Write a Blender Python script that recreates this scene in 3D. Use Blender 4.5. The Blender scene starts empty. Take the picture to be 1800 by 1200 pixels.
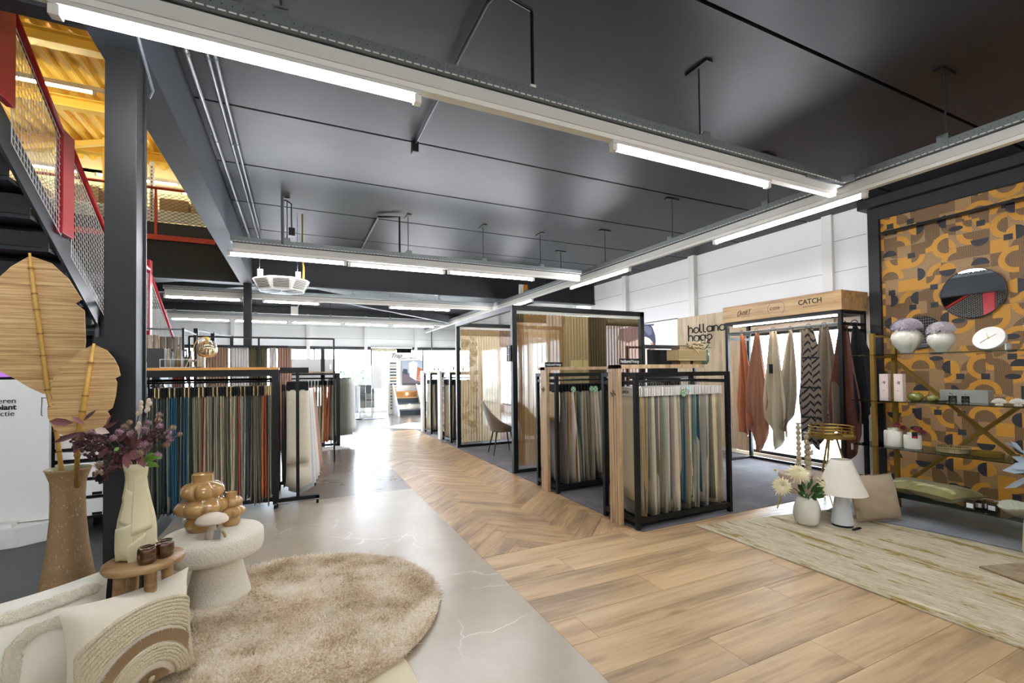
import bpy, bmesh, math, random
from mathutils import Vector, Matrix
S = bpy.context.scene
C = S.collection
PI = math.pi
RNG = random.Random(7)

# ------------------------------------------------------------------ camera, world, exposure
cam_data = bpy.data.cameras.new('camera')
cam = bpy.data.objects.new('camera', cam_data)
C.objects.link(cam)
cam_data.lens = 16.085
cam_data.sensor_width = 36.0
cam_data.shift_y = 0.0213
cam_data.clip_start = 0.05
yaw, pitch, roll = 0.44077, 0.0193256, -0.012687
fw = Vector((math.sin(yaw)*math.cos(pitch), math.cos(yaw)*math.cos(pitch), math.sin(pitch)))
rt = Vector((math.cos(yaw), -math.sin(yaw), 0))
up = rt.cross(fw)
rt, up = rt*math.cos(roll)+up*math.sin(roll), up*math.cos(roll)-rt*math.sin(roll)
cam.matrix_world = Matrix(((rt.x, up.x, -fw.x, 0), (rt.y, up.y, -fw.y, 0), (rt.z, up.z, -fw.z, 1.5), (0, 0, 0, 1)))
S.camera = cam
S.view_settings.view_transform = 'Standard'
S.view_settings.look = 'None'
S.view_settings.exposure = 0.38
S.view_settings.gamma = 1.0
S.view_settings.use_curve_mapping = False
S.cycles.max_bounces = 8
S.cycles.diffuse_bounces = 5
S.cycles.transparent_max_bounces = 16
S.cycles.sample_clamp_indirect = 10.0
S.cycles.caustics_reflective = False
S.cycles.caustics_refractive = False

TUBE_STRENGTH = 150.0
world = bpy.data.worlds.new('world')
S.world = world
world.use_nodes = True
wn = world.node_tree
bg = wn.nodes['Background']
bg.inputs['Color'].default_value = (0.76, 0.88, 1.0, 1)
bg.inputs['Strength'].default_value = 26.0
for nm, loc, rot, sx, sy in (('window_daylight_back', (1.6, 18.9, 1.45), (-PI/2, 0, 0), 11.0, 2.2),
                             ('window_daylight_side', (7.1, 14.0, 1.45), (0, PI/2, 0), 2.2, 7.5),
                             ('window_daylight_door', (7.12, 4.95, 1.1), (0, PI/2, 0), 2.0, 1.6)):
    ld = bpy.data.lights.new(nm, 'AREA')
    ld.shape = 'RECTANGLE'; ld.size = sx; ld.size_y = sy
    ld.cycles.is_portal = True
    lo = bpy.data.objects.new(nm, ld); C.objects.link(lo)
    lo.location = loc; lo.rotation_euler = rot

# ------------------------------------------------------------------ helpers
def lin(h):
    if isinstance(h, str):
        h = h.lstrip('#')
        h = tuple(int(h[i:i+2], 16)/255 for i in (0, 2, 4))
    return tuple((c/12.92 if c <= 0.04045 else ((c+0.055)/1.055)**2.4) for c in h[:3]) + (1.0,)

class NT:
    def __init__(s, m):
        m.use_nodes = True
        s.t = m.node_tree; s.b = s.t.nodes['Principled BSDF']; s.out = s.t.nodes['Material Output']
    def n(s, typ, **kw):
        nd = s.t.nodes.new(typ)
        for k, v in kw.items():
            if k.startswith('i_'):
                k2 = k[2:]
                nd.inputs[int(k2) if k2.isdigit() else k2.replace('_', ' ')].default_value = v
            else: setattr(nd, k, v)
        return nd
    def l(s, a, b): s.t.links.new(a, b)
    def math(s, op, a, b=None, c=None):
        nd = s.t.nodes.new('ShaderNodeMath'); nd.operation = op
        for i, v in enumerate((a, b, c)):
            if v is None: continue
            if isinstance(v, (int, float)): nd.inputs[i].default_value = v
            else: s.l(v, nd.inputs[i])
        return nd.outputs[0]
    def mix(s, f, a, b, blend='MIX'):
        nd = s.t.nodes.new('ShaderNodeMix'); nd.data_type = 'RGBA'; nd.blend_type = blend
        for sock, v in ((nd.inputs[0], f), (nd.inputs[6], a), (nd.inputs[7], b)):
            if isinstance(v, (int, float)): sock.default_value = v
            elif isinstance(v, tuple): sock.default_value = v
            else: s.l(v, sock)
        return nd.outputs[2]
    def coords(s, scale=(1, 1, 1), kind='Object', rot=(0, 0, 0)):
        tc = s.n('ShaderNodeTexCoord'); mp = s.n('ShaderNodeMapping')
        mp.inputs['Scale'].default_value = scale; mp.inputs['Rotation'].default_value = rot
        s.l(tc.outputs[kind], mp.inputs[0]); return mp.outputs[0]
    def noise(s, vec, scale=5, detail=3, rough=.5):
        nd = s.n('ShaderNodeTexNoise'); nd.inputs['Scale'].default_value = scale
        nd.inputs['Detail'].default_value = detail; nd.inputs['Roughness'].default_value = rough
        if vec is not None: s.l(vec, nd.inputs['Vector'])
        return nd.outputs['Fac']
    def ramp(s, f, stops):
        nd = s.n('ShaderNodeValToRGB'); e = nd.color_ramp.elements
        while len(e) < len(stops): e.new(0.5)
        for el, (p, c) in zip(e, stops): el.position = p; el.color = c if isinstance(c, tuple) else lin(c)
        s.l(f, nd.inputs[0]); return nd.outputs[0]
    def bump(s, h, strength=.3, dist=.01):
        nd = s.n('ShaderNodeBump'); nd.inputs['Strength'].default_value = strength
        nd.inputs['Distance'].default_value = dist
        s.l(h, nd.inputs['Height']); s.l(nd.outputs[0], s.b.inputs['Normal'])

MATS = {}
def mat(name, col='#808080', rough=.5, metal=0.0, var=0.0, vscale=(8, 8, 8), bump=0.0, bscale=60, spec=.5, objcol=False,
        trans=0.0, alpha=1.0, ior=1.45, emit=0.0, ecol=None, sheen=0.0, coat=0.0, bdist=.004):
    if name in MATS: return MATS[name]
    m = bpy.data.materials.new(name); k = NT(m); b = k.b
    b.inputs['Roughness'].default_value = rough; b.inputs['Metallic'].default_value = metal
    b.inputs['Specular IOR Level'].default_value = spec; b.inputs['IOR'].default_value = ior
    b.inputs['Transmission Weight'].default_value = trans; b.inputs['Alpha'].default_value = alpha
    b.inputs['Sheen Weight'].default_value = sheen; b.inputs['Coat Weight'].default_value = coat
    base = lin(col)
    b.inputs['Base Color'].default_value = base
    src = None
    if objcol:
        oi = k.n('ShaderNodeObjectInfo'); src = oi.outputs['Color']; k.l(src, b.inputs['Base Color'])
    if var:
        v = k.coords(vscale); nz = k.noise(v, 1.0, 4, .6)
        f = k.math('MULTIPLY_ADD', nz, 2*var, 1-var)
        cb = k.n('ShaderNodeCombineColor')
        for i in range(3): k.l(f, cb.inputs[i])
        k.l(k.mix(1.0, src if src is not None else base, cb.outputs[0], 'MULTIPLY'), b.inputs['Base Color'])
    if bump:
        v = k.coords((bscale,)*3) if isinstance(bscale, (int, float)) else k.coords(bscale)
        k.bump(k.noise(v, 1.0, 3, .6), bump, bdist)
    if emit:
        b.inputs['Emission Color'].default_value = lin(ecol or col); b.inputs['Emission Strength'].default_value = emit
    MATS[name] = m
    return m

class B:
    """collects geometry; build() links it as one mesh object"""
    def __init__(s): s.v = []; s.f = []
    def add(s, vs, fs):
        o = len(s.v); s.v += [tuple(v) for v in vs]; s.f += [tuple(i+o for i in f) for f in fs]; return s
    def box(s, x0, x1, y0, y1, z0, z1):
        return s.add([(x, y, z) for x in (x0, x1) for y in (y0, y1) for z in (z0, z1)],
                     [(0, 1, 3, 2), (4, 6, 7, 5), (0, 4, 5, 1), (2, 3, 7, 6), (0, 2, 6, 4), (1, 5, 7, 3)])
    def cbox(s, c, d, M=None):
        vs = [Vector((x*d[0]/2, y*d[1]/2, z*d[2]/2)) for x in (-1, 1) for y in (-1, 1) for z in (-1, 1)]
        vs = [((M @ v) if M else v) + Vector(c) for v in vs]
        return s.add(vs, [(0, 1, 3, 2), (4, 6, 7, 5), (0, 4, 5, 1), (2, 3, 7, 6), (0, 2, 6, 4), (1, 5, 7, 3)])
    def bar(s, p, q, w, h=None, upv=(0, 0, 1)):
        p, q = Vector(p), Vector(q); d = (q-p); L = d.length; d.normalize()
        u = Vector(upv)
        if abs(d.dot(u)) > .99: u = Vector((0, 1, 0))
        r = d.cross(u).normalized(); u = r.cross(d)
        h = h or w; vs = []
        for e in (p, q):
            for a, b_ in ((-1, -1), (1, -1), (1, 1), (-1, 1)): vs.append(e + r*a*w/2 + u*b_*h/2)
        return s.add(vs, [(3, 2, 1, 0), (4, 5, 6, 7), (0, 1, 5, 4), (1, 2, 6, 5), (2, 3, 7, 6), (3, 0, 4, 7)])
    def tube(s, pts, r, n=8, cap=True):
        pts = [Vector(p) for p in pts]; rs = r if isinstance(r, (list, tuple)) else [r]*len(pts)
        vs = []; fs = []; prev = None
        for i, p in enumerate(pts):
            d = (pts[min(i+1, len(pts)-1)] - pts[max(i-1, 0)]).normalized()
            if prev is None:
                u = Vector((0, 0, 1)) if abs(d.z) < .9 else Vector((1, 0, 0))
                a = d.cross(u).normalized()
            else:
                a = (prev - d*prev.dot(d)).normalized()
            prev = a; b_ = d.cross(a)
            for k in range(n):
                t = 2*PI*k/n; vs.append(p + (a*math.cos(t)+b_*math.sin(t))*rs[i])
        for i in range(len(pts)-1):
            for k in range(n):
                k2 = (k+1) % n; fs.append((i*n+k, i*n+k2, (i+1)*n+k2, (i+1)*n+k))
        if cap: fs.append(tuple(range(n))[::-1]); fs.append(tuple((len(pts)-1)*n+k for k in range(n)))
        return s.add(vs, fs)
    def lathe(s, prof, c=(0, 0, 0), n=24, rf=None, cap=True, M=None):
        vs = []; fs = []
        for i, (r, z) in enumerate(prof):
            for k in range(n):
                t = 2*PI*k/n; rr = r*(rf(t, z) if rf else 1)
                v = Vector((rr*math.cos(t), rr*math.sin(t), z))
                vs.append((M @ v if M else v)+Vector(c))
        for i in range(len(prof)-1):
            for k in range(n):
                k2 = (k+1) % n; fs.append((i*n+k, i*n+k2, (i+1)*n+k2, (i+1)*n+k))
        if cap: fs.append(tuple(range(n))[::-1]); fs.append(tuple((len(prof)-1)*n+k for k in range(n)))
        return s.add(vs, fs)
    def prism(s, poly, vec, o=(0, 0, 0), ax=((1, 0, 0), (0, 1, 0))):
        """planar outline (2-D, in axes ax from o) extruded by vec"""
        o = Vector(o); a, b_ = Vector(ax[0]), Vector(ax[1]); vec = Vector(vec); n = len(poly)
        p0 = [o+a*x+b_*y for x, y in poly]
        return s.add(p0+[p+vec for p in p0], [tuple(range(n))[::-1], tuple(range(n, 2*n))] + [(i, (i+1) % n, n+(i+1) % n, n+i) for i in range(n)])
    def grid(s, fn, nu, nv, thick=0.0, closed_u=False):
        """fn(u,v)->point, u,v in 0..1; thick adds a shell"""
        P = [[Vector(fn(i/nu, j/nv)) for i in range(nu+1)] for j in range(nv+1)]
        idx = lambda i, j: j*(nu+1)+i
        fs = [(idx(i, j), idx(i+1, j), idx(i+1, j+1), idx(i, j+1)) for j in range(nv) for i in range(nu)]
        vs = [p for row in P for p in row]
        if thick:
            N = []
            for j in range(nv+1):
                for i in range(nu+1):
                    du = P[j][min(i+1, nu)]-P[j][max(i-1, 0)]; dv = P[min(j+1, nv)][i]-P[max(j-1, 0)][i]
                    n = du.cross(dv); N.append(n.normalized() if n.length > 1e-12 else Vector((0, 0, 1)))
            m = len(vs); vs = vs+[v-n*thick for v, n in zip(vs, N)]
            fs = fs+[tuple(k+m for k in f[::-1]) for f in fs]
            rim = [idx(i, 0) for i in range(nu)]+[idx(nu, j) for j in range(nv)]+[idx(i, nv) for i in range(nu, 0, -1)]+[idx(0, j) for j in range(nv, 0, -1)]
            fs += [(rim[(k+1) % len(rim)], rim[k], rim[k]+m, rim[(k+1) % len(rim)]+m) for k in range(len(rim))]
        return s.add(vs, fs)
    def sphere(s, c, r, n=10, m=6, sc=(1, 1, 1)):
        prof = [(max(1e-4, math.sin(PI*i/m)), -math.cos(PI*i/m)) for i in range(m+1)]
        vs = []; fs = []
        for (a, z) in prof:
            for k in range(n):
                t = 2*PI*k/n; vs.append((c[0]+r*sc[0]*a*math.cos(t), c[1]+r*sc[1]*a*math.sin(t), c[2]+r*sc[2]*z))
        for i in range(m):
            for k in range(n):
                k2 = (k+1) % n; fs.append((i*n+k, i*n+k2, (i+1)*n+k2, (i+1)*n+k))
        return s.add(vs, fs)
    def mesh(s, name, m=None, smooth=False, bevel=0):
        me = bpy.data.meshes.new(name); me.from_pydata(s.v, [], s.f)
        if bevel:
            bm = bmesh.new(); bm.from_mesh(me)
            bmesh.ops.bevel(bm, geom=[e for e in bm.edges if len(e.link_faces) == 2 and e.calc_face_angle(0) > .6], offset=bevel, segments=2, affect='EDGES', profile=.5)
            bm.to_mesh(me); bm.free()
        if m is not None: me.materials.append(MATS[m] if isinstance(m, str) else m)
        if smooth:
            me.polygons.foreach_set('use_smooth', [True]*len(me.polygons))
            if smooth == 'auto' : me.set_sharp_from_angle(angle=math.radians(40))
        me.update(); return me
    def build(s, name, m, parent=None, smooth=False, bevel=0, **kw):
        return link(name, s.mesh(name, m, smooth, bevel), parent, **kw)

def link(name, data, parent=None, label=None, kind=None, cat=None, group=None, loc=None, rot=None, color=None):
    o = bpy.data.objects.new(name, data); C.objects.link(o)
    if parent is not None:
        o.parent = parent
        if not parent.get('_local'): o.matrix_parent_inverse = Matrix.LocRotScale(parent.location, parent.rotation_euler, None).inverted()
    if loc is not None: o.location = loc
    if rot is not None: o.rotation_euler = rot
    if color is not None: o.color = lin(color) if isinstance(color, str) else color
    if label: o['label'] = label
    if kind: o['kind'] = kind
    if cat: o['category'] = cat
    if group: o['group'] = group
    return o

def thing(name, label, cat, loc=(0, 0, 0), group=None, local=False, rotz=0):
    """Empty at the thing's base. local=False: parts are given in world coordinates"""
    o = bpy.data.objects.new(name, None); C.objects.link(o)
    o.empty_display_size = .1
    o.location = loc; o.rotation_euler = (0, 0, rotz)
    o['label'] = label; o['category'] = cat
    if group: o['group'] = group
    if local: o['_local'] = 1
    return o

def copy_tree(o, parent=None):
    c = o.copy(); C.objects.link(c)
    if parent is not None: c.parent = parent
    for ch in list(o.children): copy_tree(ch, c)
    return c

def text(body, size, loc, rot, m, parent, name='lettering', extrude=.001, align='LEFT', bold=0.0, sx=1.0, shear=0.0):
    cu = bpy.data.curves.new(name, 'FONT'); cu.body = body; cu.size = size; cu.extrude = extrude
    cu.align_x = align; cu.shear = shear; cu.align_y = 'CENTER'; cu.offset = bold; cu.resolution_u = 3
    cu.materials.append(MATS[m]); 
    tmp = bpy.data.objects.new('tmp_text', cu); me = bpy.data.meshes.new_from_object(tmp)
    bpy.data.objects.remove(tmp); bpy.data.curves.remove(cu)
    if not me.materials: me.materials.append(MATS[m])
    o = link(name, me, parent); o.location = loc; o.rotation_euler = rot; o.scale = (sx, 1, 1)
    return o

ONES = ['', 'first', 'second', 'third', 'fourth', 'fifth', 'sixth', 'seventh', 'eighth', 'ninth', 'tenth', 'eleventh', 'twelfth', 'thirteenth',
        'fourteenth', 'fifteenth', 'sixteenth', 'seventeenth', 'eighteenth', 'nineteenth']
TENS = {2: ('twentieth', 'twenty'), 3: ('thirtieth', 'thirty'), 4: ('fortieth', 'forty'), 5: ('fiftieth', 'fifty'), 6: ('sixtieth', 'sixty'), 7: ('seventieth', 'seventy')}
def ordinal(n):
    if n < 20: return ONES[n]
    a, b_ = divmod(n, 10)
    return TENS[a][0] if b_ == 0 else TENS[a][1]+'-'+ONES[b_]

# ------------------------------------------------------------------ materials
def thin_glass(name, col, refl):
    m = bpy.data.materials.new(name); k = NT(m)
    tp = k.n('ShaderNodeBsdfTransparent'); tp.inputs['Color'].default_value = lin(col)
    gl = k.n('ShaderNodeBsdfGlossy'); gl.inputs['Roughness'].default_value = .03
    fr = k.n('ShaderNodeFresnel'); fr.inputs['IOR'].default_value = 1.45
    mx = k.n('ShaderNodeMixShader'); k.l(k.math('MINIMUM', k.math('MULTIPLY_ADD', fr.outputs[0], .9, refl*.3), .9), mx.inputs[0])
    k.l(tp.outputs[0], mx.inputs[1]); k.l(gl.outputs[0], mx.inputs[2]); k.l(mx.outputs[0], k.out.inputs[0])
    MATS[name] = m
def fibre(name, col, var=.15, sc=(60, 60, 60), ramp=None):
    m = bpy.data.materials.new(name); k = NT(m)
    d = k.n('ShaderNodeBsdfDiffuse'); t = k.n('ShaderNodeBsdfTranslucent'); mx = k.n('ShaderNodeMixShader'); mx.inputs[0].default_value = .42
    if ramp: v = k.coords((1, 1, 1)); f = k.math('ADD', k.math('MULTIPLY', k.noise(v, 4.5, 3, .6), .5), k.math('MULTIPLY', k.noise(v, 70, 2, .5), .5)); c = k.ramp(f, ramp)
    else:
        f = k.math('MULTIPLY_ADD', k.noise(k.coords(sc), 1, 3, .6), 2*var, 1-var); cb = k.n('ShaderNodeCombineColor')
        for i in range(3): k.l(f, cb.inputs[i])
        c = k.mix(1.0, lin(col), cb.outputs[0], 'MULTIPLY')
    k.l(c, d.inputs[0]); k.l(c, t.inputs[0]); k.l(d.outputs[0], mx.inputs[1]); k.l(t.outputs[0], mx.inputs[2]); k.l(mx.outputs[0], k.out.inputs[0]); MATS[name] = m
mat('ceiling_paint', '#1a1c22', .5, var=.18, vscale=(.9, 1.6, 1), bump=.12, bscale=5, spec=.45)
mat('ceiling_gap', '#101012', .8)
mat('beam_paint', '#30353b', .6, var=.06, vscale=(2, 2, 2), spec=.5)
mat('beam_dark', '#191a1d', .5, var=.1, vscale=(2, 2, 2))
mat('column_paint', '#151617', .5, var=.05, vscale=(2, 2, 2))
mat('black_metal', '#0f1011', .42, spec=.35)
mat('stair_black', '#0a0a0b', .5, spec=.25)
mat('black_matt', '#0b0b0c', .75, spec=.3)
mat('white_wall', '#f0efec', .7, var=.02, vscale=(1, 1, 1))
mat('white_trim', '#e8e6e0', .5)
mat('cream_wall', '#d9cda0', .8)
mat('galvanised', '#838887', .42, metal=.75, var=.22, vscale=(25, 25, 25))
mat('slot_dark', '#0c0c0c', .9)
mat('trunking_white', '#cfcdc4', .35)
mat('white_plastic', '#e6e3d8', .4)
mat('orange_plastic', '#d98a2a', .5)
mat('tube', '#ffffff', .5, emit=TUBE_STRENGTH, ecol='#f6f8ff')
mat('tube_upper', '#ffffff', .5, emit=110, ecol='#fff6e0')
mat('rod', '#3c3e42', .4, metal=.6)
mat('grey_pipe', '#62676c', .35)
mat('red_paint', '#b3202a', .38, var=.04)
mat('red_edge', '#c4442f', .5)
mat('mesh_white', '#d8d6d0', .45)
mat('stringer_paint', '#373a3e', .4, var=.05)
mat('yellow_paint', '#f3d060', .6, var=.05, vscale=(2, 2, 2))
mat('yellow_dark', '#e6ba48', .6)
mat('chrome', '#c9c9c9', .2, metal=1)
mat('gold', '#b99c58', .3, metal=.85)
mat('gold_dull', '#8f7436', .42, metal=.75, var=.1, vscale=(20, 20, 20))
mat('brass', '#c79a44', .3, metal=1)
thin_glass('glass', '#ffffff', .10)
thin_glass('glass_green', '#cfe6dc', .13)
mat('mirror', '#e8e8e8', .02, metal=1)
thin_glass('window_glass', '#ffffff', .05)
mat('text_black', '#151515', .6)
mat('text_white', '#e8e8e8', .6)
mat('text_grey', '#8a8578', .6)
mat('sample_fabric', '#ffffff', .9, objcol=True, var=.32, vscale=(70, 70, 160), bump=.25, bscale=300, sheen=.2, bdist=.002)
mat('header_black', '#0d0d0e', .6, spec=.3)
mat('header_white', '#dcd9d0', .6)
mat('header_gold', '#c9ae74', .5)

# ------------------------------------------------------------------ procedural surface materials
def wood_mat(name, cols, scale=(1.2, 14, 14), rough=.38, per=.16, knots=True, kind='Object'):
    m = bpy.data.materials.new(name); k = NT(m); k.b.inputs['Roughness'].default_value = rough
    oi = k.n('ShaderNodeObjectInfo'); tc = k.n('ShaderNodeTexCoord'); ad = k.n('ShaderNodeVectorMath'); ad.operation = 'ADD'
    cb = k.n('ShaderNodeCombineXYZ'); r7 = k.math('MULTIPLY', oi.outputs['Random'], 37.0)
    for i in range(3): k.l(r7, cb.inputs[i])
    k.l(tc.outputs[kind], ad.inputs[0]); k.l(cb.outputs[0], ad.inputs[1])
    mp = k.n('ShaderNodeMapping'); mp.inputs['Scale'].default_value = scale; k.l(ad.outputs[0], mp.inputs[0])
    n1 = k.noise(mp.outputs[0], 1.0, 5, .62)
    wv = k.n('ShaderNodeMapping'); wv.inputs['Scale'].default_value = (scale[0]*1.5, scale[1]*6, scale[2]*6); k.l(ad.outputs[0], wv.inputs[0])
    n2 = k.noise(wv.outputs[0], 1.0, 3, .6)
    f = k.math('ADD', k.math('MULTIPLY', n1, .72), k.math('MULTIPLY', n2, .28))
    c = k.ramp(f, [(.37, cols[0]), (.49, cols[1]), (.63, cols[2])])
    dk = k.ramp(k.noise(mp.outputs[0], .55, 5, .7), [(.52, (0, 0, 0, 1)), (.68, (1, 1, 1, 1))])
    c = k.mix(k.math('MULTIPLY', dk, .45 if knots else .15), c, lin('#84705c'))
    if knots:
        mk = k.n('ShaderNodeMapping'); mk.inputs['Scale'].default_value = (1.4, 4.5, 4.5); k.l(ad.outputs[0], mk.inputs[0])
        vo = k.n('ShaderNodeTexVoronoi'); vo.inputs['Scale'].default_value = 1.0; k.l(mk.outputs[0], vo.inputs['Vector'])
        kf = k.ramp(vo.outputs['Distance'], [(.04, (1, 1, 1, 1)), (.16, (0, 0, 0, 1))])
        c = k.mix(k.math('MULTIPLY', kf, .55), c, lin('#6b5138'))
    fr = k.math('MULTIPLY_ADD', oi.outputs['Random'], 2*per, 1-per)
    cc = k.n('ShaderNodeCombineColor')
    for i in range(3): k.l(fr, cc.inputs[i])
    k.l(k.mix(1.0, c, cc.outputs[0], 'MULTIPLY'), k.b.inputs['Base Color'])
    k.bump(n2, .06, .002)
    MATS[name] = m; return m
wood_mat('oak_floor', ('#8a7152', '#b4966f', '#c6a982'), (.7, 6, 6), .42, .10)
wood_mat('oak_herringbone', ('#83684a', '#aa8962', '#be9e76'), (1.6, 9, 9), .34, .16)
wood_mat('oak_board', ('#93795a', '#b89b74', '#ccb18b'), (14, 14, .9), .5, .03, False)
wood_mat('oak_header', ('#94714a', '#b9935f', '#c9a674'), (14, .8, 14), .45, .02, False)
wood_mat('oak_pale', ('#a58d6d', '#c6b08c', '#d6c3a2'), (10, 14, .8), .5, .03, False)
wood_mat('pine_top', ('#b97a2c', '#d99a45', '#e5ac5c'), (.8, 12, 12), .45, .03, False)
wood_mat('stool_wood', ('#65492d', '#8f6f48', '#a98a5e'), (3, 11, 11), .4, .05, False)

def vinyl_mat(name, c0, c1, vein, rough, vein_amt):
    m = bpy.data.materials.new(name); k = NT(m)
    v = k.coords((1, 1, 1)); n1 = k.noise(v, 1.6, 6, .6)
    c = k.ramp(n1, [(.3, c0), (.7, c1)])
    ds = k.n('ShaderNodeTexNoise'); ds.inputs['Scale'].default_value = 2.2; ds.inputs['Detail'].default_value = 4; k.l(v, ds.inputs['Vector'])
    vm = k.n('ShaderNodeVectorMath'); vm.operation = 'MULTIPLY_ADD'; k.l(ds.outputs['Color'], vm.inputs[0]); vm.inputs[1].default_value = (.5, .5, .5); k.l(v, vm.inputs[2])
    vo = k.n('ShaderNodeTexVoronoi'); vo.feature = 'DISTANCE_TO_EDGE'; vo.inputs['Scale'].default_value = 1.9; k.l(vm.outputs[0], vo.inputs['Vector'])
    line = k.ramp(vo.outputs['Distance'], [(.0, (1, 1, 1, 1)), (.012, (0, 0, 0, 1))])
    msk = k.ramp(k.noise(v, 1.3, 2, .5), [(.5, (0, 0, 0, 1)), (.62, (1, 1, 1, 1))])
    f = k.math('MULTIPLY', k.math('MULTIPLY', line, msk), vein_amt)
    k.l(k.mix(f, c, lin(vein)), k.b.inputs['Base Color'])
    k.b.inputs['Roughness'].default_value = rough
    k.bump(k.noise(k.coords((60, 60, 60)), 1, 2, .5), .03, .002)
    MATS[name] = m
vinyl_mat('vinyl_beige', '#968a77', '#a69a87', '#dcd2bb', .27, .6)
vinyl_mat('vinyl_grey', '#63584f', '#7b7067', '#8d8278', .25, .1)
vinyl_mat('vinyl_black', '#2a2c2d', '#35383a', '#3c3f42', .38, .0)

def carpet_mat(name, c0, c1, c2, scale=3.0):
    m = bpy.data.materials.new(name); k = NT(m); v = k.coords((1, 1, 1))
    f = k.math('ADD', k.math('MULTIPLY', k.noise(v, scale, 4, .6), .6), k.math('MULTIPLY', k.noise(v, 130, 2, .6), .4))
    k.l(k.ramp(f, [(.35, c0), (.5, c1), (.66, c2)]), k.b.inputs['Base Color'])
    k.b.inputs['Roughness'].default_value = .95; k.b.inputs['Specular IOR Level'].default_value = .2
    k.b.inputs['Sheen Weight'].default_value = .3
    k.bump(k.noise(v, 160, 3, .7), .8, .008); MATS[name] = m
carpet_mat('carpet_dark', '#26222a', '#443c42', '#6a5f60')

def rug_mat(name):
    m = bpy.data.materials.new(name); k = NT(m)
    v = k.coords((3.2, .42, 1))
    n1 = k.noise(v, 2.2, 8, .68)
    n2 = k.noise(k.coords((11, 1.6, 1)), 3.0, 8, .72)
    n3 = k.noise(k.coords((160, 40, 40)), 1, 2, .6)
    base = k.ramp(n2, [(.3, '#a2957a'), (.46, '#bfb297'), (.60, '#d6ccb3'), (.75, '#ebe4d0')])
    f = k.math('ADD', k.math('MULTIPLY', n1, .55), k.math('MULTIPLY', n2, .45))
    msk = k.ramp(f, [(.53, (0, 0, 0, 1)), (.56, (1, 1, 1, 1))])
    c = k.mix(msk, base, lin('#8f7a38'))
    msk2 = k.ramp(k.noise(k.coords((5, .6, 1)), 2.0, 7, .7), [(.60, (0, 0, 0, 1)), (.64, (1, 1, 1, 1))])
    c = k.mix(k.math('MULTIPLY', msk2, .8), c, lin('#e3dbc2'))
    c = k.mix(k.math('MULTIPLY', n3, .38), c, lin('#84765a'))
    k.l(c, k.b.inputs['Base Color']); k.b.inputs['Roughness'].default_value = .95; k.b.inputs['Specular IOR Level'].default_value = .1
    k.bump(n3, .5, .004); MATS[name] = m
rug_mat('rug_distressed')
carpet_mat('rug_window_tint', '#5c6570', '#868a90', '#aaa496', 2.0)  # grey rug; the window's bluish reflection is mixed into its colour
carpet_mat('rug_rust', '#7c3d22', '#94855a', '#b7aa84', 5.0)

# ------------------------------------------------------------------ floors
def floor_part(name, x0, x1, y0, y1, m, z=0.0):
    return B().box(x0, x1, y0, y1, z-.06, z).build(name, m, kind='structure')
floor_part('floor', -1.17, 1.36, -3.5, 5.99, 'vinyl_beige')
floor_part('floor', -1.17, 1.36, 5.99, 19.0, 'vinyl_grey')
floor_part('floor', -8.0, -1.17, -3.5, 19.0, 'vinyl_black')
floor_part('floor', 2.90, 7.15, 3.36, 12.2, 'carpet_dark', .004)
floor_part('floor', 1.36, 7.15, 12.2, 19.0, 'vinyl_grey')

def clip(poly, x0, x1, y0, y1):
    for ax, lim, sg in ((0, x0, 1), (0, x1, -1), (1, y0, 1), (1, y1, -1)):
        out = []
        for i in range(len(poly)):
            p, q = poly[i], poly[(i+1) % len(poly)]
            a, b_ = (p[ax]-lim)*sg, (q[ax]-lim)*sg
            if a >= 0: out.append(p)
            if (a >= 0) != (b_ >= 0):
                t = a/(a-b_); out.append((p[0]+(q[0]-p[0])*t, p[1]+(q[1]-p[1])*t))
        poly = out
        if len(poly) < 3: return []
    return poly
def area(p): return abs(sum(p[i][0]*p[(i+1) % len(p)][1]-p[(i+1) % len(p)][0]*p[i][1] for i in range(len(p))))/2

# herringbone strip beside the vinyl
hb = B().box(1.36, 2.90, 3.49, 12.2, -.06, -.006).build('floor', 'black_matt', kind='structure')
W, L = .15, .75; n = int(L/W); g = .0012
c45 = math.cos(PI/4)
def place_plank(poly_local, ang, cx, cy, region, m, parent, name='plank'):
    """poly in world, stored around its centre with local x along the grain"""
    poly = clip(poly_local, *region)
    if len(poly) < 3 or area(poly) < .0012: return
    mx = sum(p[0] for p in poly)/len(poly); my = sum(p[1] for p in poly)/len(poly)
    ca, sa = math.cos(-ang), math.sin(-ang)
    loc = [((x-mx)*ca-(y-my)*sa, (x-mx)*sa+(y-my)*ca) for x, y in poly]
    ar = sum(loc[i][0]*loc[(i+1) % len(loc)][1]-loc[(i+1) % len(loc)][0]*loc[i][1] for i in range(len(loc)))
    if ar < 0: loc = loc[::-1]
    B().prism(loc, (0, 0, .0055)).build(name, m, parent, loc=(mx, my, -.0055), rot=(0, 0, ang))
cells = []
for j in range(-60, 60):
    for mm in range(-8, 8):
        cells.append((j*W+2*L*mm, j*W, L, W))
        cells.append((j*W+L+2*L*mm, j*W+W-L, W, L))
cnt = 0
for (x, y, w, h) in cells:
    r = [(x+g, y+g), (x+w-g, y+g), (x+w-g, y+h-g), (x+g, y+h-g)]
    q = [((a-b_)*c45+2.13+.2, (a+b_)*c45+7.0) for a, b_ in r]
    cx = sum(p[0] for p in q)/4; cy = sum(p[1] for p in q)/4
    if cx < .7 or cx > 3.6 or cy < 2.8 or cy > 12.8: continue
    place_plank(q, PI/4 if w > h else -PI/4, cx, cy, (1.362, 2.898, 3.492, 12.198), 'oak_herringbone', hb)
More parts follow.
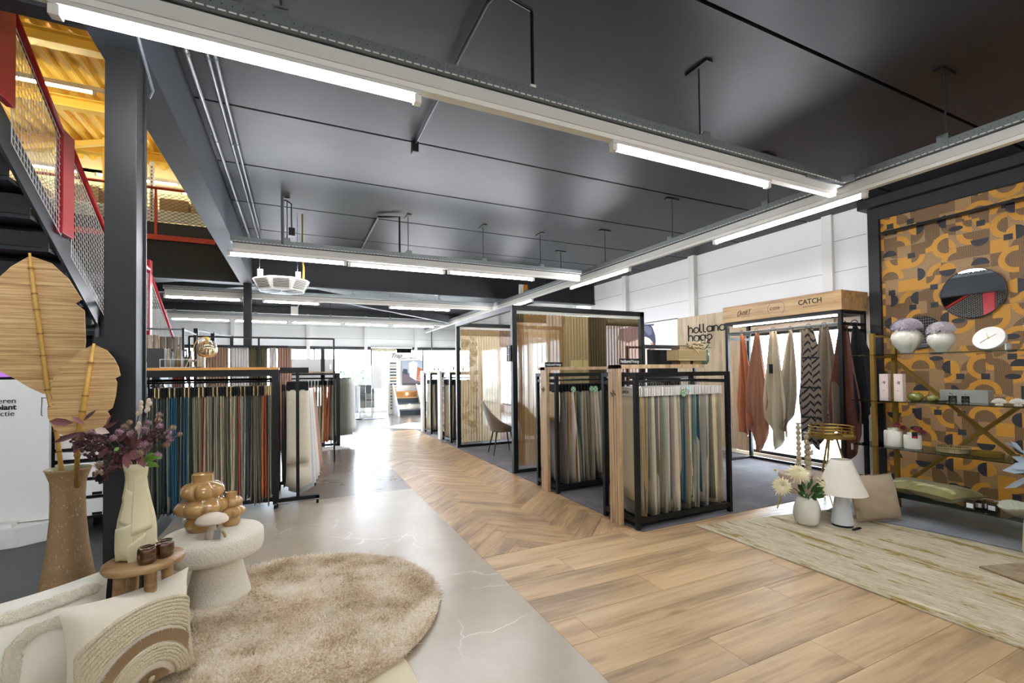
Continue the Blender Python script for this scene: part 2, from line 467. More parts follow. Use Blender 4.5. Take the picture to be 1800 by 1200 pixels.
# wide planks across the front
pf = B().box(1.36, 7.15, -3.5, 3.49, -.06, -.006).build('floor', 'black_matt', kind='structure')
PWD = .2675; row = 0; y = 3.49
off = [.35, 1.05, .05, .75, 1.35, .2, .9, .5, 1.2, .1, .8, .4, 1.1]
while y > .1:
    x = 1.36-off[row % len(off)]*1.2
    while x < 7.15:
        place_plank([(x+g, y-PWD+g), (x+1.8-g, y-PWD+g), (x+1.8-g, y-g), (x+g, y-g)], 0, 0, 0, (1.362, 7.148, -3.5, 3.488), 'oak_floor', pf)
        x += 1.8
    y -= PWD; row += 1
pl = B()
while y > -3.3:
    pl.box(1.362, 7.148, y-PWD+g, y-g, -.0055, 0); y -= PWD
pl.build('plank', 'oak_floor', pf, kind='stuff')

# ------------------------------------------------------------------ ceiling: concrete slabs laid across, recessed joints
ce = B().box(-.74, 7.2, -3.5, 10.0, 3.79, 3.95).build('ceiling', 'ceiling_gap', kind='structure')
seams = [-3.5, -2.8, -1.61, -.41, .79, 1.98, 3.18, 4.385, 5.578, 6.79, 8.0, 9.2, 9.99]
for a, b_ in zip(seams[:-1], seams[1:]):
    B().box(-.74, 7.19, a+.014, b_-.014, 3.75, 3.80).build('ceiling_slab', 'ceiling_paint', ce)
B().box(-8.0, 7.2, 10.35, 19.2, 4.02, 4.1).build('ceiling', 'ceiling_paint', kind='structure')
# main beam over the void edge, cross beam, rafters
bt = thing('steel_beam', 'long grey painted beam running from the near column to the far one', 'beam', (-.85, 4, 3.25))
B().box(-.95, -.74, -3.5, 10.0, 3.25, 3.268).build('lower_flange', 'beam_paint', bt)
B().box(-.765, -.741, -3.5, 10.0, 3.268, 3.95).build('side_plate', 'beam_paint', bt)
B().box(-.95, -.93, -3.5, 10.0, 3.268, 4.0).build('side_plate', 'beam_dark', bt)
bt = thing('steel_beam', 'deep black beam crossing the shop above the far column', 'beam', (1, 10.1, 3.25))
B().box(-8, 7.15, 10.0, 10.02, 3.27, 4.25).build('web_plate', 'beam_dark', bt)
B().box(-8, 7.15, 9.95, 10.2, 3.25, 3.272).build('lower_flange', 'beam_paint', bt)
for i, (a, b_, lb) in enumerate((((-4.5, 13.35, 3.32), (-.85, 13.35, 3.78), 'grey sloping rafter rising from the left behind the far column'),
                             ((-.85, 13.35, 3.78), (4.2, 13.35, 3.02), 'grey sloping rafter falling right towards the window wall'))):
    t = thing('rafter', lb, 'beam', a)
    B().bar(a, b_, .16, .02).build('lower_flange', 'beam_paint', t)
    B().bar((a[0], a[1], a[2]+.115), (b_[0], b_[1], b_[2]+.115), .02, .20).build('web_plate', 'beam_dark', t)
t = thing('steel_beam', 'dark beam above the stair opening near the top left corner', 'beam', (-4, 4, 3.9))
B().box(-8, -.95, 3.95, 4.1, 3.92, 4.3).build('web_plate', 'beam_dark', t)

# columns
def column(x0, x1, y0, y1, h, label, flange=.014):
    t = thing('steel_column', label, 'column', ((x0+x1)/2, (y0+y1)/2, 0))
    B().box(x0, x1, y0, y0+flange, 0, h).build('flange', 'column_paint', t, bevel=.003)
    B().box(x0, x1, y1-flange, y1, 0, h).build('flange', 'column_paint', t, bevel=.003)
    B().box((x0+x1)/2-.045, x1-.012, y0+flange, y1-flange, 0, h).build('web', 'column_paint', t)
    B().box(x0-.05, x1+.05, y0-.05, y1+.05, 0.0, .012).build('base_plate', 'column_paint', t)
    return t
column(-.905, -.770, 3.05, 3.24, 3.25, 'thick charcoal steel column behind the white vase')
column(-.90, -.77, 9.95, 10.12, 3.25, 'slim black steel column rising behind the curtain samples')
t = thing('corner_bracket', 'grey cable bend hanging at the top of the near column', 'bracket', (-.735, 3.1, 3.25))
B().tube([(-.735, 2.9, 3.27), (-.735, 3.05, 3.2), (-.735, 3.2, 3.13), (-.76, 3.23, 3.10)], .008, 6).build('cable', 'grey_pipe', t, smooth=True)

# ------------------------------------------------------------------ walls and windows
def wall_with_holes(name, axis, pos, thick, a0, a1, z0, z1, holes, m='white_wall'):
    """axis 'x': wall plane x=pos running along y; 'y': plane y=pos running along x"""
    b = B()
    cuts = sorted({a0, a1, *[h[0] for h in holes], *[h[1] for h in holes]})
    for p, q in zip(cuts[:-1], cuts[1:]):
        hs = [h for h in holes if h[0] <= p+1e-6 and h[1] >= q-1e-6]
        zs = [(z0, z1)] if not hs else [(z0, hs[0][2]), (hs[0][3], z1)]
        for za, zb in zs:
            if zb-za < 1e-4: continue
            if axis == 'x': b.box(pos, pos+thick, p, q, za, zb)
            else: b.box(p, q, pos, pos+thick, za, zb)
    return b.build(name, m, kind='structure')
wall_with_holes('wall_right', 'x', 7.15, .2, -3.5, 19.2, 0, 3.78, [(4.0, 5.75, .06, 2.12), (10.6, 18.6, .25, 2.5)])
wall_with_holes('wall_back', 'y', 19.0, .2, -8, 7.35, 0, 3.78, [(-3.6, 6.95, .25, 2.52)])
B().box(-8, 7.35, 19.0, 19.2, 3.78, 4.1).build('wall_back', 'beam_dark', kind='structure')
B().box(7.15, 7.35, 10.0, 19.0, 3.78, 4.1).build('wall_right', 'beam_dark', kind='structure')
B().box(-8, 7.35, -3.6, -3.5, 0, 7).build('wall_front', 'white_wall', kind='structure')
B().box(-8.1, -8, -3.6, 19.2, 0, 7).build('wall_left', 'black_matt', kind='structure')
B().box(-8, -1.98, 6.36, 6.42, 0, 1.95).build('wall_left', 'black_matt', kind='structure')
def window(i, axis, pos, a0, a1, z0, z1, nmul, trans=None):
    w = B(); fr = .05
    bx = (lambda p, q, za, zb: w.box(pos-.02, pos+.04, p, q, za, zb)) if axis == 'x' else (lambda p, q, za, zb: w.box(p, q, pos-.02, pos+.04, za, zb))
    bx(a0, a1, z0, z0+fr); bx(a0, a1, z1-fr, z1)
    for j in range(nmul+1):
        c = a0+(a1-a0)*j/nmul; bx(max(a0, c-fr/2), min(a1, c+fr/2), z0, z1)
    o = w.build('window_%d' % i, 'column_paint', kind='structure')
    for j in range(nmul):
        p, q = a0+(a1-a0)*j/nmul+.026, a0+(a1-a0)*(j+1)/nmul-.026
        g_ = B()
        if axis == 'x': g_.box(pos+.008, pos+.012, p, q, z0+fr, z1-fr)
        else: g_.box(p, q, pos+.008, pos+.012, z0+fr, z1-fr)
        g_.build('window_pane', 'window_glass', o)
    return o
window(1, 'y', 19.08, -3.6, 6.95, .25, 2.52, 5)
window(2, 'x', 7.23, 10.6, 18.6, .25, 2.5, 4)
window(3, 'x', 7.23, 4.0, 5.75, .06, 2.12, 1)
# pilasters and panel joints
for i, y in enumerate((4.02, 6.55, 8.6, 11.1, 13.6, 16.1)):
    B().box(7.05 if i else 7.09, 7.15, y, y+.14, 0 if y not in (4.02,) else 2.15, 3.75).build('trim_%d' % (i+1), 'white_trim', kind='structure')
for i, x in enumerate((-2.1, .35, 2.45, 4.45)):
    B().box(x, x+.12, 18.92, 19.0, 0, 3.78).build('trim_%d' % (i+7), 'white_trim', kind='structure')
jb = B()
for z in (2.9, 3.35):
    jb.box(7.146, 7.15, 3.6, 19, z, z+.006); jb.box(-3.6, 7.15, 18.996, 19.0, z, z+.008)
jb.build('trim_11', 'text_grey', kind='structure')
B().box(-3.8, 7.15, 18.95, 19.0, 2.52, 2.58).build('trim_12', 'column_paint', kind='structure')
B().box(7.10, 7.15, 10.4, 18.8, 2.50, 2.56).build('trim_13', 'column_paint', kind='structure')
B().box(5.16, 5.2, 18.9, 18.94, 0, 4.0).build('trim_14', 'grey_pipe', kind='structure')

# outside: paving and shrubs seen through the glass
mat('paving', '#b9b6b0', .8); mat('leaf_out', '#6f9c72', .7, var=.3, vscale=(6, 6, 6)); mat('leaf_out_dark', '#4f7f58', .7, var=.3, vscale=(6, 6, 6))
B().box(-12, 30, 19.25, 45, -.2, -.1).build('paving', 'paving', kind='structure')
B().box(7.4, 30, -10, 19.2, -.2, -.1).build('paving', 'paving', kind='structure')
def shrub(x, y, z, r, h, n, label, m):
    rr = random.Random(int(x*91+y*13)); t = thing('shrub', label, 'shrub', (x, y, -.1), 'shrubs outside the back window')
    b = B()
    for i in range(n):
        a = rr.random()*2*PI; u = rr.random()**.5*r; zz = z+rr.random()*h
        p = Vector((x+math.cos(a)*u, y+math.sin(a)*u, zz)); d = Vector((rr.uniform(-1, 1), rr.uniform(-1, 1), rr.uniform(-.3, 1)))*.16
        s_ = d.cross(Vector((0, 0, 1))).normalized()*.06
        b.add([p-d, p+s_, p+d, p-s_], [(0, 1, 2, 3)])
    b.build('foliage', m, t)
    B().tube([(x, y, -.1), (x+.05, y, z+h*.5)], .05, 6).build('stem', 'stool_wood', t)
shrub(2.6, 23.5, .2, .8, 1.5, 500, 'green leafy shrub outside beyond the mobile sample racks', 'leaf_out_dark')
shrub(3.9, 24.5, .0, .7, 1.2, 400, 'paler green shrub outside left of the staircase display', 'leaf_out')
shrub(13.5, 16.0, .2, 1.0, 1.6, 500, 'leafy shrub outside the side window behind the sheer curtain', 'leaf_out')

# ------------------------------------------------------------------ wallpapered wall section with black frame
def wallpaper_mat():
    m = bpy.data.materials.new('wallpaper_geometric'); k = NT(m)
    tc = k.n('ShaderNodeTexCoord'); sp = k.n('ShaderNodeSeparateXYZ'); k.l(tc.outputs['Object'], sp.inputs[0])
    Y, Z = sp.outputs[1], sp.outputs[2]
    def cells(s, ox, oz):
        fy = k.math('DIVIDE', k.math('ADD', Y, ox), s); fz = k.math('DIVIDE', k.math('ADD', Z, oz), s)
        cy, cz = k.math('FLOOR', fy), k.math('FLOOR', fz)
        u, v = k.math('SUBTRACT', fy, cy), k.math('SUBTRACT', fz, cz)
        cb = k.n('ShaderNodeCombineXYZ'); k.l(cy, cb.inputs[0]); k.l(cz, cb.inputs[1]); cb.inputs[2].default_value = s*7
        w = k.n('ShaderNodeTexWhiteNoise'); w.noise_dimensions = '3D'; k.l(cb.outputs[0], w.inputs[0])
        sc = k.n('ShaderNodeSeparateColor'); k.l(w.outputs['Color'], sc.inputs[0])
        return u, v, sc.outputs[0], sc.outputs[1], sc.outputs[2]
    gt = lambda a, b_: k.math('GREATER_THAN', a, b_)
    lt = lambda a, b_: k.math('LESS_THAN', a, b_)
    AND = lambda a, b_: k.math('MULTIPLY', a, b_)
    s = .145
    u, v, r1, r2, r3 = cells(s, 0, 0)
    # grain lines: vertical, and two diagonals, chosen per cell
    pert = k.noise(k.coords((18, 18, 18)), 1, 3, .6)
    def stripes(expr, freq, lo=.5):
        return gt(k.math('FRACT', k.math('ADD', k.math('MULTIPLY', expr, freq), k.math('MULTIPLY', pert, 1.6))), lo)
    dA = stripes(k.math('ADD', Y, Z), 58, .60); dB = stripes(k.math('SUBTRACT', Y, Z), 58, .60); dV = stripes(Y, 92, .45)
    diag = k.mix(gt(r3, .5), dA, dB)
    tan = k.mix(diag, lin('#b8925f'), lin('#664d33'))
    dark = k.mix(dV, lin('#4b3826'), lin('#8d6a3c'))
    ochre = lin('#c98f2e'); black = lin('#29272b')
    # ground: tan stripes, dark stripes or ochre squares
    g = k.mix(lt(r1, .22), tan, dark)
    g = k.mix(gt(r1, .88), g, ochre)
    # corner-centred arcs (corner picked by r2, r3)
    uu = k.math('ABSOLUTE', k.math('SUBTRACT', u, gt(r2, .5))); vv = k.math('ABSOLUTE', k.math('SUBTRACT', v, gt(r3, .5)))
    d = k.math('SQRT', k.math('ADD', AND(uu, uu), AND(vv, vv)))
    ring = AND(AND(lt(d, .98), gt(d, .58)), AND(gt(r1, .30), lt(r1, .56)))
    inner = AND(lt(d, .58), AND(gt(r1, .30), lt(r1, .56)))
    c = k.mix(ring, g, ochre); c = k.mix(inner, c, dark)
    qd = AND(lt(d, .95), AND(gt(r1, .56), lt(r1, .68))); c = k.mix(qd, c, dark)
    # half discs in black and larger ochre rings on a coarser grid
    u2, v2, q1, q2, q3 = cells(s*2, .06, .10)
    du, dv = k.math('SUBTRACT', u2, .5), k.math('SUBTRACT', v2, .5)
    d2 = k.math('SQRT', k.math('ADD', AND(du, du), AND(dv, dv)))
    half = AND(AND(lt(d2, .27), gt(k.math('MULTIPLY', k.mix(gt(q2, .5), du, dv), k.math('SUBTRACT', gt(q3, .5), .5)), 0)), lt(q1, .52))
    other = AND(AND(lt(d2, .27), lt(k.math('MULTIPLY', k.mix(gt(q2, .5), du, dv), k.math('SUBTRACT', gt(q3, .5), .5)), 0)), lt(q1, .22))
    bigr = AND(AND(AND(lt(d2, .5), gt(d2, .31)), gt(k.mix(gt(q2, .5), du, dv), -.06)), gt(q1, .62))
    bigi = AND(AND(lt(d2, .31), gt(k.mix(gt(q2, .5), du, dv), -.06)), gt(q1, .62))
    c = k.mix(bigr, c, ochre); c = k.mix(bigi, c, dark); c = k.mix(other, c, ochre); c = k.mix(half, c, black)
    u3, v3, p1, p2, p3 = cells(s*1.5, .11, .03)
    du, dv = k.math('SUBTRACT', u3, .5), k.math('SUBTRACT', v3, .5)
    sq = AND(AND(lt(k.math('ABSOLUTE', du), .17), lt(k.math('ABSOLUTE', dv), .15)), lt(p1, .22)); c = k.mix(sq, c, black)
    el = AND(lt(k.math('ADD', AND(du, du), k.math('MULTIPLY', AND(dv, dv), 5)), .09), gt(p1, .84)); c = k.mix(el, c, black)
    k.l(c, k.b.inputs['Base Color']); k.b.inputs['Roughness'].default_value = .6
    MATS['wallpaper_geometric'] = m
wallpaper_mat()
wp = B().box(7.03, 7.10, -1.2, 3.37, .0, 3.46).build('wall_right', 'wallpaper_geometric', kind='structure')
fr = thing('wall_frame', 'wide black frame around the patterned wallpaper', 'frame', (7.1, 3.4, 0))
B().box(6.98, 7.14, 3.37, 3.50, 0, 3.62).build('side_board', 'beam_dark', fr, bevel=.003)
B().box(6.98, 7.14, -1.2, 3.37, 3.46, 3.62).build('top_board', 'beam_dark', fr, bevel=.003)
B().box(6.90, 7.14, -1.2, 3.58, 3.625, 3.745).build('fascia', 'beam_dark', fr, bevel=.003)
tr = thing('track_rail', 'thin black picture rail with small spots before the wallpaper', 'rail', (6.9, 2.5, 3.22))
B().bar((6.86, 3.30, 3.235), (6.86, 0.2, 3.265), .03, .025).build('rail', 'black_metal', tr)
for y in (3.15, 2.7, 2.15): B().tube([(6.86, y, 3.225), (6.86, y, 3.19)], .018, 8).build('spot', 'black_metal', tr)
for y in (3.3, 1.5): B().tube([(6.86, y, 3.24), (7.03, y, 3.24)], .01, 6).build('bracket', 'black_metal', tr)

# ------------------------------------------------------------------ cable trays, trunking and tube lamps
def tray(axis, pos, a0, a1, zb, label_t, label_k, rods, zc=3.75, slots=None):
    """axis 'x': runs along x at y=pos"""
    T = (lambda a, o, z: (a, pos+o, z)) if axis == 'x' else (lambda a, o, z: (pos+o, a, z))
    def bx(b, p, q, o0, o1, z0, z1):
        return b.box(p, q, pos+o0, pos+o1, z0, z1) if axis == 'x' else b.box(pos+o0, pos+o1, p, q, z0, z1)
    mid = (a0+a1)/2
    t = thing('cable_tray', label_t, 'tray', T(mid, 0, zb))
    b = B(); bx(b, a0, a1, -.06, .06, zb+.105, zb+.108)
    for s_ in (-1, 1): bx(b, a0, a1, s_*.06-.0015, s_*.06+.0015, zb+.105, zb+.17)
    b.build('channel', 'galvanised', t)
    sl = B(); sw = B(); st = slots or (max(a0, -3), min(a1, 9)); x = st[0]
    while x < st[1]:
        for s_ in (-1, 1):
            bx(sw, x, x+.030, s_*.0605-.0025, s_*.0605+.0025, zb+.109, zb+.116)  # white strips paint the brightness seen through the lower slots
            bx(sl, x+.012, x+.016, s_*.0605-.0025, s_*.0605+.0025, zb+.140, zb+.144)
        x += .042
    sl.build('slot', 'slot_dark', t, kind='stuff'); sw.build('slot', 'white_plastic', t, kind='stuff')
    k = thing('light_trunking', label_k, 'trunking', T(mid, 0, zb))
    b = B(); bx(b, a0+.02, a1-.02, -.035, .035, zb+.03, zb+.098); b.build('trunk', 'trunking_white', k)
    b = B(); bx(b, a0+.02, a1-.02, -.028, .028, zb, zb+.029); b.build('cover_strip', 'white_plastic', k)
    b = B(); bx(b, a0+.02, a1-.02, -.03, .03, zb+.0985, zb+.105); b.build('gasket', 'rod', k)
    for r in rods:
        B().tube([T(r, 0, zb+.11), T(r, 0, zc)], .006, 6).build('hanger_rod', 'rod', t)
        b = B()
        if axis == 'x': b.box(r-.03, r+.03, pos-.10, pos+.10, zc-.014, zc)
        else: b.box(pos-.10, pos+.10, r-.03, r+.03, zc-.014, zc)
        b.build('ceiling_plate', 'black_metal', t)
        b = B(); bx(b, r-.035, r+.035, -.064, -.0615, zb+.12, zb+.21); bx(b, r-.035, r+.035, .0615, .064, zb+.12, zb+.21); bx(b, r-.03, r+.03, -.064, .064, zb+.195, zb+.20)
        b.build('hanger_clip', 'galvanised', t)
    return t

LAMPGROUP = {}
def lamp(axis, pos, a0, a1, zb, label, light=True, group=None, tm='tube'):
    T = (lambda a, o, z: (a, pos+o, z)) if axis == 'x' else (lambda a, o, z: (pos+o, a, z))
    t = thing('tube_lamp', label, 'lamp', T((a0+a1)/2, 0, zb-.07), group)
    b = B()
    if axis == 'x': b.box(a0, a1, pos-.026, pos+.026, zb-.022, zb-.001)
    else: b.box(pos-.026, pos+.026, a0, a1, zb-.022, zb-.001)
    b.build('housing', 'trunking_white', t)
    B().tube([T(a0+.045, 0, zb-.045), T(a1-.045, 0, zb-.045)], .0155, 8).build('tube', tm, t)
    for p, q in ((a0, a0+.04), (a1-.04, a1)):
        b = B()
        if axis == 'x': b.box(p, q, pos-.022, pos+.022, zb-.066, zb-.022)
        else: b.box(pos-.022, pos+.022, p, q, zb-.066, zb-.022)
        b.build('end_cap', 'white_plastic', t, bevel=.004)
    return t
ZB = 3.03
tray('x', 2.44, -4.6, 4.36, ZB, 'galvanised perforated cable tray nearest the viewer, crossing the whole ceiling', 'white light trunking under the nearest cable tray', (-3.2, -.06, 2.72))
tray('x', 6.5, -.72, 4.36, ZB, 'galvanised cable tray ending at the grey beam, second from the viewer', 'white light trunking under the second cable tray', (-.1, 1.45, 2.6, 3.6))
tray('x', 10.3, -2.2, 4.36, ZB-.02, 'galvanised cable tray crossing just past the black column', 'white light trunking crossing just past the black column', (-.62, 1.1, 3.0), zc=4.02)
tray('x', 14.2, -2.95, 4.36, ZB-.02, 'galvanised cable tray farthest back before the window wall', 'white light trunking farthest back before the window wall', (-2.8, -1.0, .9, 2.6), zc=4.02)
tray('y', 4.48, -3.0, 17.2, ZB+.01, 'galvanised cable tray running lengthwise along the right side', 'white light trunking running lengthwise along the right side', (-.6, .5, 1.7, 3.15, 4.5, 5.95, 7.3, 8.6), slots=(1.0, 10.5))
t = thing('tray_corner', 'flat galvanised corner plate joining the nearest tray to the lengthwise tray', 'tray', (4.3, 2.44, ZB+.1))
B().box(3.9, 4.42, 2.39, 2.49, ZB+.085, ZB+.104).build('plate', 'galvanised', t)
B().prism([(4.36, 2.38), (4.42, 2.30), (4.42, 2.58), (4.36, 2.50)], (0, 0, .06), (0, 0, ZB+.105)).build('gusset', 'galvanised', t)
lamp('x', 2.44, -.90, .62, ZB, 'lit tube lamp at the top left, nearest to the viewer')
lamp('x', 2.44, 1.90, 3.48, ZB, 'lit tube lamp on the nearest trunking, ending close to the tray corner')
lamp('x', 2.44, -3.9, -2.3, ZB, 'lit tube lamp on the nearest trunking, out at the far left')
lamp('x', 6.5, -.76, .62, ZB, 'lit tube lamp over the left fabric rack beside the grey beam')
lamp('x', 6.53, .64, 2.0, ZB, 'lit tube lamp in the middle of the second trunking')
lamp('x', 6.5, 2.03, 3.48, ZB, 'lit tube lamp at the right of the second trunking')
for i, (a, b_) in enumerate(((-2.2, -.95), (-.60, .45), (1.86, 3.27))):
    lamp('x', 10.3, a, b_, ZB-.02, ('lit tube lamp left of the black column', 'lit tube lamp right behind the white ceiling heater', 'lit tube lamp before the corner where the third trunking meets the lengthwise one')[i])
for i, (a, b_) in enumerate(((-2.9, -1.58), (-1.5, -.2), (-.12, 1.2), (1.27, 2.56), (2.66, 3.98))):
    lamp('x', 14.2, a, b_, ZB-.02, 'lit tube lamp, %s from the left on the farthest trunking' % ordinal(i+1))
for i, (a, b_) in enumerate(((2.24, 3.85), (5.35, 6.98), (8.45, 9.8), (11.4, 12.9), (-.9, .65))):
    lamp('y', 4.48, a, b_, ZB+.01, ('lit tube lamp on the lengthwise trunking before the patterned wall', 'lit tube lamp above the tall curtain frame', 'lit tube lamp beside the orange box on the lengthwise trunking', 'lit tube lamp at the far end of the lengthwise trunking', 'lit tube lamp on the lengthwise trunking beside the nearest corner')[i])
# the shop goes on behind the viewer
tray('x', -1.8, -4.6, 6.9, ZB, 'galvanised cable tray behind the viewer', 'white light trunking behind the viewer', (-3, 0, 3))
for i, (a, b_) in enumerate(((-3.5, -2.0), (-.5, 1.0), (2.5, 4.0))):
    lamp('x', -1.8, a, b_, ZB, 'lit tube lamp behind the viewer, %s from the left' % ordinal(i+1))

# conduits on the ceiling
for i, (x, r) in enumerate(((-.67, .017), (-.545, .013), (-.50, .013))):
    t = thing('conduit_pipe', ('thick grey conduit on the ceiling closest to the long beam', 'thin grey conduit, middle one of the three along the beam', 'thin grey conduit, farthest of the three from the beam')[i], 'pipe', (x, 5, 3.7))
    B().tube([(x, -3.4, 3.70), (x, 9.7, 3.70)], r, 8).build('pipe', 'grey_pipe', t, smooth=True)
    for y in (1.5, 3.7, 5.0, 6.6, 8.1): B().tube([(x, y, 3.70), (x, y+.03, 3.70)], r*1.25, 8).build('coupling', 'grey_pipe', t)
t = thing('conduit_pipe', 'black conduit crossing the ceiling with a drop down to the nearest tray', 'pipe', (1.05, 3.5, 3.72))
B().tube([(1.20, 2.0, 3.725), (1.05, 2.5, 3.725), (1.05, 4.36, 3.725)], .012, 8).build('pipe', 'rod', t)
B().box(1.02, 1.08, 4.34, 4.42, 3.64, 3.746).build('junction_box', 'black_metal', t, bevel=.006)
B().tube([(1.10, 2.40, 3.72), (1.31, 2.44, 3.72), (1.315, 2.44, 3.70), (1.315, 2.44, 3.22)], .011, 8).build('drop_pipe', 'black_metal', t)
B().box(1.295, 1.33, 2.425, 2.455, 3.17, 3.25).build('clip', 'white_plastic', t)
t = thing('conduit_pipe', 'black conduit with bent drop ending at the second tray', 'pipe', (1.05, 7.5, 3.72))
B().tube([(1.33, 6.5, 3.15), (1.33, 6.5, 3.72), (1.06, 6.62, 3.725), (1.05, 8.6, 3.725)], .014, 8).build('pipe', 'black_metal', t)
B().box(1.02, 1.08, 8.58, 8.68, 3.63, 3.746).build('junction_box', 'black_metal', t)
t = thing('conduit_pipe', 'pair of grey drop pipes above the ceiling heater', 'pipe', (-.14, 6.4, 3.7))
B().tube([(-.15, 6.4, 3.74), (-.15, 6.4, 3.15)], .018, 8).build('pipe', 'grey_pipe', t)
B().tube([(-.15, 6.4, 3.70), (-.10, 6.45, 3.72), (-.05, 6.5, 3.70), (-.05, 7.1, 3.55)], .01, 8).build('pipe', 'black_metal', t)
B().box(-.09, -.01, 7.06, 7.14, 3.45, 3.56).build('socket_box', 'black_metal', t)
t = thing('control_box', 'orange and white box standing on the lengthwise trunking', 'box', (4.5, 9.0, 3.2))
B().box(4.43, 4.52, 8.94, 9.0, 3.19, 3.42).build('front_cover', 'white_plastic', t, bevel=.004)
B().box(4.52, 4.62, 8.94, 9.0, 3.19, 3.42).build('side_cover', 'orange_plastic', t, bevel=.004)
B().tube([(4.6, 8.97, 3.25), (4.95, 8.95, 3.3), (5.15, 8.9, 3.7), (5.3, 8.9, 3.74), (6.6, 8.9, 3.74)], .006, 6).build('cable', 'black_metal', t)
t = thing('projector_box', 'small white box on a ceiling pole before the windows', 'box', (-.05, 13.0, 3.2))
B().box(-.12, .05, 12.9, 13.1, 3.05, 3.25).build('body', 'white_plastic', t, bevel=.01)
B().tube([(.04, 13, 3.25), (.25, 13, 3.85), (.25, 13, 4.02)], .012, 6).build('pole', 'white_plastic', t)

# octagonal ceiling heater
t = thing('ceiling_heater', 'white octagonal fan heater with louvred sides hanging from the ceiling', 'heater', (-.18, 7.0, 2.55))
cx, cy, R1, R2 = -.175, 7.0, .37, .31
oc = lambda r, a0=PI/8: [(cx+r*math.cos(a0+i*PI/4), cy+r*math.sin(a0+i*PI/4)) for i in range(8)]
b = B(); top, mid, bot = oc(.30), oc(R1), oc(.24)
vs = [(x, y, 2.87) for x, y in top]+[(x, y, 2.66) for x, y in mid]
vs = [(x, y, 2.80) for x, y in oc(.34)]+[(x, y, 2.775) for x, y in oc(.375)]+[(x, y, 2.645) for x, y in oc(.295)]
fs = [tuple(range(8)), tuple(range(16, 24))[::-1]]
for i in range(8):
    j = (i+1) % 8; fs += [(i, i+8, j+8, j), (i+8, i+16, j+16, j+8)]
b.add(vs, fs); b.build('casing', 'white_plastic', t)
lou = B()
for i in range(8):
    a = PI/8+(i+.5)*PI/4; d = Vector((math.cos(a), math.sin(a), 0)); s_ = Vector((-math.sin(a), math.cos(a), 0))
    for z in range(6):
        zz = 2.668+z*.019; rr = (.295+.08*(zz-2.645)/.13)*math.cos(PI/8)+.001
        p = Vector((cx, cy, zz))+d*rr
        lou.bar(p-s_*.095, p+s_*.095, .010, .006)
lou.build('louvre', 'slot_dark', t, kind='stuff')
b = B()
for i in range(4):
    a = PI/4*i; b.bar((cx-.25*math.cos(a), cy-.25*math.sin(a), 2.642), (cx+.25*math.cos(a), cy+.25*math.sin(a), 2.642), .008, .004)
b.build('grille', 'grey_pipe', t)
for x in (-.44, .02): 
    B().box(x-.025, x+.04, 6.93, 6.99, 2.80, 2.92).build('mount', 'white_plastic', t)
    B().tube([(x, 6.96, 2.91), (x, 6.96, 3.75)], .004, 6).build('wire', 'chrome', t)
B().tube([(.09, 7.0, 2.80), (.10, 7, 3.0), (.085, 7, 3.1), (.085, 7, 3.75)], [.02, .014, .01, .01], 8).build('supply_pipe', 'brass', t)

# ------------------------------------------------------------------ staircase behind the near column
XS = -1.8
t = thing('staircase', 'black steel staircase with grey stringer and red posts behind the column', 'stairs', (-2.5, 8, 0))
def sprism(poly, x0, x1, name, m, parent, **kw):
    return B().prism(poly, (x1-x0, 0, 0), (x0, 0, 0), ((0, 1, 0), (0, 0, 1))).build(name, m, parent, **kw)
sl = .625
def zt(y, y0=4.22, z0=3.21): return z0-sl*(y-y0)
# flight 1 (falls away from the viewer) - stringer on the side facing us, lower line through (4.22,3.21)
sprism([(2.65, zt(2.65)), (6.15, zt(6.15)), (6.15, zt(6.15)+.29), (2.65, zt(2.65)+.29)], XS-.075, XS-.053, 'stringer', 'stringer_paint', t)
sprism([(2.65, zt(2.65)), (6.15, zt(6.15)), (6.15, zt(6.15)+.29), (2.65, zt(2.65)+.29)], XS-1.12, XS-1.10, 'stringer', 'stringer_paint', t)
y = 6.1; z = 2.02
for i in range(11):
    yy = 6.02-i*.30; zz = zt(yy)+.10
    B().box(XS-1.1, XS-.08, yy-.30, yy+.02, zz+.0, zz+.03).build('tread', 'stair_black', t)
    B().box(XS-1.1, XS-.08, yy-.005, yy+.01, zz-.155, zz+.0).build('riser', 'stair_black', t)
# landing and flight 2
B().box(XS-1.15, XS-.08, 6.12, 7.8, 1.98, 2.05).build('landing', 'black_metal', t)
sprism([(6.1, 1.92), (7.8, 1.92), (7.8, 2.14), (6.1, 2.14)], XS-.075, XS-.053, 'stringer', 'stringer_paint', t)
z2 = lambda y: 2.0-sl*(y-7.8)
sprism([(7.8, z2(7.8)-.1), (11.0, 0), (11.3, 0), (11.3, .12), (7.8, z2(7.8)+.18)], XS-.075, XS-.053, 'stringer', 'stringer_paint', t)
for i in range(10):
    yy = 7.9+i*.31; zz = z2(yy)
    if zz > .1: B().box(XS-1.1, XS-.08, yy, yy+.3, zz-.02, zz+.01).build('tread', 'black_metal', t)
r = thing('stair_railing', 'red stair railing with white wire mesh panels', 'railing', (XS, 6, 2.5))
def newel(y0, y1, z0, z1, nm='post'):
    return B().box(XS-.05, XS, y0, y1, z0, z1).build(nm, 'red_paint', r, bevel=.004)
newel(4.13, 4.41, 3.42, 4.9)
newel(5.15, 5.37, 2.74, 3.64)
newel(7.72, 7.84, 1.95, 3.10)
newel(9.5, 9.62, 1.05, 1.95); newel(11.1, 11.2, .0, 1.1)
B().tube([(XS-.022, 4.38, 4.13), (XS-.022, 5.17, 3.60)], .028, 10).build('handrail', 'red_paint', r, smooth=True)
B().tube([(XS-.022, 5.36, 3.55), (XS-.022, 6.25, 2.99), (XS-.022, 7.75, 2.97)], .028, 10).build('handrail', 'red_paint', r, smooth=True)
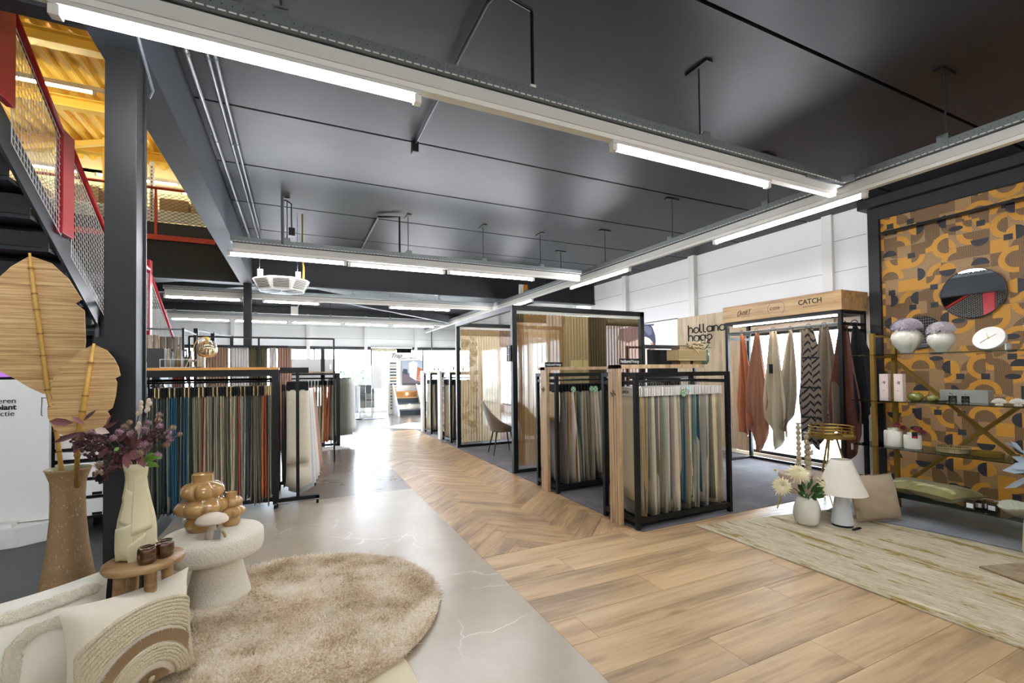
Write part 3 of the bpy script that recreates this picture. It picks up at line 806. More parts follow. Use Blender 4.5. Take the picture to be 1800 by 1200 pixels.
B().tube([(XS-.022, 7.8, 2.93), (XS-.022, 9.55, 1.86)], .026, 10).build('handrail', 'red_paint', r, smooth=True)
B().tube([(XS-.022, 9.6, 1.83), (XS-.022, 11.1, .95)], .026, 10).build('handrail', 'red_paint', r, smooth=True)
def wire_panel(poly, step, rad, name, parent, m, X, skew=sl):
    rad = rad*.75
    """welded wire inside a quadrilateral in the plane x=X. poly=(y_a, ztop_a, zbot_a, y_b, ztop_b, zbot_b)"""
    ya, ta, ba, yb, tb, bb = poly; b = B(); n = max(2, int((yb-ya)/step))
    for i in range(n+1):
        f = i/n; y = ya+(yb-ya)*f
        b.tube([(X, y, ta+(tb-ta)*f), (X, y, ba+(bb-ba)*f)], rad, 4, False)
    h = (ta-ba); nn = max(2, int(h/step/1.4))
    for j in range(nn+1):
        f = j/nn
        b.tube([(X, ya, ba+(ta-ba)*f), (X, yb, bb+(tb-bb)*f)], rad*(1.8 if j in (0, nn) else 1), 4, False)
    for y, t_, bo in ((ya, ta, ba), (yb, tb, bb)): b.tube([(X, y, t_), (X, y, bo)], rad*1.8, 4, False)
    return b.build(name, m, parent, kind='stuff')
wire_panel((4.41, 4.05, 3.17, 5.17, 3.55, 2.72), .042, .003, 'mesh_panel', r, 'mesh_white', XS-.02)
wire_panel((5.37, 3.48, 2.58, 6.2, 2.95, 2.12), .042, .003, 'mesh_panel', r, 'mesh_white', XS-.02)
wire_panel((6.22, 2.92, 2.13, 7.72, 2.90, 2.13), .055, .003, 'mesh_panel', r, 'mesh_white', XS-.02)
wire_panel((7.86, 2.84, 2.1, 9.5, 1.82, 1.08), .06, .004, 'mesh_panel', r, 'mesh_white', XS-.02)
wire_panel((3.2, 4.8, 3.95, 4.12, 4.2, 3.37), .042, .003, 'mesh_panel', r, 'mesh_white', XS-.02)

# ------------------------------------------------------------------ upper hall: mezzanine edge, yellow roof
mz = thing('mezzanine', 'black mezzanine deck with a red edge beam', 'deck', (-4.5, 10.3, 3.9))
B().box(-7.98, -.95, 10.36, 13.28, 3.9, 4.01).build('deck', 'beam_dark', mz)
B().box(-7.98, -1.35, 9.965, 9.985, 3.93, 4.02).build('edge_beam', 'red_edge', mz)
B().box(-7.98, -.95, 10.22, 10.34, 3.6, 4.005).build('joist', 'black_matt', mz)
mr = thing('guardrail', 'thin red guardrail with expanded metal mesh up on the mezzanine', 'railing', (-4, 10, 4.0))
for x in (-7.2, -5.9, -4.6, -3.45, -2.25, -1.1): B().box(x-.02, x+.02, 9.99, 10.03, 4.0, 4.86).build('post', 'red_edge', mr)
B().tube([(-7.9, 10.0, 4.86), (-.98, 10.0, 4.86)], .025, 8).build('handrail', 'red_edge', mr)
b = B(); rs = .0035; X0, X1, Z0, Z1 = -7.2, -1.0, 4.04, 4.78
u = X0-1.0
while u < X1:
    for sg in (1, -1):
        p0 = max(X0, min(X1, u)); 
        a0 = (u, Z0); a1 = (u+(Z1-Z0)*1.6, Z1)
        if sg < 0: a0, a1 = (u, Z1), (u+(Z1-Z0)*1.6, Z0)
        tt0 = max(0, (X0-a0[0])/(a1[0]-a0[0])); tt1 = min(1, (X1-a0[0])/(a1[0]-a0[0]))
        if tt1 > tt0:
            L_ = lambda q: (a0[0]+(a1[0]-a0[0])*q, 10.01, a0[1]+(a1[1]-a0[1])*q)
            b.bar(L_(tt0), L_(tt1), .007, .007)
    u += .10
b.build('mesh_infill', 'grey_pipe', mr, kind='stuff')
# stored stock racking and boxes on the mezzanine
mat('cardboard', '#a98a5c', .85, var=.1); mat('stock_beige', '#b9a06c', .8, var=.25, vscale=(12, 12, 40))
sk = thing('storage_racking', 'pale storage racking with perforated uprights on the mezzanine', 'shelves', (-4, 11, 4.01))
for x in (-6.6, -5.2, -3.8, -2.45, -1.35):
    B().box(x-.03, x+.03, 10.6, 10.66, 4.01, 5.55).build('upright', 'white_plastic', sk)
    h = B(); z = 4.1
    while z < 5.5: h.box(x-.008, x+.008, 10.595, 10.602, z, z+.03); z += .07
    h.build('hole', 'slot_dark', sk, kind='stuff')
for z in (4.12, 4.62): B().box(-6.6, -1.35, 10.62, 11.3, z, z+.04).build('shelf', 'white_plastic', sk)
for i, x in enumerate((-6.5, -5.9, -5.1, -4.5, -3.7, -3.1, -2.35, -1.85)):
    t2 = B().box(x, x+.45, 10.68, 11.2, 4.66, 4.66+.25+.06*(i % 3)).build('cardboard_box', 'stock_beige' if i % 2 else 'cardboard', None,
        label='tan carton on the mezzanine shelf, %s from the left' % ordinal(i+1), cat='box', group='cartons on the mezzanine shelf')
B().box(-8, -.9, 13.5, 13.6, 4.0, 7.4).build('wall_back', 'cream_wall', kind='structure')
B().box(-8, -.9, 13.4, 13.5, 4.01, 5.0).build('trim_15', 'white_trim', kind='structure')
# yellow corrugated roof
def roof_fn(u, v):
    x = -8.0+7.3*u
    ph = (u*33) % 1.0
    h = .0 if ph < .35 else (.09*(ph-.35)/.15 if ph < .5 else (.09 if ph < .85 else .09*(1-(ph-.85)/.15)))
    return (x, 2.6+v*11, 6.5+h)
ry = B().grid(roof_fn, 33*8, 1, .004).build('ceiling', 'yellow_paint', kind='structure')
for i, y in enumerate((4.6, 6.6, 8.7, 10.65, 12.6)):
    t2 = thing('roof_purlin', 'yellow steel purlin under the corrugated roof, %s from the viewer' % ordinal(i+1), 'beam', (-4.4, y, 6.3))
    B().box(-8, -.7, y-.09, y+.09, 6.30, 6.315).build('lower_flange', 'yellow_paint', t2)
    B().box(-8, -.7, y-.008, y+.008, 6.315, 6.48).build('web_plate', 'yellow_dark', t2)
    B().box(-8, -.7, y-.09, y+.09, 6.48, 6.495).build('upper_flange', 'yellow_paint', t2)
t2 = thing('roof_brace', 'yellow sloping brace in the roof above the mezzanine', 'beam', (-3.5, 11.6, 5.8))
B().bar((-5.0, 11.6, 5.72), (-3.0, 11.6, 6.3), .1, .1).build('bar', 'yellow_paint', t2)
t2 = thing('roof_post', 'slim yellow post above the mezzanine rail', 'column', (-3.3, 11.8, 4))
B().box(-3.56, -3.48, 11.9, 11.98, 4.01, 6.4).build('post', 'yellow_paint', t2)
for i, (y, z, a, b_) in enumerate(((9.4, 6.1, -4.4, -2.9), (9.4, 6.1, -6.2, -4.7), (12.6, 5.9, -5.6, -4.1), (12.6, 5.9, -3.9, -2.4), (12.2, 5.6, -2.3, -1.0), (5.5, 6.1, -3.4, -1.9))):
    lamp('x', y, a, b_, z, ('lit tube lamp high in the yellow roof, brightest one left of the near column', 'lit tube lamp high in the yellow roof, beyond the left edge', 'lit tube lamp seen through the stair mesh below the yellow roof', 'lit tube lamp above the mezzanine boxes, left of the near column', 'lit tube lamp just right of the near column above the red guardrail', 'lit tube lamp in the yellow roof nearest to the viewer')[i], group='lamps in the yellow roof', tm='tube_upper')
    B().box(a-.6, b_+.6, y-.03, y+.03, z, z+.05).build('light_trunking', 'trunking_white', None, label='trunking carrying the %s lamp of the yellow roof' % ordinal(i+1), cat='trunking')
# void side walls so the upper hall is closed
B().box(-.74, -.70, 2.6, 13.6, 3.95, 7.0).build('wall_right', 'cream_wall', kind='structure')
B().box(-8, -.7, 2.5, 2.6, 4.3, 7.0).build('wall_front', 'cream_wall', kind='structure')
B().box(-8, -.95, -3.5, 2.6, 3.9, 4.0).build('ceiling', 'ceiling_paint', kind='structure')

# ------------------------------------------------------------------ hanging fabric samples
def drape(seed, W, H, t, flare=0.0, amp=.012, waves=2.0, hem=.0, ny=7, nz=8):
    """folded cloth hanging from (0,0,0): width W along local y, thickness t along x"""
    rr = random.Random(seed); ph = rr.random()*6; ph2 = rr.random()*6
    b = B(); P = {}
    for s_ in (0, 1):
        for k in range(nz+1):
            v = k/nz
            for j in range(ny+1):
                u = j/ny; w = W*(1+flare*v)
                y = (u-.5)*w
                x = amp*(.25+v)*math.sin(waves*2*PI*u+ph+v*1.1)+amp*.8*v*math.sin(3.1*v+ph2)
                edge = min(1, .35+4*min(u, 1-u))
                x += (s_-.5)*t*edge*(1+.35*v)
                z = -H*v-(hem*v*math.sin(PI*u*1.3+ph2))
                P[s_, k, j] = len(b.v); b.v.append((x, y, z))
    for k in range(nz):
        for j in range(ny):
            b.f.append((P[0, k, j], P[0, k, j+1], P[0, k+1, j+1], P[0, k+1, j])); b.f.append((P[1, k, j+1], P[1, k, j], P[1, k+1, j], P[1, k+1, j+1]))
        b.f.append((P[1, k, 0], P[0, k, 0], P[0, k+1, 0], P[1, k+1, 0])); b.f.append((P[0, k, ny], P[1, k, ny], P[1, k+1, ny], P[0, k+1, ny]))
    for j in range(ny):
        b.f.append((P[0, nz, j], P[0, nz, j+1], P[1, nz, j+1], P[1, nz, j])); b.f.append((P[0, 0, j+1], P[0, 0, j], P[1, 0, j], P[1, 0, j+1]))
    return b
DR = {}
def drape_mesh(key, variants, **kw):
    if key not in DR:
        DR[key] = [drape(hash_(key)+i*17, **kw).mesh('fabric', 'sample_fabric', True) for i in range(variants)]
    return DR[key]
def hash_(s): return sum(ord(c)*(i+3) for i, c in enumerate(s)) % 9973
HOOK = {}
def hook_mesh(up, r=.0018):
    key = round(up, 3)
    if key not in HOOK:
        pts = [(0, 0, 0), (0, 0, up-.035)]+[(0, .016-.018*math.cos(a*PI/6)-.0, up-.035+.02+.018*math.sin(a*PI/6)-.006) for a in range(0, 8)]
        HOOK[key] = B().tube(pts, r, 4, False).mesh('hook', 'chrome', True)
    return HOOK[key]
HDR = {}
def header_mesh(m, w, h, t):
    key = (m, w, h, t)
    if key not in HDR: HDR[key] = B().box(-t/2, t/2, -w/2, w/2, -h, 0).mesh('header_card', m)
    return HDR[key]
CNAME = {}
def sample(x, y, zrail, fab, color, cname, hm, label, group, hdr_w=.34, hdr_h=.075, hdr_t=.010, rotz=0, drop=.06, sz=1.0, sy=1.0, lean=0.0):
    t = thing('fabric_sample', label, 'fabric sample', (x, y, zrail-drop), group, True, rotz)
    f = link('fabric', fab, t, color=color); f.location = (0, 0, -hdr_h+.012); f.scale = (1, sy, sz); f.rotation_euler = (0, lean, 0)
    link('header_card', header_mesh(hm, hdr_w, hdr_h, hdr_t), t)
    if drop > .03: link('hook', hook_mesh(drop), t)
    return t

def frame_rack(x0, x1, y0, y1, h, label, parts=True, bar=.04, rail_z=1.39, wheels=False, m='black_metal', base=.06):
    t = thing('sample_rack', label, 'rack', ((x0+x1)/2, (y0+y1)/2, 0))
    for x in (x0, x1-bar):
        for y in (y0, y1-bar):
            B().box(x, x+bar, y, y+bar, 0 if not wheels else base, h).build('post', m, t, bevel=.002)
    for z in (base, h-bar):
        for y in (y0, y1-bar): B().box(x0+bar, x1-bar, y+.001, y+bar-.001, z, z+bar).build('crossbar', m, t)
        for x in (x0, x1-bar): B().box(x+.001, x+bar-.001, y0+bar, y1-bar, z, z+bar).build('crossbar', m, t)
    for x in (x0, x1-bar): B().box(x+.004, x+bar-.004, y0+bar, y1-bar, rail_z-.025, rail_z+.01).build('rail_support', m, t)
    ym = (y0+y1)/2
    B().tube([(x0+bar/2, ym, rail_z), (x1-bar/2, ym, rail_z)], .0125, 8).build('hanging_rail', m, t)
    return t

# front right rack ---------------------------------------------------
fr_ = frame_rack(2.885, 4.155, 3.40, 3.935, 1.48, 'black steel sample rack with oak top, nearest on the right', bar=.042)
B().box(2.842, 4.0, 3.60, 3.76, 1.52, 1.56).build('oak_top', 'oak_board', fr_, bevel=.002)
B().box(2.842, 2.884, 3.60, 3.76, 0, 1.56).build('oak_side_board', 'oak_board', fr_, bevel=.002)
for i in range(1, 4):  # board joints
    B().box(2.8405, 2.842, 3.60+i*.04-.0008, 3.60+i*.04+.0008, .0, 1.56).build('board_joint', 'rod', fr_)
B().box(2.9, 4.14, 3.42, 3.92, .035, .045).build('base_tray', 'black_matt', fr_)

# stroke lettering (rounded letterforms built as thin tubes) ---------------------
def arc(cx, cy, r, a0, a1, n=12): return [(cx+r*math.cos(math.radians(a0+(a1-a0)*i/n)), cy+r*math.sin(math.radians(a0+(a1-a0)*i/n))) for i in range(n+1)]
GL = {
 'h': ([[(0, 0), (0, 1.45)], arc(.38, .6, .38, 180, 0)+[(.76, 0)]], .98),
 'o': ([arc(.46, .46, .46, 0, 360, 20)], 1.10),
 'l': ([[(0, 1.45), (0, .3)]+arc(.3, .3, .3, 180, 290, 8)], .62),
 'a': ([arc(.46, .46, .46, 0, 360, 20), [(.92, .92), (.92, 0)]], 1.14),
 'n': ([[(0, 0), (0, .92)], arc(.36, .56, .36, 180, 0)+[(.72, 0)]], .94),
 'd': ([arc(.46, .46, .46, 0, 360, 20), [(.92, 1.45), (.92, 0)]], 1.14),
 'g': ([arc(.46, .50, .42, 200, 520, 20), arc(.46, .50, .42, -20, -70, 4)+[(.35, .05), (.55, -.1)], arc(.42, -.3, .26, 60, 300, 12)], 1.1),
 ' ': ([], .6)}
def strokes(words, o, ex, ey, s, rad, m, parent, name='lettering'):
    """words drawn from origin o with unit axes ex, ey, letter size s"""
    b = B(); o = Vector(o); ex = Vector(ex); ey = Vector(ey); x = 0
    for c in words:
        st, adv = GL[c]
        for p in st: b.tube([o+ex*((x+a)*s)+ey*(q*s) for a, q in p], rad, 6)
        x += adv
    b.build(name, m, parent, smooth=True); return x*s
def emblem(o, ex, ey, s, rad, m, parent):
    b = B(); o = Vector(o); ex = Vector(ex); ey = Vector(ey)
    P = lambda pts: [o+ex*a*s+ey*q*s for a, q in pts]
    b.tube(P([(-.75, .0), (.75, 0)]), rad, 5)
    b.tube(P([(0, -.2), (0, 1.1)]+[]), rad, 5); b.tube(P(arc(.3, .35, .3, 180, 0)+[(.6, 0)]), rad, 5)
    b.tube(P([(0.1, .2), (.1, -1.1)]), rad, 5); b.tube(P(arc(-.2, -.35, .3, 0, -180)+[(-.5, 0)]), rad, 5)
    b.tube(P(arc(-.85, .18, .2, 0, 360)), rad, 5); b.tube(P(arc(.85, -.18, .2, 0, 360)), rad, 5)
    b.build('emblem', m, parent)
emblem((2.8395, 3.685, 1.275), (0, -1, 0), (0, 0, 1), .038, .0025, 'text_black', fr_)

def name_sign(x0, x1, y, z, label):
    t = thing('name_sign', label, 'sign', ((x0+x1)/2, y, z))
    B().box(x0, x1, y, y+.006, z, z+.062).build('plate', 'header_black', t)
    B().box(x0+.03, x1-.03, y+.006, y+.03, z, z+.003).build('foot', 'header_black', t)
    w = (x1-x0)*.86; s = w/ sum(GL[c][1] for c in 'holland haag')
    strokes('holland haag', (x0+(x1-x0)*.07, y-.001, z+.02), (1, 0, 0), (0, 0, 1), s, .0022, 'text_white', t)
name_sign(2.925, 3.195, 3.68, 1.56, 'small black name sign on the nearest right rack, beside the basket')
name_sign(2.905, 3.165, 5.16, 1.56, 'small black name sign on the second right rack')

# colours read off the photograph, left to right
R1 = ['c9bf9f sand', '9d9072 olive', 'a59c80 sand', 'b39a66 ochre', '6d6f6b grey', 'b58a3a mustard', '5a6a6c slate', 'cfc5a8 cream', '8b8474 taupe', '75604e brown', 'b9b094 sand', '7f8a80 sage', '9aa38e sage', 'cfc8ae cream',
      '6b5f66 mauve', '9b8f7a taupe', 'd3c9ae cream', '7a6a66 mauve', 'b5aa8e sand', '0f4a55 teal', '8d5f46 rust', '8c8064 olive', 'd2c6a6 cream', '3f5a55 green', '5f766e green', '12404c teal', 'a7a08c stone', '9d9a90 grey', '8f8c84 grey', 'b5b2a6 pale grey',
      'a89a7a sand', 'c5b892 straw', 'd0c49e straw', 'a28c66 tan', '8a7a5e tan', 'b3a684 sand']
R1x = []
for i, s_ in enumerate(R1):
    R1x.append(s_)
    if i > 4 and i % 2 == 0: R1x.append(('6f6a58 olive', '8a8472 taupe', 'a89f86 sand', '4f5a58 slate', '9a8f7c taupe')[i % 5])
R1 = R1x
dm = drape_mesh('rack_a', 8, W=.40, H=1.16, t=.012, amp=.009, waves=1.6, hem=.03)
n1 = len(R1)
for i, s_ in enumerate(R1):
    col, cn = s_.split(' ', 1); x = 2.965+i*(4.085-2.965)/(n1-1)
    hgt = (.86 if i == 0 else .93 if i == 1 else RNG.choice((1.0, 1.0, .98, .9, .95, 1.0)))
    t = sample(x, 3.668+RNG.uniform(-.015, .015), 1.39, dm[i % 8], col, cn, 'header_white',
           '%s curtain sample, %s from the oak board on the nearest right rack' % (cn, ordinal(i+1)), 'samples on the nearest right rack',
           hdr_w=.44, hdr_h=.082, hdr_t=.015, drop=.058, sz=hgt, sy=1.08+RNG.uniform(-.09, .05), lean=RNG.uniform(-.03, .02))
    if i == 0: text('CATCH', .034, (-.0095, -.02, -.045), (PI/2, 0, -PI/2), 'text_black', t, align='CENTER', bold=.0006)
t = thing('green_sticker', 'round green dotted sticker hanging on the nearest right rack', 'sticker', (3.53, 3.43, 1.27))
B().tube([(3.53, 3.434, 1.27), (3.53, 3.437, 1.27)], .040, 16).build('disc', 'green_sticker' if 'green_sticker' in MATS else (mat('green_sticker', '#6f9a72', .6) and 'green_sticker'), t)
for k in range(5): B().tube([(3.53+.022*math.cos(k*1.257), 3.432, 1.27+.022*math.sin(k*1.257)), (3.53+.022*math.cos(k*1.257), 3.434, 1.27+.022*math.sin(k*1.257))], .006, 8).build('dot', 'text_white', t)
mat('ribbon_blue', '#a9d6dc', .6)
B().bar((3.56, 3.432, 1.33), (3.63, 3.432, 1.285), .002, .018).build('ribbon', 'ribbon_blue', t)

# second right rack -----------------------------------------------------
fr2 = frame_rack(2.885, 3.95, 4.86, 5.39, 1.48, 'black steel sample rack with oak top, second on the right', bar=.042)
B().box(2.842, 3.9, 5.06, 5.22, 1.52, 1.56).build('oak_top', 'oak_board', fr2, bevel=.002)
B().box(2.842, 2.884, 5.02, 5.18, 0, 1.56).build('oak_side_board', 'oak_board', fr2, bevel=.002)
emblem((2.8395, 5.10, 1.275), (0, -1, 0), (0, 0, 1), .038, .0025, 'text_black', fr2)
B().box(2.9, 3.93, 4.88, 5.37, .035, .045).build('base_tray', 'black_matt', fr2)
R2 = ['e0d0ab cream', '55504a charcoal', '6f6a60 grey', '8c6a46 brown', 'd8d0bc cream', '8a6648 brown', '34564a dark green', 'a39a80 sand', '8c8470 taupe', '6f6a5e taupe', '9c9078 sand', 'cfc4ae cream', 'd2c7b2 cream', '8f8a7c grey', '76705f olive', '5c5a52 charcoal', '4a4640 charcoal', '9a8f76 sand', '777064 taupe', '5a564e charcoal']
dm2 = drape_mesh('rack_b', 6, W=.40, H=1.16, t=.020, amp=.02, waves=1.3, hem=.02, flare=.12)
for i, s_ in enumerate(R2):
    col, cn = s_.split(' ', 1); x = 2.98+i*.048
    sample(x, 5.125, 1.39, dm2[i % 6], col, cn, 'header_black', '%s fabric sample, %s from the oak board on the second right rack' % (cn, ordinal(i+1)), 'samples on the second right rack',
           hdr_w=.36, hdr_h=.10, hdr_t=.014, drop=.055, sz=(.32 if i == 0 else .9 if i in (11, 12) else 1.0), lean=-.05 if i in (4, 6, 11, 12) else RNG.uniform(-.02, .02))
for i, x in enumerate((3.18, 3.46, 3.52)):
    t = thing('green_sticker', 'round green sticker on the second right rack, %s from the left' % ordinal(i+1), 'sticker', (x, 4.9, 1.27))
    B().tube([(x, 4.925, 1.27), (x, 4.928, 1.27)], .04, 14).build('disc', 'green_sticker', t)
    for k in range(4): B().tube([(x+.02*math.cos(k*1.57), 4.923, 1.27+.02*math.sin(k*1.57)), (x+.02*math.cos(k*1.57), 4.925, 1.27+.02*math.sin(k*1.57))], .006, 8).build('dot', 'text_white', t)
mat('speckle_box', '#a89a62', .7, var=.5, vscale=(90, 90, 90))
t = thing('sample_block', 'small speckled straw-coloured block standing on the second right rack', 'block', (3.45, 5.1, 1.56))
B().box(3.33, 3.43, 5.08, 5.2, 1.56, 1.65).build('block', 'speckle_box', t, bevel=.003); B().box(3.435, 3.52, 5.08, 5.2, 1.56, 1.65).build('block', 'speckle_box', t, bevel=.003)

# rope basket on the nearest rack
mat('rope', '#5f4b30', .85, bump=.6, bscale=120, var=.15, vscale=(40, 40, 40)); mat('rope_pale', '#bda67a', .85, bump=.5, bscale=120)
t = thing('rope_basket', 'stack of woven rope boxes tied with a bow on the nearest right rack', 'basket', (3.85, 3.68, 1.56))
for x0, x1 in ((3.675, 3.83), (3.86, 4.0)): B().box(x0, x1, 3.62, 3.74, 1.56, 1.60).build('lower_box', 'rope', t, bevel=.004)
B().box(3.63, 4.03, 3.60, 3.76, 1.601, 1.715).build('body', 'rope', t, bevel=.006)
B().box(3.67, 3.98, 3.62, 3.74, 1.716, 1.755).build('upper_box', 'rope', t, bevel=.004)
st = B()
for i in range(31): st.tube([(3.635+i*.013, 3.596, 1.603), (3.635+i*.013, 3.596, 1.712)], .0042, 5)
for i in range(12): st.tube([(3.626, 3.605+i*.0135, 1.603), (3.626, 3.605+i*.0135, 1.712)], .0042, 5)
for x0, x1, z0, z1, yy in ((3.675, 3.83, 1.562, 1.60, 3.617), (3.86, 4.0, 1.562, 1.60, 3.617), (3.67, 3.98, 1.718, 1.753, 3.617)):
    for i in range(int((x1-x0)/.013)): st.tube([(x0+.004+i*.013, yy, z0), (x0+.004+i*.013, yy, z1)], .004, 5)
st.build('strand', 'rope_pale', t, kind='stuff')
for zz in (1.604, 1.712): B().tube([(3.63, 3.596, zz), (4.03, 3.596, zz)], .006, 6).build('rim', 'rope_pale', t)
for k, (dx, s_) in enumerate(((.05, 1), (-.06, -1), (.11, 1))):
    B().tube([(3.84+dx*.2, 3.66, 1.765), (3.84+dx, 3.62, 1.79), (3.84+dx*1.7, 3.60, 1.765), (3.84+dx*.9, 3.59, 1.74), (3.84, 3.62, 1.765)], .008, 6).build('bow', 'rope_pale', t, smooth=True)
B().tube([(3.82, 3.60, 1.77), (3.86, 3.59, 1.72), (3.91, 3.59, 1.68)], .009, 6).build('bow', 'rope_pale', t)

# left fabric rack -----------------------------------------------------
lr = thing('sample_rack', 'long black fabric rack with pine top on castors at the left', 'rack', (-.8, 6.0, 0))
X0, X1, Y0, Y1 = -1.45, -.18, 5.78, 6.35
for x in (X0, X1-.07):
    for y in (Y0, Y1-.05): B().box(x, x+.07, y, y+.05, .09, 1.49).build('post', 'black_metal', lr, bevel=.002)
B().box(X0, X1, Y0, Y0+.05, 1.49, 1.56).build('top_beam', 'black_metal', lr)
B().box(X0, X1, Y1-.05, Y1, 1.49, 1.56).build('top_beam', 'black_metal', lr)
B().box(X0, X1, Y0-.01, Y1, 1.562, 1.59).build('pine_top', 'pine_top', lr, bevel=.003)
B().box(X0, X1-.02, Y0+.02, Y0+.05, .09, .13).build('lower_bar', 'black_metal', lr)
B().box(X0, X1-.02, Y1-.05, Y1-.02, .09, .13).build('lower_bar', 'black_metal', lr)
B().box(X1-.06, X1-.02, Y0, Y1+.1, .06, .10).build('foot', 'black_metal', lr)
B().tube([(X0, 6.02, 1.455), (X1, 6.02, 1.455)], .014, 8).build('hanging_rail', 'black_metal', lr)
B().tube([(X0, 5.9, 1.43), (X1, 5.9, 1.43)], .01, 8).build('hanging_rail', 'black_metal', lr)
def castor(x, y, parent):
    c_ = B().tube([(x-.012, y, .03), (x+.012, y, .03)], .03, 12).build('castor', 'black_matt', parent)
    B().box(x-.016, x+.016, y-.02, y+.02, .045, .09).build('fork', 'chrome', c_)
castor(-.22, 5.82, lr); castor(-.22, 6.35, lr); castor(-1.4, 5.82, lr); castor(-1.4, 6.3, lr)
RL = ['5b5f52 grey', '6e6a55 olive', '30353a charcoal', '6f705e olive', '23303a navy', '3c4a44 green', '555c4c olive', '1e2a30 navy', '8a8b74 sage', '2a5468 blue', '245a72 blue', '1f5068 blue', '27607a blue', '2c3438 charcoal', '8f8f74 sage', '1d2c38 navy',
      '2f6076 blue', '28566a blue', '747a60 olive', '16262e navy', '8c8a72 sage', '9c977c sage', '7f7a68 taupe', 'a79c80 sand', '8f8a60 olive', '7c3038 red', 'bcae8c sand', 'cabd9c cream', '9a937c sage', '837c6c taupe', '2e3036 charcoal', 'ada084 sand', 'b5aa90 sand', '5c584e charcoal', 'c9bda0 cream',
      'a2967a sand', '6a6656 olive', '8c8670 sage', '5e5648 brown', 'c7bc9c cream', 'cfc4a6 cream', 'bdb294 sand', '6e6352 brown', 'a84a3a red floral', 'd9d2c0 ivory', '7e8076 grey', 'd4ccb8 ivory', '3e4a4c slate', '4b5450 slate', '2e3438 charcoal', '70685a taupe', '877c68 taupe', '6a6050 brown', '8a8070 taupe', '5c564c brown', '756c5e taupe',
      'c86a2a orange', 'b9581f orange', '24262a black', '7d7668 taupe', '8c8574 taupe']
dl = drape_mesh('rack_c', 8, W=.42, H=1.20, t=.012, amp=.006, waves=1.5, hem=.02)
nL = len(RL)
for i, s_ in enumerate(RL):
    col, cn = s_.split(' ', 1); x = -1.345+i*(1.345-.262)/(nL-1)
    hm = 'header_gold' if (i % 7 in (2, 4) or i in (57, 59)) else 'header_black'
    sample(x, 5.985+RNG.uniform(-.02, .02), 1.455, dl[i % 8], col, cn, hm, '%s fabric sample, %s from the column on the long left rack' % (cn, ordinal(i+1)), 'samples on the long left rack',
           hdr_w=.40, hdr_h=.105, hdr_t=.011, drop=.075, sz=RNG.choice((.96, 1, 1, 1.02, .99)) if i not in (47, 49) else .35, sy=1.0+RNG.uniform(-.09, .06), lean=RNG.uniform(-.012, .012))
# dark striped samples just past the post
for i in range(3):
    sample(-.155+i*.022, 6.45, 1.44, dl[i], ('4a4640', '57534c', '3e3c38')[i], 'dark', 'header_black', 'dark striped velvet sample behind the right post of the left rack, %s from left' % ordinal(i+1), 'dark striped samples behind the post', hdr_w=.3, hdr_h=.09, hdr_t=.012, drop=.06, sz=.96)
# white samples on a rolling stand, faces towards us
ws = thing('rolling_stand', 'slim black rolling stand holding the ivory samples', 'rack', (.02, 6.0, 0))
B().box(-.005, .03, 5.83, 5.865, .09, 1.58).build('post', 'black_metal', ws)
B().box(-.005, .03, 6.75, 6.785, .09, 1.58).build('post', 'black_metal', ws)
B().box(-.22, .24, 5.83, 5.87, .06, .10).build('foot', 'black_metal', ws); B().box(-.22, .24, 6.75, 6.79, .06, .10).build('foot', 'black_metal', ws)
B().tube([(.012, 5.87, 1.46), (.012, 6.78, 1.46)], .012, 8).build('hanging_rail', 'black_metal', ws)
B().box(-.17, .13, 5.79, 5.825, 1.52, 1.585).build('top_plate', 'black_metal', ws)
for x, y in ((.22, 5.85), (-.2, 5.86), (.22, 6.77), (-.2, 6.77)): castor(x, y, ws)
WS = [('e8dfc8', 'ivory', .74, 0), ('e9e2cf', 'ivory', .98, .01), ('c6ccd0', 'grey blue', 1.04, .03), ('e6e4de', 'white', 1.02, .05), ('dcdad6', 'pale grey', 1.0, .07), ('e8e6e0', 'white', .98, .09), ('d9d4cc', 'pale grey', .96, .10), ('c98a72', 'dusty pink', .94, .12), ('a89a84', 'beige', .93, .14), ('8f8474', 'taupe', .92, .15)]
dw = drape_mesh('rack_d', 4, W=.23, H=1.16, t=.018, amp=.012, waves=1.0, hem=.03, flare=.25)
for i, (col, cn, sz, ln) in enumerate(WS):
    y = 5.93+i*.085
    t = sample(.015, y, 1.46, dw[0] if i else drape(3, .24, 1.16, .012, amp=.003).mesh('fabric', 'sample_fabric', True), col, cn, 'header_black', '%s curtain sample on the rolling stand, %s from the front' % (cn, ordinal(i+1)), 'samples on the rolling stand', hdr_w=.23, hdr_h=.10, hdr_t=.012, rotz=PI/2, drop=.045, sz=sz)
    t.children[0].location = (0, -ln*.6, -.09); t.children[0].rotation_euler = (-ln*.55, 0, 0)

# things on the pine top ---------------------------------------------------
t = thing('table_lamp', 'brass arc table lamp with a ribbed glass globe on the pine top', 'lamp', (-1.0, 6.0, 1.59))
B().lathe([(.05, 1.59), (.05, 1.60), (.01, 1.605)], (-.99, 6.0, 0), 16).build('foot', 'black_metal', t)
B().tube([(-1.0, 6.0, 1.6)]+[(-.90-.115*math.cos(a), 6.0, 1.80+.13*math.sin(a)) for a in [i*PI/10 for i in range(0, 7)]]+[(-.895, 6.0, 1.90)], .005, 8).build('arc', 'brass', t, smooth=True)
mat('glass_amber', '#efe0b0', .05, trans=.85, ior=1.2)
B().lathe([(.02, .10), (.06, .085), (.098, .02), (.10, -.03), (.075, -.08), (.03, -.095), (.002, -.098)], (-.89, 6.0, 1.80), 28, rf=lambda a, z: 1+.03*math.cos(a*14)).build('globe', 'glass_amber', t, smooth=True)
B().lathe([(.02, 1.86), (.02, 1.92), (.008, 1.93)], (-.89, 6, 0), 12).build('lamp_holder', 'brass', t)
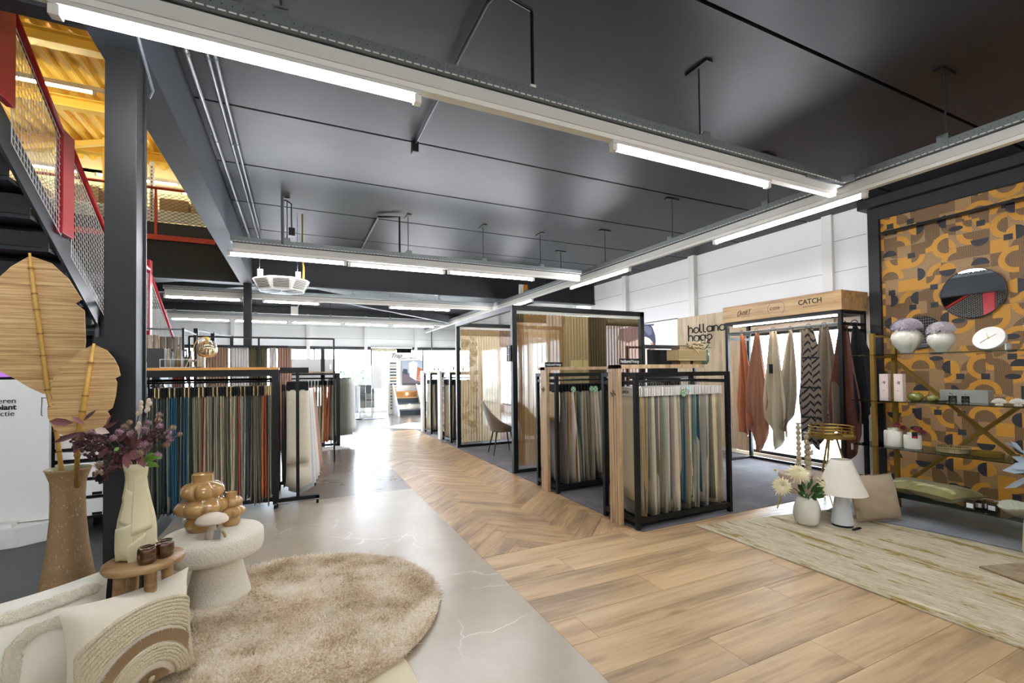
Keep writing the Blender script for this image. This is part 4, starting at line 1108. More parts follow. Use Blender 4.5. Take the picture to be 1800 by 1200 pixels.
t = thing('display_box', 'dark marble-look box on the left end of the pine top', 'box', (-1.36, 6.05, 1.59))
mat('marble_dark', '#26282a', .3, var=.3); B().box(-1.42, -1.27, 5.98, 6.15, 1.59, 1.80).build('box', 'marble_dark', t, bevel=.003)
for i, (x, c_, r_, h) in enumerate(((-1.235, '#b7ab95', .016, .21), (-1.195, '#9fb4bb', .018, .17), (-1.155, '#948c5c', .018, .20), (-1.115, '#c9cdd0', .016, .19), (-1.075, '#6e6e58', .016, .205), (-1.235+.2, '#a3866c', .014, .19))):
    mat('vial_%d' % i, c_, .15, trans=.3)
    t = thing('sample_bottle', 'slender bottle on the pine top, %s to the right of the dark box' % ordinal(i+1), 'bottle', (x, 5.98, 1.59), 'bottles on the pine top')
    B().lathe([(r_, 1.59), (r_, 1.59+h*.55), (r_*.5, 1.59+h*.7), (r_*.55, 1.59+h)], (x, 5.98, 0), 12).build('body', 'vial_%d' % i, t, smooth=True)
t = thing('wire_holder', 'white wire holder around the bottles on the pine top', 'holder', (-1.17, 5.9, 1.59))
b = B()
for z in (1.595, 1.68): b.tube([(-1.29, 5.9, z), (-1.03, 5.9, z), (-1.0, 6.1, z), (-1.29, 6.1, z), (-1.29, 5.9, z)], .004, 5)
for x in (-1.29, -1.2, -1.1, -1.03): b.tube([(x, 5.9, 1.595), (x, 5.9, 1.68)], .003, 5)
b.tube([(-1.07, 5.9, 1.595), (-1.03, 5.9, 1.69), (-.99, 5.95, 1.595)], .005, 5)
b.build('wire', 'mesh_white', t)

# shelf of wallpaper rolls further back on the left
t = thing('roll_rack', 'black wire rack of wallpaper rolls behind the near column', 'rack', (-1.5, 7.2, 0))
for x, y in ((-1.85, 7.1), (-1.31, 7.1), (-1.85, 7.9), (-1.31, 7.9)): B().box(x-.012, x+.012, y-.012, y+.012, 0, 2.12).build('post', 'black_metal', t)
for z in (.3, 1.2, 1.72, 2.10):
    B().box(-1.86, -1.3, 7.09, 7.11, z-.01, z+.01).build('crossbar', 'grey_pipe', t); B().box(-1.32, -1.30, 7.1, 7.9, z-.01, z+.01).build('crossbar', 'grey_pipe', t)
B().box(-1.85, -1.31, 7.1, 7.9, 1.70, 1.715).build('shelf', 'black_metal', t)
for i, c_ in enumerate(('c9b39a', 'bfa58c', 'cbb7a0', 'b7a088', '7d6f60', '6b5f52', '8a7d70', 'a9a094')):
    mat('roll_%d' % i, '#'+c_, .7)
    o = B().tube([(-1.82+i*.068, 7.2, 1.716), (-1.82+i*.068, 7.2, 2.03-.02*(i > 3))], .03, 12).build('wallpaper_roll', 'roll_%d' % i, None, smooth='auto', label='standing wallpaper roll, %s from the left on the black wire rack' % ordinal(i+1), cat='roll', group='wallpaper rolls on the wire rack')

# curtain sample stand behind the left rack
mat('cloth_cream', '#d8cfba', .9, var=.05, vscale=(60, 60, 60), bump=.1, bscale=200); mat('cloth_rose', '#a88c76', .9, var=.08, vscale=(60, 60, 8)); mat('cloth_pink', '#b39180', .9, var=.08, vscale=(60, 60, 8)); mat('cloth_moss', '#6c6648', .9, var=.08, vscale=(60, 60, 8)); mat('cloth_white', '#e3dfdc', .85); mat('cloth_rust', '#9a5236', .9); mat('cloth_sage', '#8e9a90', .9)
def curtain(name, x0, x1, y, z0, z1, folds, depth, m, label, group=None, axis='x', thick=.002, seed=1, cat='curtain', header=None, n=6, top=None):
    rr = random.Random(seed); ph = [rr.uniform(-.5, .5) for _ in range(64)]
    w = x1-x0
    def fn(u, v):
        a = u*folds*2*PI; k = int(u*folds*.999) % 64
        wv = math.sin(a+ph[k]*.25*(1-v))*depth*(.55+.45*(1-v)) if False else math.sin(a)*depth*(.8+.3*(1-v)*ph[k])
        xx = x0+w*u+.25*w/folds*math.sin(2*a)*.35+(1-v)*.01*ph[k]
        z = z0+(z1-z0)*v
        if axis == 'x': return (xx, y+wv, z)
        return (y+wv, xx, z)
    t = thing(name, label, cat, ((x0+x1)/2, y, z0) if axis == 'x' else (y, (x0+x1)/2, z0), group)
    B().grid(fn, int(folds*10), n, thick).build('cloth', m, t, smooth=True)
    if header:
        def fh(u, v):
            p = Vector(fn(u, 1-v*.055)); 
            if axis == 'x': p.y -= .003
            else: p.x -= .003
            return p
        B().grid(fh, int(folds*10), 1, .001).build('heading_tape', header, t, smooth=True)
    return t
cs = thing('curtain_stand', 'tall thin black frame of curtain samples behind the left rack', 'rack', (-.4, 8.5, 0))
for x in (-1.49, .59, -.55): B().box(x-.014, x+.014, 8.48, 8.51, 0, 2.12).build('post', 'black_metal', cs)
B().box(-1.49, .59, 8.48, 8.51, 2.10, 2.125).build('top_rail', 'black_metal', cs)
B().box(-1.55, -.12, 8.52, 8.56, 1.955, 1.99).build('hanging_rail', 'black_metal', cs)
for i, (a, b_, m_, lb) in enumerate(((-1.42, -1.30, 'cloth_cream', 'narrow cream curtain sample at the left of the thin black frame'), (-1.29, -.98, 'cloth_rose', 'rose beige curtain sample behind the brass lamp'), (-.94, -.70, 'cloth_white', 'sheer white and lilac curtain sample in the thin black frame'),
                             (-.69, -.43, 'cloth_moss', 'moss green curtain sample in the thin black frame'), (-.40, -.30, 'cloth_white', 'narrow white curtain sample beside the moss green one'), (-.28, -.02+-.05, 'cloth_pink', 'brownish pink pleated curtain sample at the right of the thin black frame'))):
    curtain('curtain_sample', a, b_, 8.54, .25, 1.955, max(3, (b_-a)*26), .022, m_, lb, 'curtains in the thin black frame', seed=i, n=3)
t = thing('rear_frame', 'black angular frame rising behind the curtain samples', 'frame', (-1.3, 9.3, 0))
for (x, y) in ((-1.52, 9.2), (-1.38, 9.9), (-1.18, 10.8)): B().box(x-.03, x+.03, y-.03, y+.03, 0, 2.30).build('post', 'black_metal', t)
B().bar((-1.52, 9.2, 2.28), (-1.18, 10.8, 2.30), .03, .03).build('crossbar', 'black_metal', t)
t = curtain('curtain_sample', -1.78, -1.62, 8.9, .25, 1.93, 4, .02, 'cloth_rust', 'rust red curtain sample left of the thin black frame', None, n=3)
B().box(-1.80, -1.60, 8.93, 8.95, 1.90, 1.94).build('hanging_bar', 'black_metal', t); B().box(-1.71, -1.69, 8.935, 8.95, 0, 1.92).build('stand_pole', 'black_metal', t); B().box(-1.80, -1.60, 8.85, 9.03, 0, .02).build('stand_foot', 'black_metal', t)

# mid rack -----------------------------------------------------------------
m1 = thing('sample_rack', 'black sample rack with oak top standing in the middle distance', 'rack', (.4, 10.4, 0))
for x, y in ((.76, 10.25), (.76, 10.9), (-.3, 10.25), (-.3, 10.9)): B().box(x, x+.07, y, y+.05, 0, 1.52).build('post', 'black_metal', m1)
B().box(-.3, .90, 10.2, 10.95, 1.535, 1.56).build('oak_top', 'oak_board', m1); B().box(-.3, .83, 10.24, 10.28, 1.49, 1.53).build('top_beam', 'black_metal', m1)
B().tube([(-.3, 10.5, 1.42), (.83, 10.5, 1.42)], .015, 8).build('hanging_rail', 'black_metal', m1); B().box(-.3, .83, 10.25, 10.3, .02, .06).build('lower_bar', 'black_metal', m1)
RM = ['7a7060 taupe', '6b6a5c olive', 'b8a890 sand', '7c4632 rust', 'a08a70 tan', '8a4a30 rust', '77705f taupe', '9c8a6e tan', 'bcae8e sand', 'c9a878 honey', 'a9552c rust', 'b06034 rust', '8e9080 sage']
dq = drape_mesh('rack_e', 5, W=.42, H=1.18, t=.035, amp=.02, waves=1.2, hem=.02, flare=.1)
for i, s_ in enumerate(RM):
    col, cn = s_.split(' ', 1)
    sample(-.05+i*.062, 10.5, 1.42, dq[i % 5], col, cn, 'header_black', '%s sample, %s from the left on the rack in the middle distance' % (cn, ordinal(i+1)), 'samples on the middle rack', hdr_w=.4, hdr_h=.10, hdr_t=.03, drop=.05, lean=.03*(i-6)/6)
for i, (x, y, col, lb) in enumerate(((.83, 10.55, '7f8478', 'wide grey green sheet hanging at the end of the middle rack'), (.90, 10.7, 'aeb0a6', 'wide pale grey sheet hanging at the end of the middle rack'), (.97, 10.8, 'd6d6d2', 'wide white sheet hanging outermost at the end of the middle rack'))):
    t = sample(x, y, 1.47, dq[i], col, '', 'header_black', lb, None, hdr_w=.3, hdr_h=.03, hdr_t=.02, drop=.05, rotz=PI/2-.3, sz=1.02)
t = thing('notice_board', 'pale grey board standing behind the middle rack', 'board', (.4, 11.4, 1.2))
mat('board_grey', '#b5b3b0', .6)
B().box(-.35, .82, 11.38, 11.42, 1.2, 1.86).build('panel', 'board_grey', t); B().box(.70, .74, 11.36, 11.38, 1.62, 1.74).build('card', 'text_white', t)
for x in (-.2, .7): B().box(x, x+.04, 11.4, 11.44, 0, 1.2).build('leg', 'grey_pipe', t)
mat('sample_marble', '#b9b2ae', .4, var=.2, vscale=(3, 3, 3))
t = B().box(.2, .98, 9.75, 10.2, .0, .012).build('rug', 'sample_marble', None, label='pale veined floor sample lying before the middle rack', cat='sample')
B().box(.48, .56, 10.7, 10.74, 0, 2.08).build('steel_upright', 'black_metal', None, label='thin black upright standing behind the middle rack', cat='post')

# far right racks ----------------------------------------------------------------
for k, (y0, lab) in enumerate(((9.42, 'black sample rack just left of the curtain booth'), (11.0, 'black sample rack farthest along the herringbone strip'))):
    x0 = 2.97
    t = frame_rack(x0, x0+.75, y0, y0+.62, 1.50, lab, bar=.045)
    B().box(x0-.06, x0-.012, y0+.55, y0+.75, 0, 1.56).build('white_side_board', 'white_trim', t)
    B().box(x0, x0+.75, y0, y0+.62, 1.50, 1.53).build('oak_top', 'oak_board', t)
    cols = ['c9c0a0 patterned cream', 'b5a68a sand', '3a3634 charcoal', '6a5c50 brown', 'a39c90 grey', '4a4644 charcoal', '8a3a2c red', '7a9aa0 blue grey', '5c5248 brown', 'a08878 rose', '2e3436 charcoal', '8a7a68 taupe', '6e6458 taupe']
    for i, s_ in enumerate(cols):
        col, cn = s_.split(' ', 1)
        sample(x0+.07+i*.05, y0+.31, 1.38, dq[(i+k) % 5], col, cn, 'header_black', '%s sample, %s from the left on the %s' % (cn, ordinal(i+1), ('rack beside the curtain booth', 'farthest herringbone-side rack')[k]), 'samples on the %s' % ('booth-side rack', 'farthest right rack')[k], hdr_w=.42, hdr_h=.11, hdr_t=.035, drop=.04)
    t3 = thing('candle_holder_tray', ('black wire tray with small bottles on the rack left of the booth', 'red and black wire tray on the farthest right rack')[k], 'tray', (x0+.3, y0+.2, 1.53))
    B().box(x0+.1, x0+.5, y0+.1, y0+.4, 1.56, 1.57).build('tray', ('black_metal', 'red_paint')[k], t3)
    for q in range(4): B().box(x0+.12+q*.11, x0+.13+q*.11, y0+.12, y0+.13, 1.53, 1.60).build('leg', 'black_metal', t3)
    for q in range(3): B().lathe([(.018, 1.57), (.018, 1.62), (.008, 1.64), (.008, 1.68)], (x0+.17+q*.11, y0+.25, 0), 8).build('bottle', 'black_metal', None, label='small dark bottle, %s on the wire tray of the %s' % (ordinal(q+1), ('booth-side rack', 'farthest right rack')[k]), cat='bottle', group='bottles on the far wire trays')
    if k: continue
    t2 = thing('colour_swatch_strip', ('mosaic swatch strip on the rack left of the booth', 'pale swatch strip on the farthest right rack')[k], 'swatch', (x0-.01, y0+.3, .1))
    for j in range(22):
        mat('sw_%d_%d' % (k, j % 5), ('#cfc9b4', '#b5b8aa', '#a39c88', '#d9d4c4', '#c2bfb0')[j % 5], .8)
        B().box(x0-.011, x0-.001, y0+.42, y0+.54, .2+j*.055, .25+j*.055).build('swatch', 'sw_%d_%d' % (k, j % 5), t2)

# ------------------------------------------------------------------ curtain booth (black portal frames with sheer curtains)
def sheer_mat(name, col, alpha, var=.06, tl_=.5):
    m = bpy.data.materials.new(name); k = NT(m)
    k.b.inputs['Base Color'].default_value = lin(col); k.b.inputs['Roughness'].default_value = .95; k.b.inputs['Specular IOR Level'].default_value = .05
    tl = k.n('ShaderNodeBsdfTranslucent'); tl.inputs['Color'].default_value = lin(col)
    mx = k.n('ShaderNodeMixShader'); mx.inputs[0].default_value = tl_; k.l(k.b.outputs[0], mx.inputs[1]); k.l(tl.outputs[0], mx.inputs[2])
    tp = k.n('ShaderNodeBsdfTransparent'); m2 = k.n('ShaderNodeMixShader'); m2.inputs[0].default_value = alpha
    k.l(tp.outputs[0], m2.inputs[1]); k.l(mx.outputs[0], m2.inputs[2]); k.l(m2.outputs[0], k.out.inputs[0])
    MATS[name] = m
sheer_mat('sheer_honey', '#cdb184', .62); sheer_mat('sheer_tan', '#b99a6a', .8); sheer_mat('linen_sand', '#cbbb92', 1.0, tl_=.12); sheer_mat('linen_taupe', '#6e5f45', 1.0, tl_=.12); sheer_mat('sheer_brown', '#9c8166', .70)
sheer_mat('sheer_cream', '#dccbab', .80); sheer_mat('sheer_cream2', '#e0cfae', .86); sheer_mat('sheer_rose', '#b98e72', .55); sheer_mat('sheer_white', '#efeae0', .6)
sheer_mat('sheer_leaf', '#cdb990', .28)
bo = thing('curtain_booth', 'tall black portal frame holding sheer curtains beside the second right rack', 'frame', (4.1, 7.5, 0))
for (x, y) in ((2.90, 6.12), (2.90, 8.74), (5.33, 6.12)): B().box(x, x+.075, y, y+.075, 0, 2.50).build('post', 'black_metal', bo, bevel=.002)
B().box(2.975, 5.40, 6.12, 6.195, 2.425, 2.50).build('top_beam', 'black_metal', bo)
B().box(2.90, 2.975, 6.195, 8.74, 2.425, 2.50).build('top_beam', 'black_metal', bo)
B().box(2.975, 5.33, 8.74, 8.815, 2.425, 2.50).build('top_beam', 'black_metal', bo)
B().box(5.33, 5.405, 8.74, 8.815, 0, 2.5).build('post', 'black_metal', bo)
for y in (6.12, 8.74): B().box(2.975, 5.33, y+.01, y+.06, .0, .055).build('floor_bar', 'black_metal', bo)
B().box(2.97, 5.34, 6.14, 6.175, 2.385, 2.425).build('curtain_rail', 'white_plastic', bo); B().box(2.97, 5.34, 8.76, 8.80, 2.385, 2.425).build('curtain_rail', 'white_plastic', bo)
for (a, b_, f, m_, hd, lb) in ((2.99, 3.10, 3, 'sheer_tan', 'cloth_moss', 'narrow honey sheer curtain beside the left post of the tall booth frame'),
        (3.10, 3.50, 5, 'sheer_honey', 'sheer_tan', 'honey coloured see-through curtain at the front of the booth'),
        (3.50, 3.80, 5, 'sheer_tan', None, 'tan half-sheer curtain at the front of the booth'),
        (3.78, 4.27, 9, 'linen_sand', None, 'opaque sand linen curtain in the middle of the booth front'),
        (4.27, 4.62, 7, 'linen_taupe', None, 'dark taupe linen curtain at the front of the booth'),
        (4.62, 4.97, 6, 'sheer_brown', 'linen_taupe', 'brown see-through curtain right of the dark taupe one'),
        (4.97, 5.30, 5, 'sheer_rose', 'linen_taupe', 'pinkish brown see-through curtain beside the right post of the booth')):
    curtain('curtain', a, b_, 6.16, .10, 2.375, f, .045, m_, lb, 'booth front curtains', seed=int(a*50), header=hd, thick=0, n=8)
for (a, b_, f, m_, hd, lb) in ((3.0, 3.34, 6, 'sheer_cream', 'sheer_cream', 'cream curtain with faint leaf pattern at the rear of the booth'),
        (3.34, 3.86, 9, 'sheer_cream2', 'sheer_cream2', 'plain cream pleated curtain at the rear of the booth'),
        (3.86, 4.55, 9, 'sheer_rose', 'cloth_rose', 'rose see-through curtain at the rear of the booth behind the chair'),
        (4.55, 5.3, 8, 'sheer_white', 'sheer_cream', 'white see-through curtain at the rear of the booth')):
    t = curtain('curtain', a, b_, 8.78, .10, 2.375, f, .042, m_, lb, 'booth rear curtains', seed=int(a*70), header=hd, thick=0, n=8)
    if a == 3.0:
        lf = B(); rr = random.Random(5)
        for q in range(34):
            cx, cz = rr.uniform(3.03, 3.33), rr.uniform(.2, 2.2); an = rr.uniform(-.9, .9); sc = rr.uniform(.06, .11)
            pts = [(cx+sc*(math.cos(i*PI/5)*math.cos(an)-.55*math.sin(i*PI/5)*math.sin(an)), cz+sc*(math.cos(i*PI/5)*math.sin(an)+.55*math.sin(i*PI/5)*math.cos(an))) for i in range(10)]
            pts = [(max(3.0, min(3.35, x)), z) for x, z in pts]
            lf.prism(pts, (0, .001, 0), (0, 8.745, 0), ((1, 0, 0), (0, 0, 1)))
        lf.build('leaf_print', 'sheer_leaf', t, kind='stuff')
t = thing('hanging_sign', 'small black upright sign on the left post of the booth', 'sign', (2.89, 6.2, 1.8))
B().box(2.885, 2.898, 6.16, 6.30, 1.66, 1.90).build('plate', 'header_black', t); text('Bouquet', .066, (2.884, 6.23, 1.78), Matrix(((0, 0, -1), (0, -1, 0), (-1, 0, 0))).to_euler(), 'text_white', t, align='CENTER')
t = thing('wall_cable', 'thin black cable hanging down behind the booth', 'cable', (5.6, 7.4, 2.5))
B().tube([(6.2, 9.5, 3.75), (6.21, 9.48, 3.1), (6.25, 9.5, 2.4)], .006, 5).build('cable', 'black_metal', t)

# bucket chair inside the booth ---------------------------------------------------
mat('velvet_taupe', '#7d6e5a', .75, sheen=.5, var=.06, vscale=(10, 10, 10)); mat('velvet_black', '#1d1d20', .8, sheen=.3)
def bucket_chair(x, y, rz, m, label):
    t = thing('bucket_chair', label, 'chair', (x, y, 0), None, True, rz)
    # shell: a scooped tub, back towards -x; seat centre at origin
    def shell(u, v):
        a = (u-.5)*2*PI*.72+PI     # wraps around the back
        hgt = .40*math.exp(-((u-.5)/.25)**2)+.16*(1-abs(u-.5)*1.2)
        rb = .20; rt_ = .30+.02*math.cos(a)
        r = rb+(rt_-rb)*v**.7; lean = -.10*v*math.exp(-((u-.5)/.3)**2)
        return (r*math.cos(a)*1.0+lean, r*math.sin(a)*.98, .43+hgt*v)
    B().grid(shell, 24, 8, .018).build('back_shell', m, t, smooth=True)
    B().lathe([(.001, .405), (.16, .41), (.21, .435), (.225, .465), (.2, .485), (.001, .49)], (0, 0, 0), 24, cap=False).build('seat', m, t, smooth=True)
    for sx in (-1, 1):
        for sy in (-1, 1):
            B().tube([(sx*.13, sy*.13, .42), (sx*.21, sy*.21, 0)], [.014, .008], 8).build('leg', 'black_metal', t)
    return t
bucket_chair(3.43, 7.75, -.15, 'velvet_taupe', 'taupe velvet bucket chair with black legs inside the booth')
bucket_chair(3.75, 7.05, .3, 'velvet_black', 'dark bucket chair half hidden behind the front post of the booth')

# ------------------------------------------------------------------ scarf display frame with branded wooden header
cf = thing('scarf_display', 'black steel scarf display with a wide oak header near the right wall', 'display', (6.7, 4.45, 0))
XA, XB, YA, YB = 6.42, 6.98, 3.545, 5.33
for x in (XA, XB-.045):
    for y in (YA, YB-.045): B().box(x, x+.045, y, y+.045, 0, 2.26).build('post', 'black_metal', cf)
for z in (2.215, 2.06, 1.98, .0):
    for y in (YA, YB-.045): B().box(XA+.045, XB-.045, y+.002, y+.043, z, z+.04).build('crossbar', 'black_metal', cf)
for x in (XA, XB-.045): B().box(x+.002, x+.043, YA+.045, YB-.045, 2.215, 2.26).build('crossbar', 'black_metal', cf)
B().box(XB-.045, XB, YA+.045, YB-.045, 0, .045).build('crossbar', 'black_metal', cf)
B().box(XA-.02, XB+.02, YA-.02, YB+.02, 2.262, 2.52).build('header', 'oak_header', cf, bevel=.003)
mat('strip_light', '#ffffff', .5, emit=14, ecol='#fff4e2')
B().box(XA+.07, XA+.10, YA+.1, YB-.1, 2.19, 2.212).build('light_strip', 'strip_light', cf)
for x in (6.55, 6.80): B().tube([(x, YA+.03, 2.10), (x, YB-.03, 2.10)], .012, 8).build('hanging_rail', 'grey_pipe', cf)
XF = XA-.022
text('CATCH', .095, (XF, 3.93, 2.42), (PI/2, 0, -PI/2), 'text_black', cf, align='CENTER', bold=.0018)
text('BY HOLLAND HAAG', .020, (XF, 3.93, 2.355), (PI/2, 0, -PI/2), 'text_grey', cf, align='CENTER')
B().tube([(XF-.001, 4.42+.13*math.cos(a*PI/16), 2.392+.115*math.sin(a*PI/16)) for a in range(33)], .0022, 5, False).build('lettering', 'text_grey', cf)
b = B(); yc = 4.42
def lc(pts, s=.045, ox=0): return [(XF-.001, yc-(ox+a)*s, 2.375+q*s) for a, q in pts]
b.tube(lc(arc(.4, .4, .4, 50, 310), ox=-2.1), .003, 5); b.tube(lc(arc(.4, .4, .4, 0, 360), ox=-1.05), .003, 5)
b.tube(lc([(.55, .75), (.2, .8), (.08, .6), (.3, .42), (.52, .25), (.4, .02), (.05, .04)], ox=-.05), .003, 5); b.tube(lc([(.1, .8), (.1, .1), (.3, 0)], ox=.8), .003, 5); b.tube(lc([(-.1, .5), (.45, .5)], ox=.9), .003, 5); b.tube(lc([(.1, 1.15), (.11, 1.2)], ox=.8), .004, 5)
b.build('lettering', 'text_black', cf)
b = B(); yc = 4.98   # handwritten capitals
HW = [[(.5, .9), (.1, .75), (-.15, .2), (.05, -.15), (.35, 0)], [(.3, 0), (.6, .75), (.72, 0)], [(.42, .3), (.72, .32)], [(1.2, .7), (.95, .5), (.9, .1), (1.1, .02)], [(1.35, .75), (1.3, 0)], [(1.3, .38), (1.62, .42)], [(1.68, .78), (1.58, 0)],
      [(2.1, .8), (1.85, .75), (1.8, .05), (2.05, .06)], [(1.82, .42), (2.02, .45)], [(2.15, .85), (2.7, .88)], [(2.42, .86), (2.35, .0)]]
for p in HW: b.tube([(XF-.001, yc-(a-1.0)*.085-q*.012, 2.355+q*.085) for a, q in p], .0036, 5)
b.tube([(XF-.001, 5.0, 2.325), (XF-.001, 4.85, 2.327)], .0015, 4)
b.build('lettering', 'text_black', cf)

def scarf(y, L, wt, wb, m, label, x=6.55, seed=0, skew=0.0, asym=.3, split=.25, tag_=None, n=14, second=None):
    """square cloth hanging from a ring: narrow at the ring, fanning into folds and pointed ends"""
    rr = random.Random(seed); p1, p2, p3 = rr.uniform(0, 6), rr.uniform(0, 6), rr.uniform(-.25, .25)
    ztop = 2.07
    def fn(u, v):
        a = u*2-1
        ln = L*(1-split*abs(a-p3)**1.2)-.10*L*max(0, math.sin(a*4+p1))*(.3+.7*abs(a))
        w = wt+(wb-wt)*min(1, v*1.3)**.8
        z = ztop-ln*v
        yy = y-skew*v+a*w*.5*(1-.12*max(0, v-.8)*5*abs(a))
        xx = x+.045*(.3+v)*math.sin(a*6.5+p1)+.03*v*math.sin(a*13+p2)+.015*math.sin(v*5+a*2+p2)
        return (xx, yy, z)
    t = thing('hanging_scarf', label, 'scarf', (x, y, ztop-L), 'scarves on the display')
    B().grid(fn, 30, n, .003).build('cloth', m, t, smooth=True)
    B().tube([(x, y+.04*math.cos(i*PI/8), 2.085+.04*math.sin(i*PI/8)) for i in range(17)], .006, 6, False).build('ring', 'rod', t, smooth=True)
    if second:
        p3 = -p3; L2 = L; 
        def fn2(u, v):
            p = Vector(fn(u, v*.97)); p.x += .03+.02*v; p.y += .05*v; p.z -= .06*v; return p
        B().grid(fn2, 24, n, .003).build('under_layer', second, t, smooth=True)
    if tag_: B().box(x-.10, x-.095, y-.05, y+.01, 1.43, 1.57).build('label_tag', 'header_black', t)
    return t
mat('scarf_orange', '#b06a44', .9, var=.06, vscale=(60, 60, 60), bump=.15, bscale=180, sheen=.3); mat('scarf_clay', '#96664c', .9, var=.06, bump=.1, bscale=180, sheen=.3); mat('scarf_cream', '#bdb096', .9, var=.05, bump=.2, bscale=140); mat('scarf_rose', '#b07d68', .9, var=.15, vscale=(60, 60, 60), bump=.5, bscale=200)
mat('scarf_sand', '#a89c86', .9, var=.1, vscale=(90, 90, 20), bump=.3, bscale=120); mat('scarf_grey', '#77726a', .85, var=.15, vscale=(100, 100, 100)); mat('scarf_taupe', '#6b5c4c', .9, var=.05, sheen=.2); mat('scarf_brown', '#5a3226', .9, var=.05, sheen=.2); mat('scarf_black', '#151416', .9)
def zigzag_mat():
    m = bpy.data.materials.new('scarf_zigzag'); k = NT(m)
    tc = k.n('ShaderNodeTexCoord'); sp = k.n('ShaderNodeSeparateXYZ'); k.l(tc.outputs['Object'], sp.inputs[0])
    y, z = sp.outputs[1], sp.outputs[2]
    tri = k.math('PINGPONG', y, .07); f = k.math('FRACT', k.math('MULTIPLY', k.math('ADD', z, k.math('MULTIPLY', tri, 1.5)), 9.5))
    s_ = k.math('GREATER_THAN', f, .66)
    col2 = k.math('LESS_THAN', k.math('PINGPONG', k.math('ADD', z, .03), .21), .012)
    s_ = k.math('MAXIMUM', s_, col2)
    k.l(k.mix(s_, lin('#7d6f62'), lin('#17171c')), k.b.inputs['Base Color']); k.b.inputs['Roughness'].default_value = .9; MATS['scarf_zigzag'] = m
zigzag_mat()
scarf(5.12, 1.72, .06, .30, 'scarf_orange', 'orange cotton scarf hanging leftmost on the scarf display', seed=1, skew=.05, split=.2)
scarf(4.86, 1.86, .06, .36, 'scarf_clay', 'clay brown scarf with a rose lining, second on the scarf display', seed=2, skew=-.0, split=.28, second='scarf_rose')
scarf(4.58, 1.82, .10, .34, 'scarf_cream', 'cream scarf with a small dark label, third on the scarf display', seed=5, skew=.04, split=.22, tag_=True)
scarf(4.36, 1.66, .06, .26, 'scarf_sand', 'ribbed sand scarf beside the cream one on the display', seed=4, skew=-.12, x=6.62, split=.3)
scarf(4.30, 1.75, .07, .20, 'scarf_grey', 'grey scarf with a woven edge in the middle of the display', seed=8, skew=.05, x=6.80, split=.1)
scarf(4.05, 1.78, .08, .44, 'scarf_zigzag', 'taupe scarf with bold black zigzag pattern on the display', seed=3, skew=.04, split=.25)
scarf(3.84, 1.62, .10, .32, 'scarf_taupe', 'taupe brown scarf right of the zigzag scarf', seed=9, skew=.02, split=.2)
scarf(3.72, 1.6, .05, .22, 'scarf_black', 'black scarf at the back of the display behind the maroon one', seed=10, skew=.0, split=.2, x=6.82)
scarf(3.60, 1.80, .08, .40, 'scarf_brown', 'maroon brown scarf hanging at the right post of the display', seed=6, skew=.03, split=.2)
scarf(3.50, 1.35, .04, .34, 'scarf_black', 'black scarf hanging outside the right post of the display', seed=7, skew=.10, split=.3, x=6.62)

# oak wall board with large name lettering, and backlit portrait ------------------------------
ob = thing('wall_board', 'pale oak board with large black name lettering on the right wall', 'board', (7.1, 6.4, 1.0))
for i in range(6):
    ya = 5.33+i*.275; B().box(7.03, 7.048, ya+.001, ya+.274, .1, 2.55).build('board_plank', 'oak_pale', ob)
ey = Vector((0, 0, 1)); ex = Vector((0, -1, 0)); HLY, HL1, HL2 = 6.685, 2.216, 2.062
strokes('holland', (7.02, HLY, HL1), ex*1.21, ey, .112, .0105, 'text_black', ob)
strokes('haag', (7.02, HLY, HL2), ex*1.21, ey, .112, .0105, 'text_black', ob)
lp = thing('light_box', 'backlit portrait of a woman with swept back dark hair', 'poster', (7.1, 7.9, 1.0))
def emis(name, col, st): mat(name, '#000000', .6, emit=st, ecol=col)
emis('lb_white', '#f4eef8', 1.15); emis('lb_skin', '#f0d9cf', 1.1); emis('lb_skin2', '#c98a72', .9); emis('lb_hair', '#50507a', .45); emis('lb_hair2', '#7d7fa6', .6); emis('lb_brow', '#4a2c20', .5); emis('lb_iris', '#5c7fa8', .7); emis('lb_lip', '#c06a60', .8)
B().box(7.03, 7.075, 6.99, 9.6, .9, 2.54).build('light_panel', 'lb_white', lp)
B().box(7.02, 7.08, 6.985, 9.605, 2.54, 2.56).build('frame', 'black_metal', lp); B().box(7.02, 7.08, 6.985, 9.605, .88, .9).build('frame', 'black_metal', lp)
def flat(poly, depth, m, name): B().prism(poly, (.001, 0, 0), (7.03-depth, 0, 0), ((0, 1, 0), (0, 0, 1))).build(name, m, lp)
flat([(8.9, 2.30), (8.152, 2.3), (7.976, 2.30), (7.896, 2.26), (7.784, 2.21), (7.68, 2.096), (7.661, 1.987), (7.66, 1.879), (7.695, 1.787), (7.686, 1.725), (7.692, 1.648), (7.711, 1.586), (7.803, 1.478), (7.964, 1.384), (8.176, 1.33), (8.6, 1.34), (8.95, 1.7)], .003, 'lb_skin', 'portrait_face')
flat([(8.9, 2.25), (8.8, 2.50), (8.05, 2.532), (7.934, 2.530), (7.82, 2.517), (7.676, 2.511), (7.622, 2.5), (7.688, 2.466), (7.732, 2.489), (7.679, 2.406), (7.617, 2.262), (7.601, 2.138), (7.612, 2.031), (7.645, 1.94), (7.665, 2.003), (7.68, 2.096), (7.784, 2.197), (7.896, 2.244), (7.976, 2.255), (8.058, 2.232), (8.5, 2.15)], .005, 'lb_hair', 'portrait_hair')
flat([(7.80, 2.26), (7.70, 2.30), (7.72, 2.42), (7.85, 2.49), (8.1, 2.50), (7.95, 2.38)], .007, 'lb_hair2', 'portrait_hair')
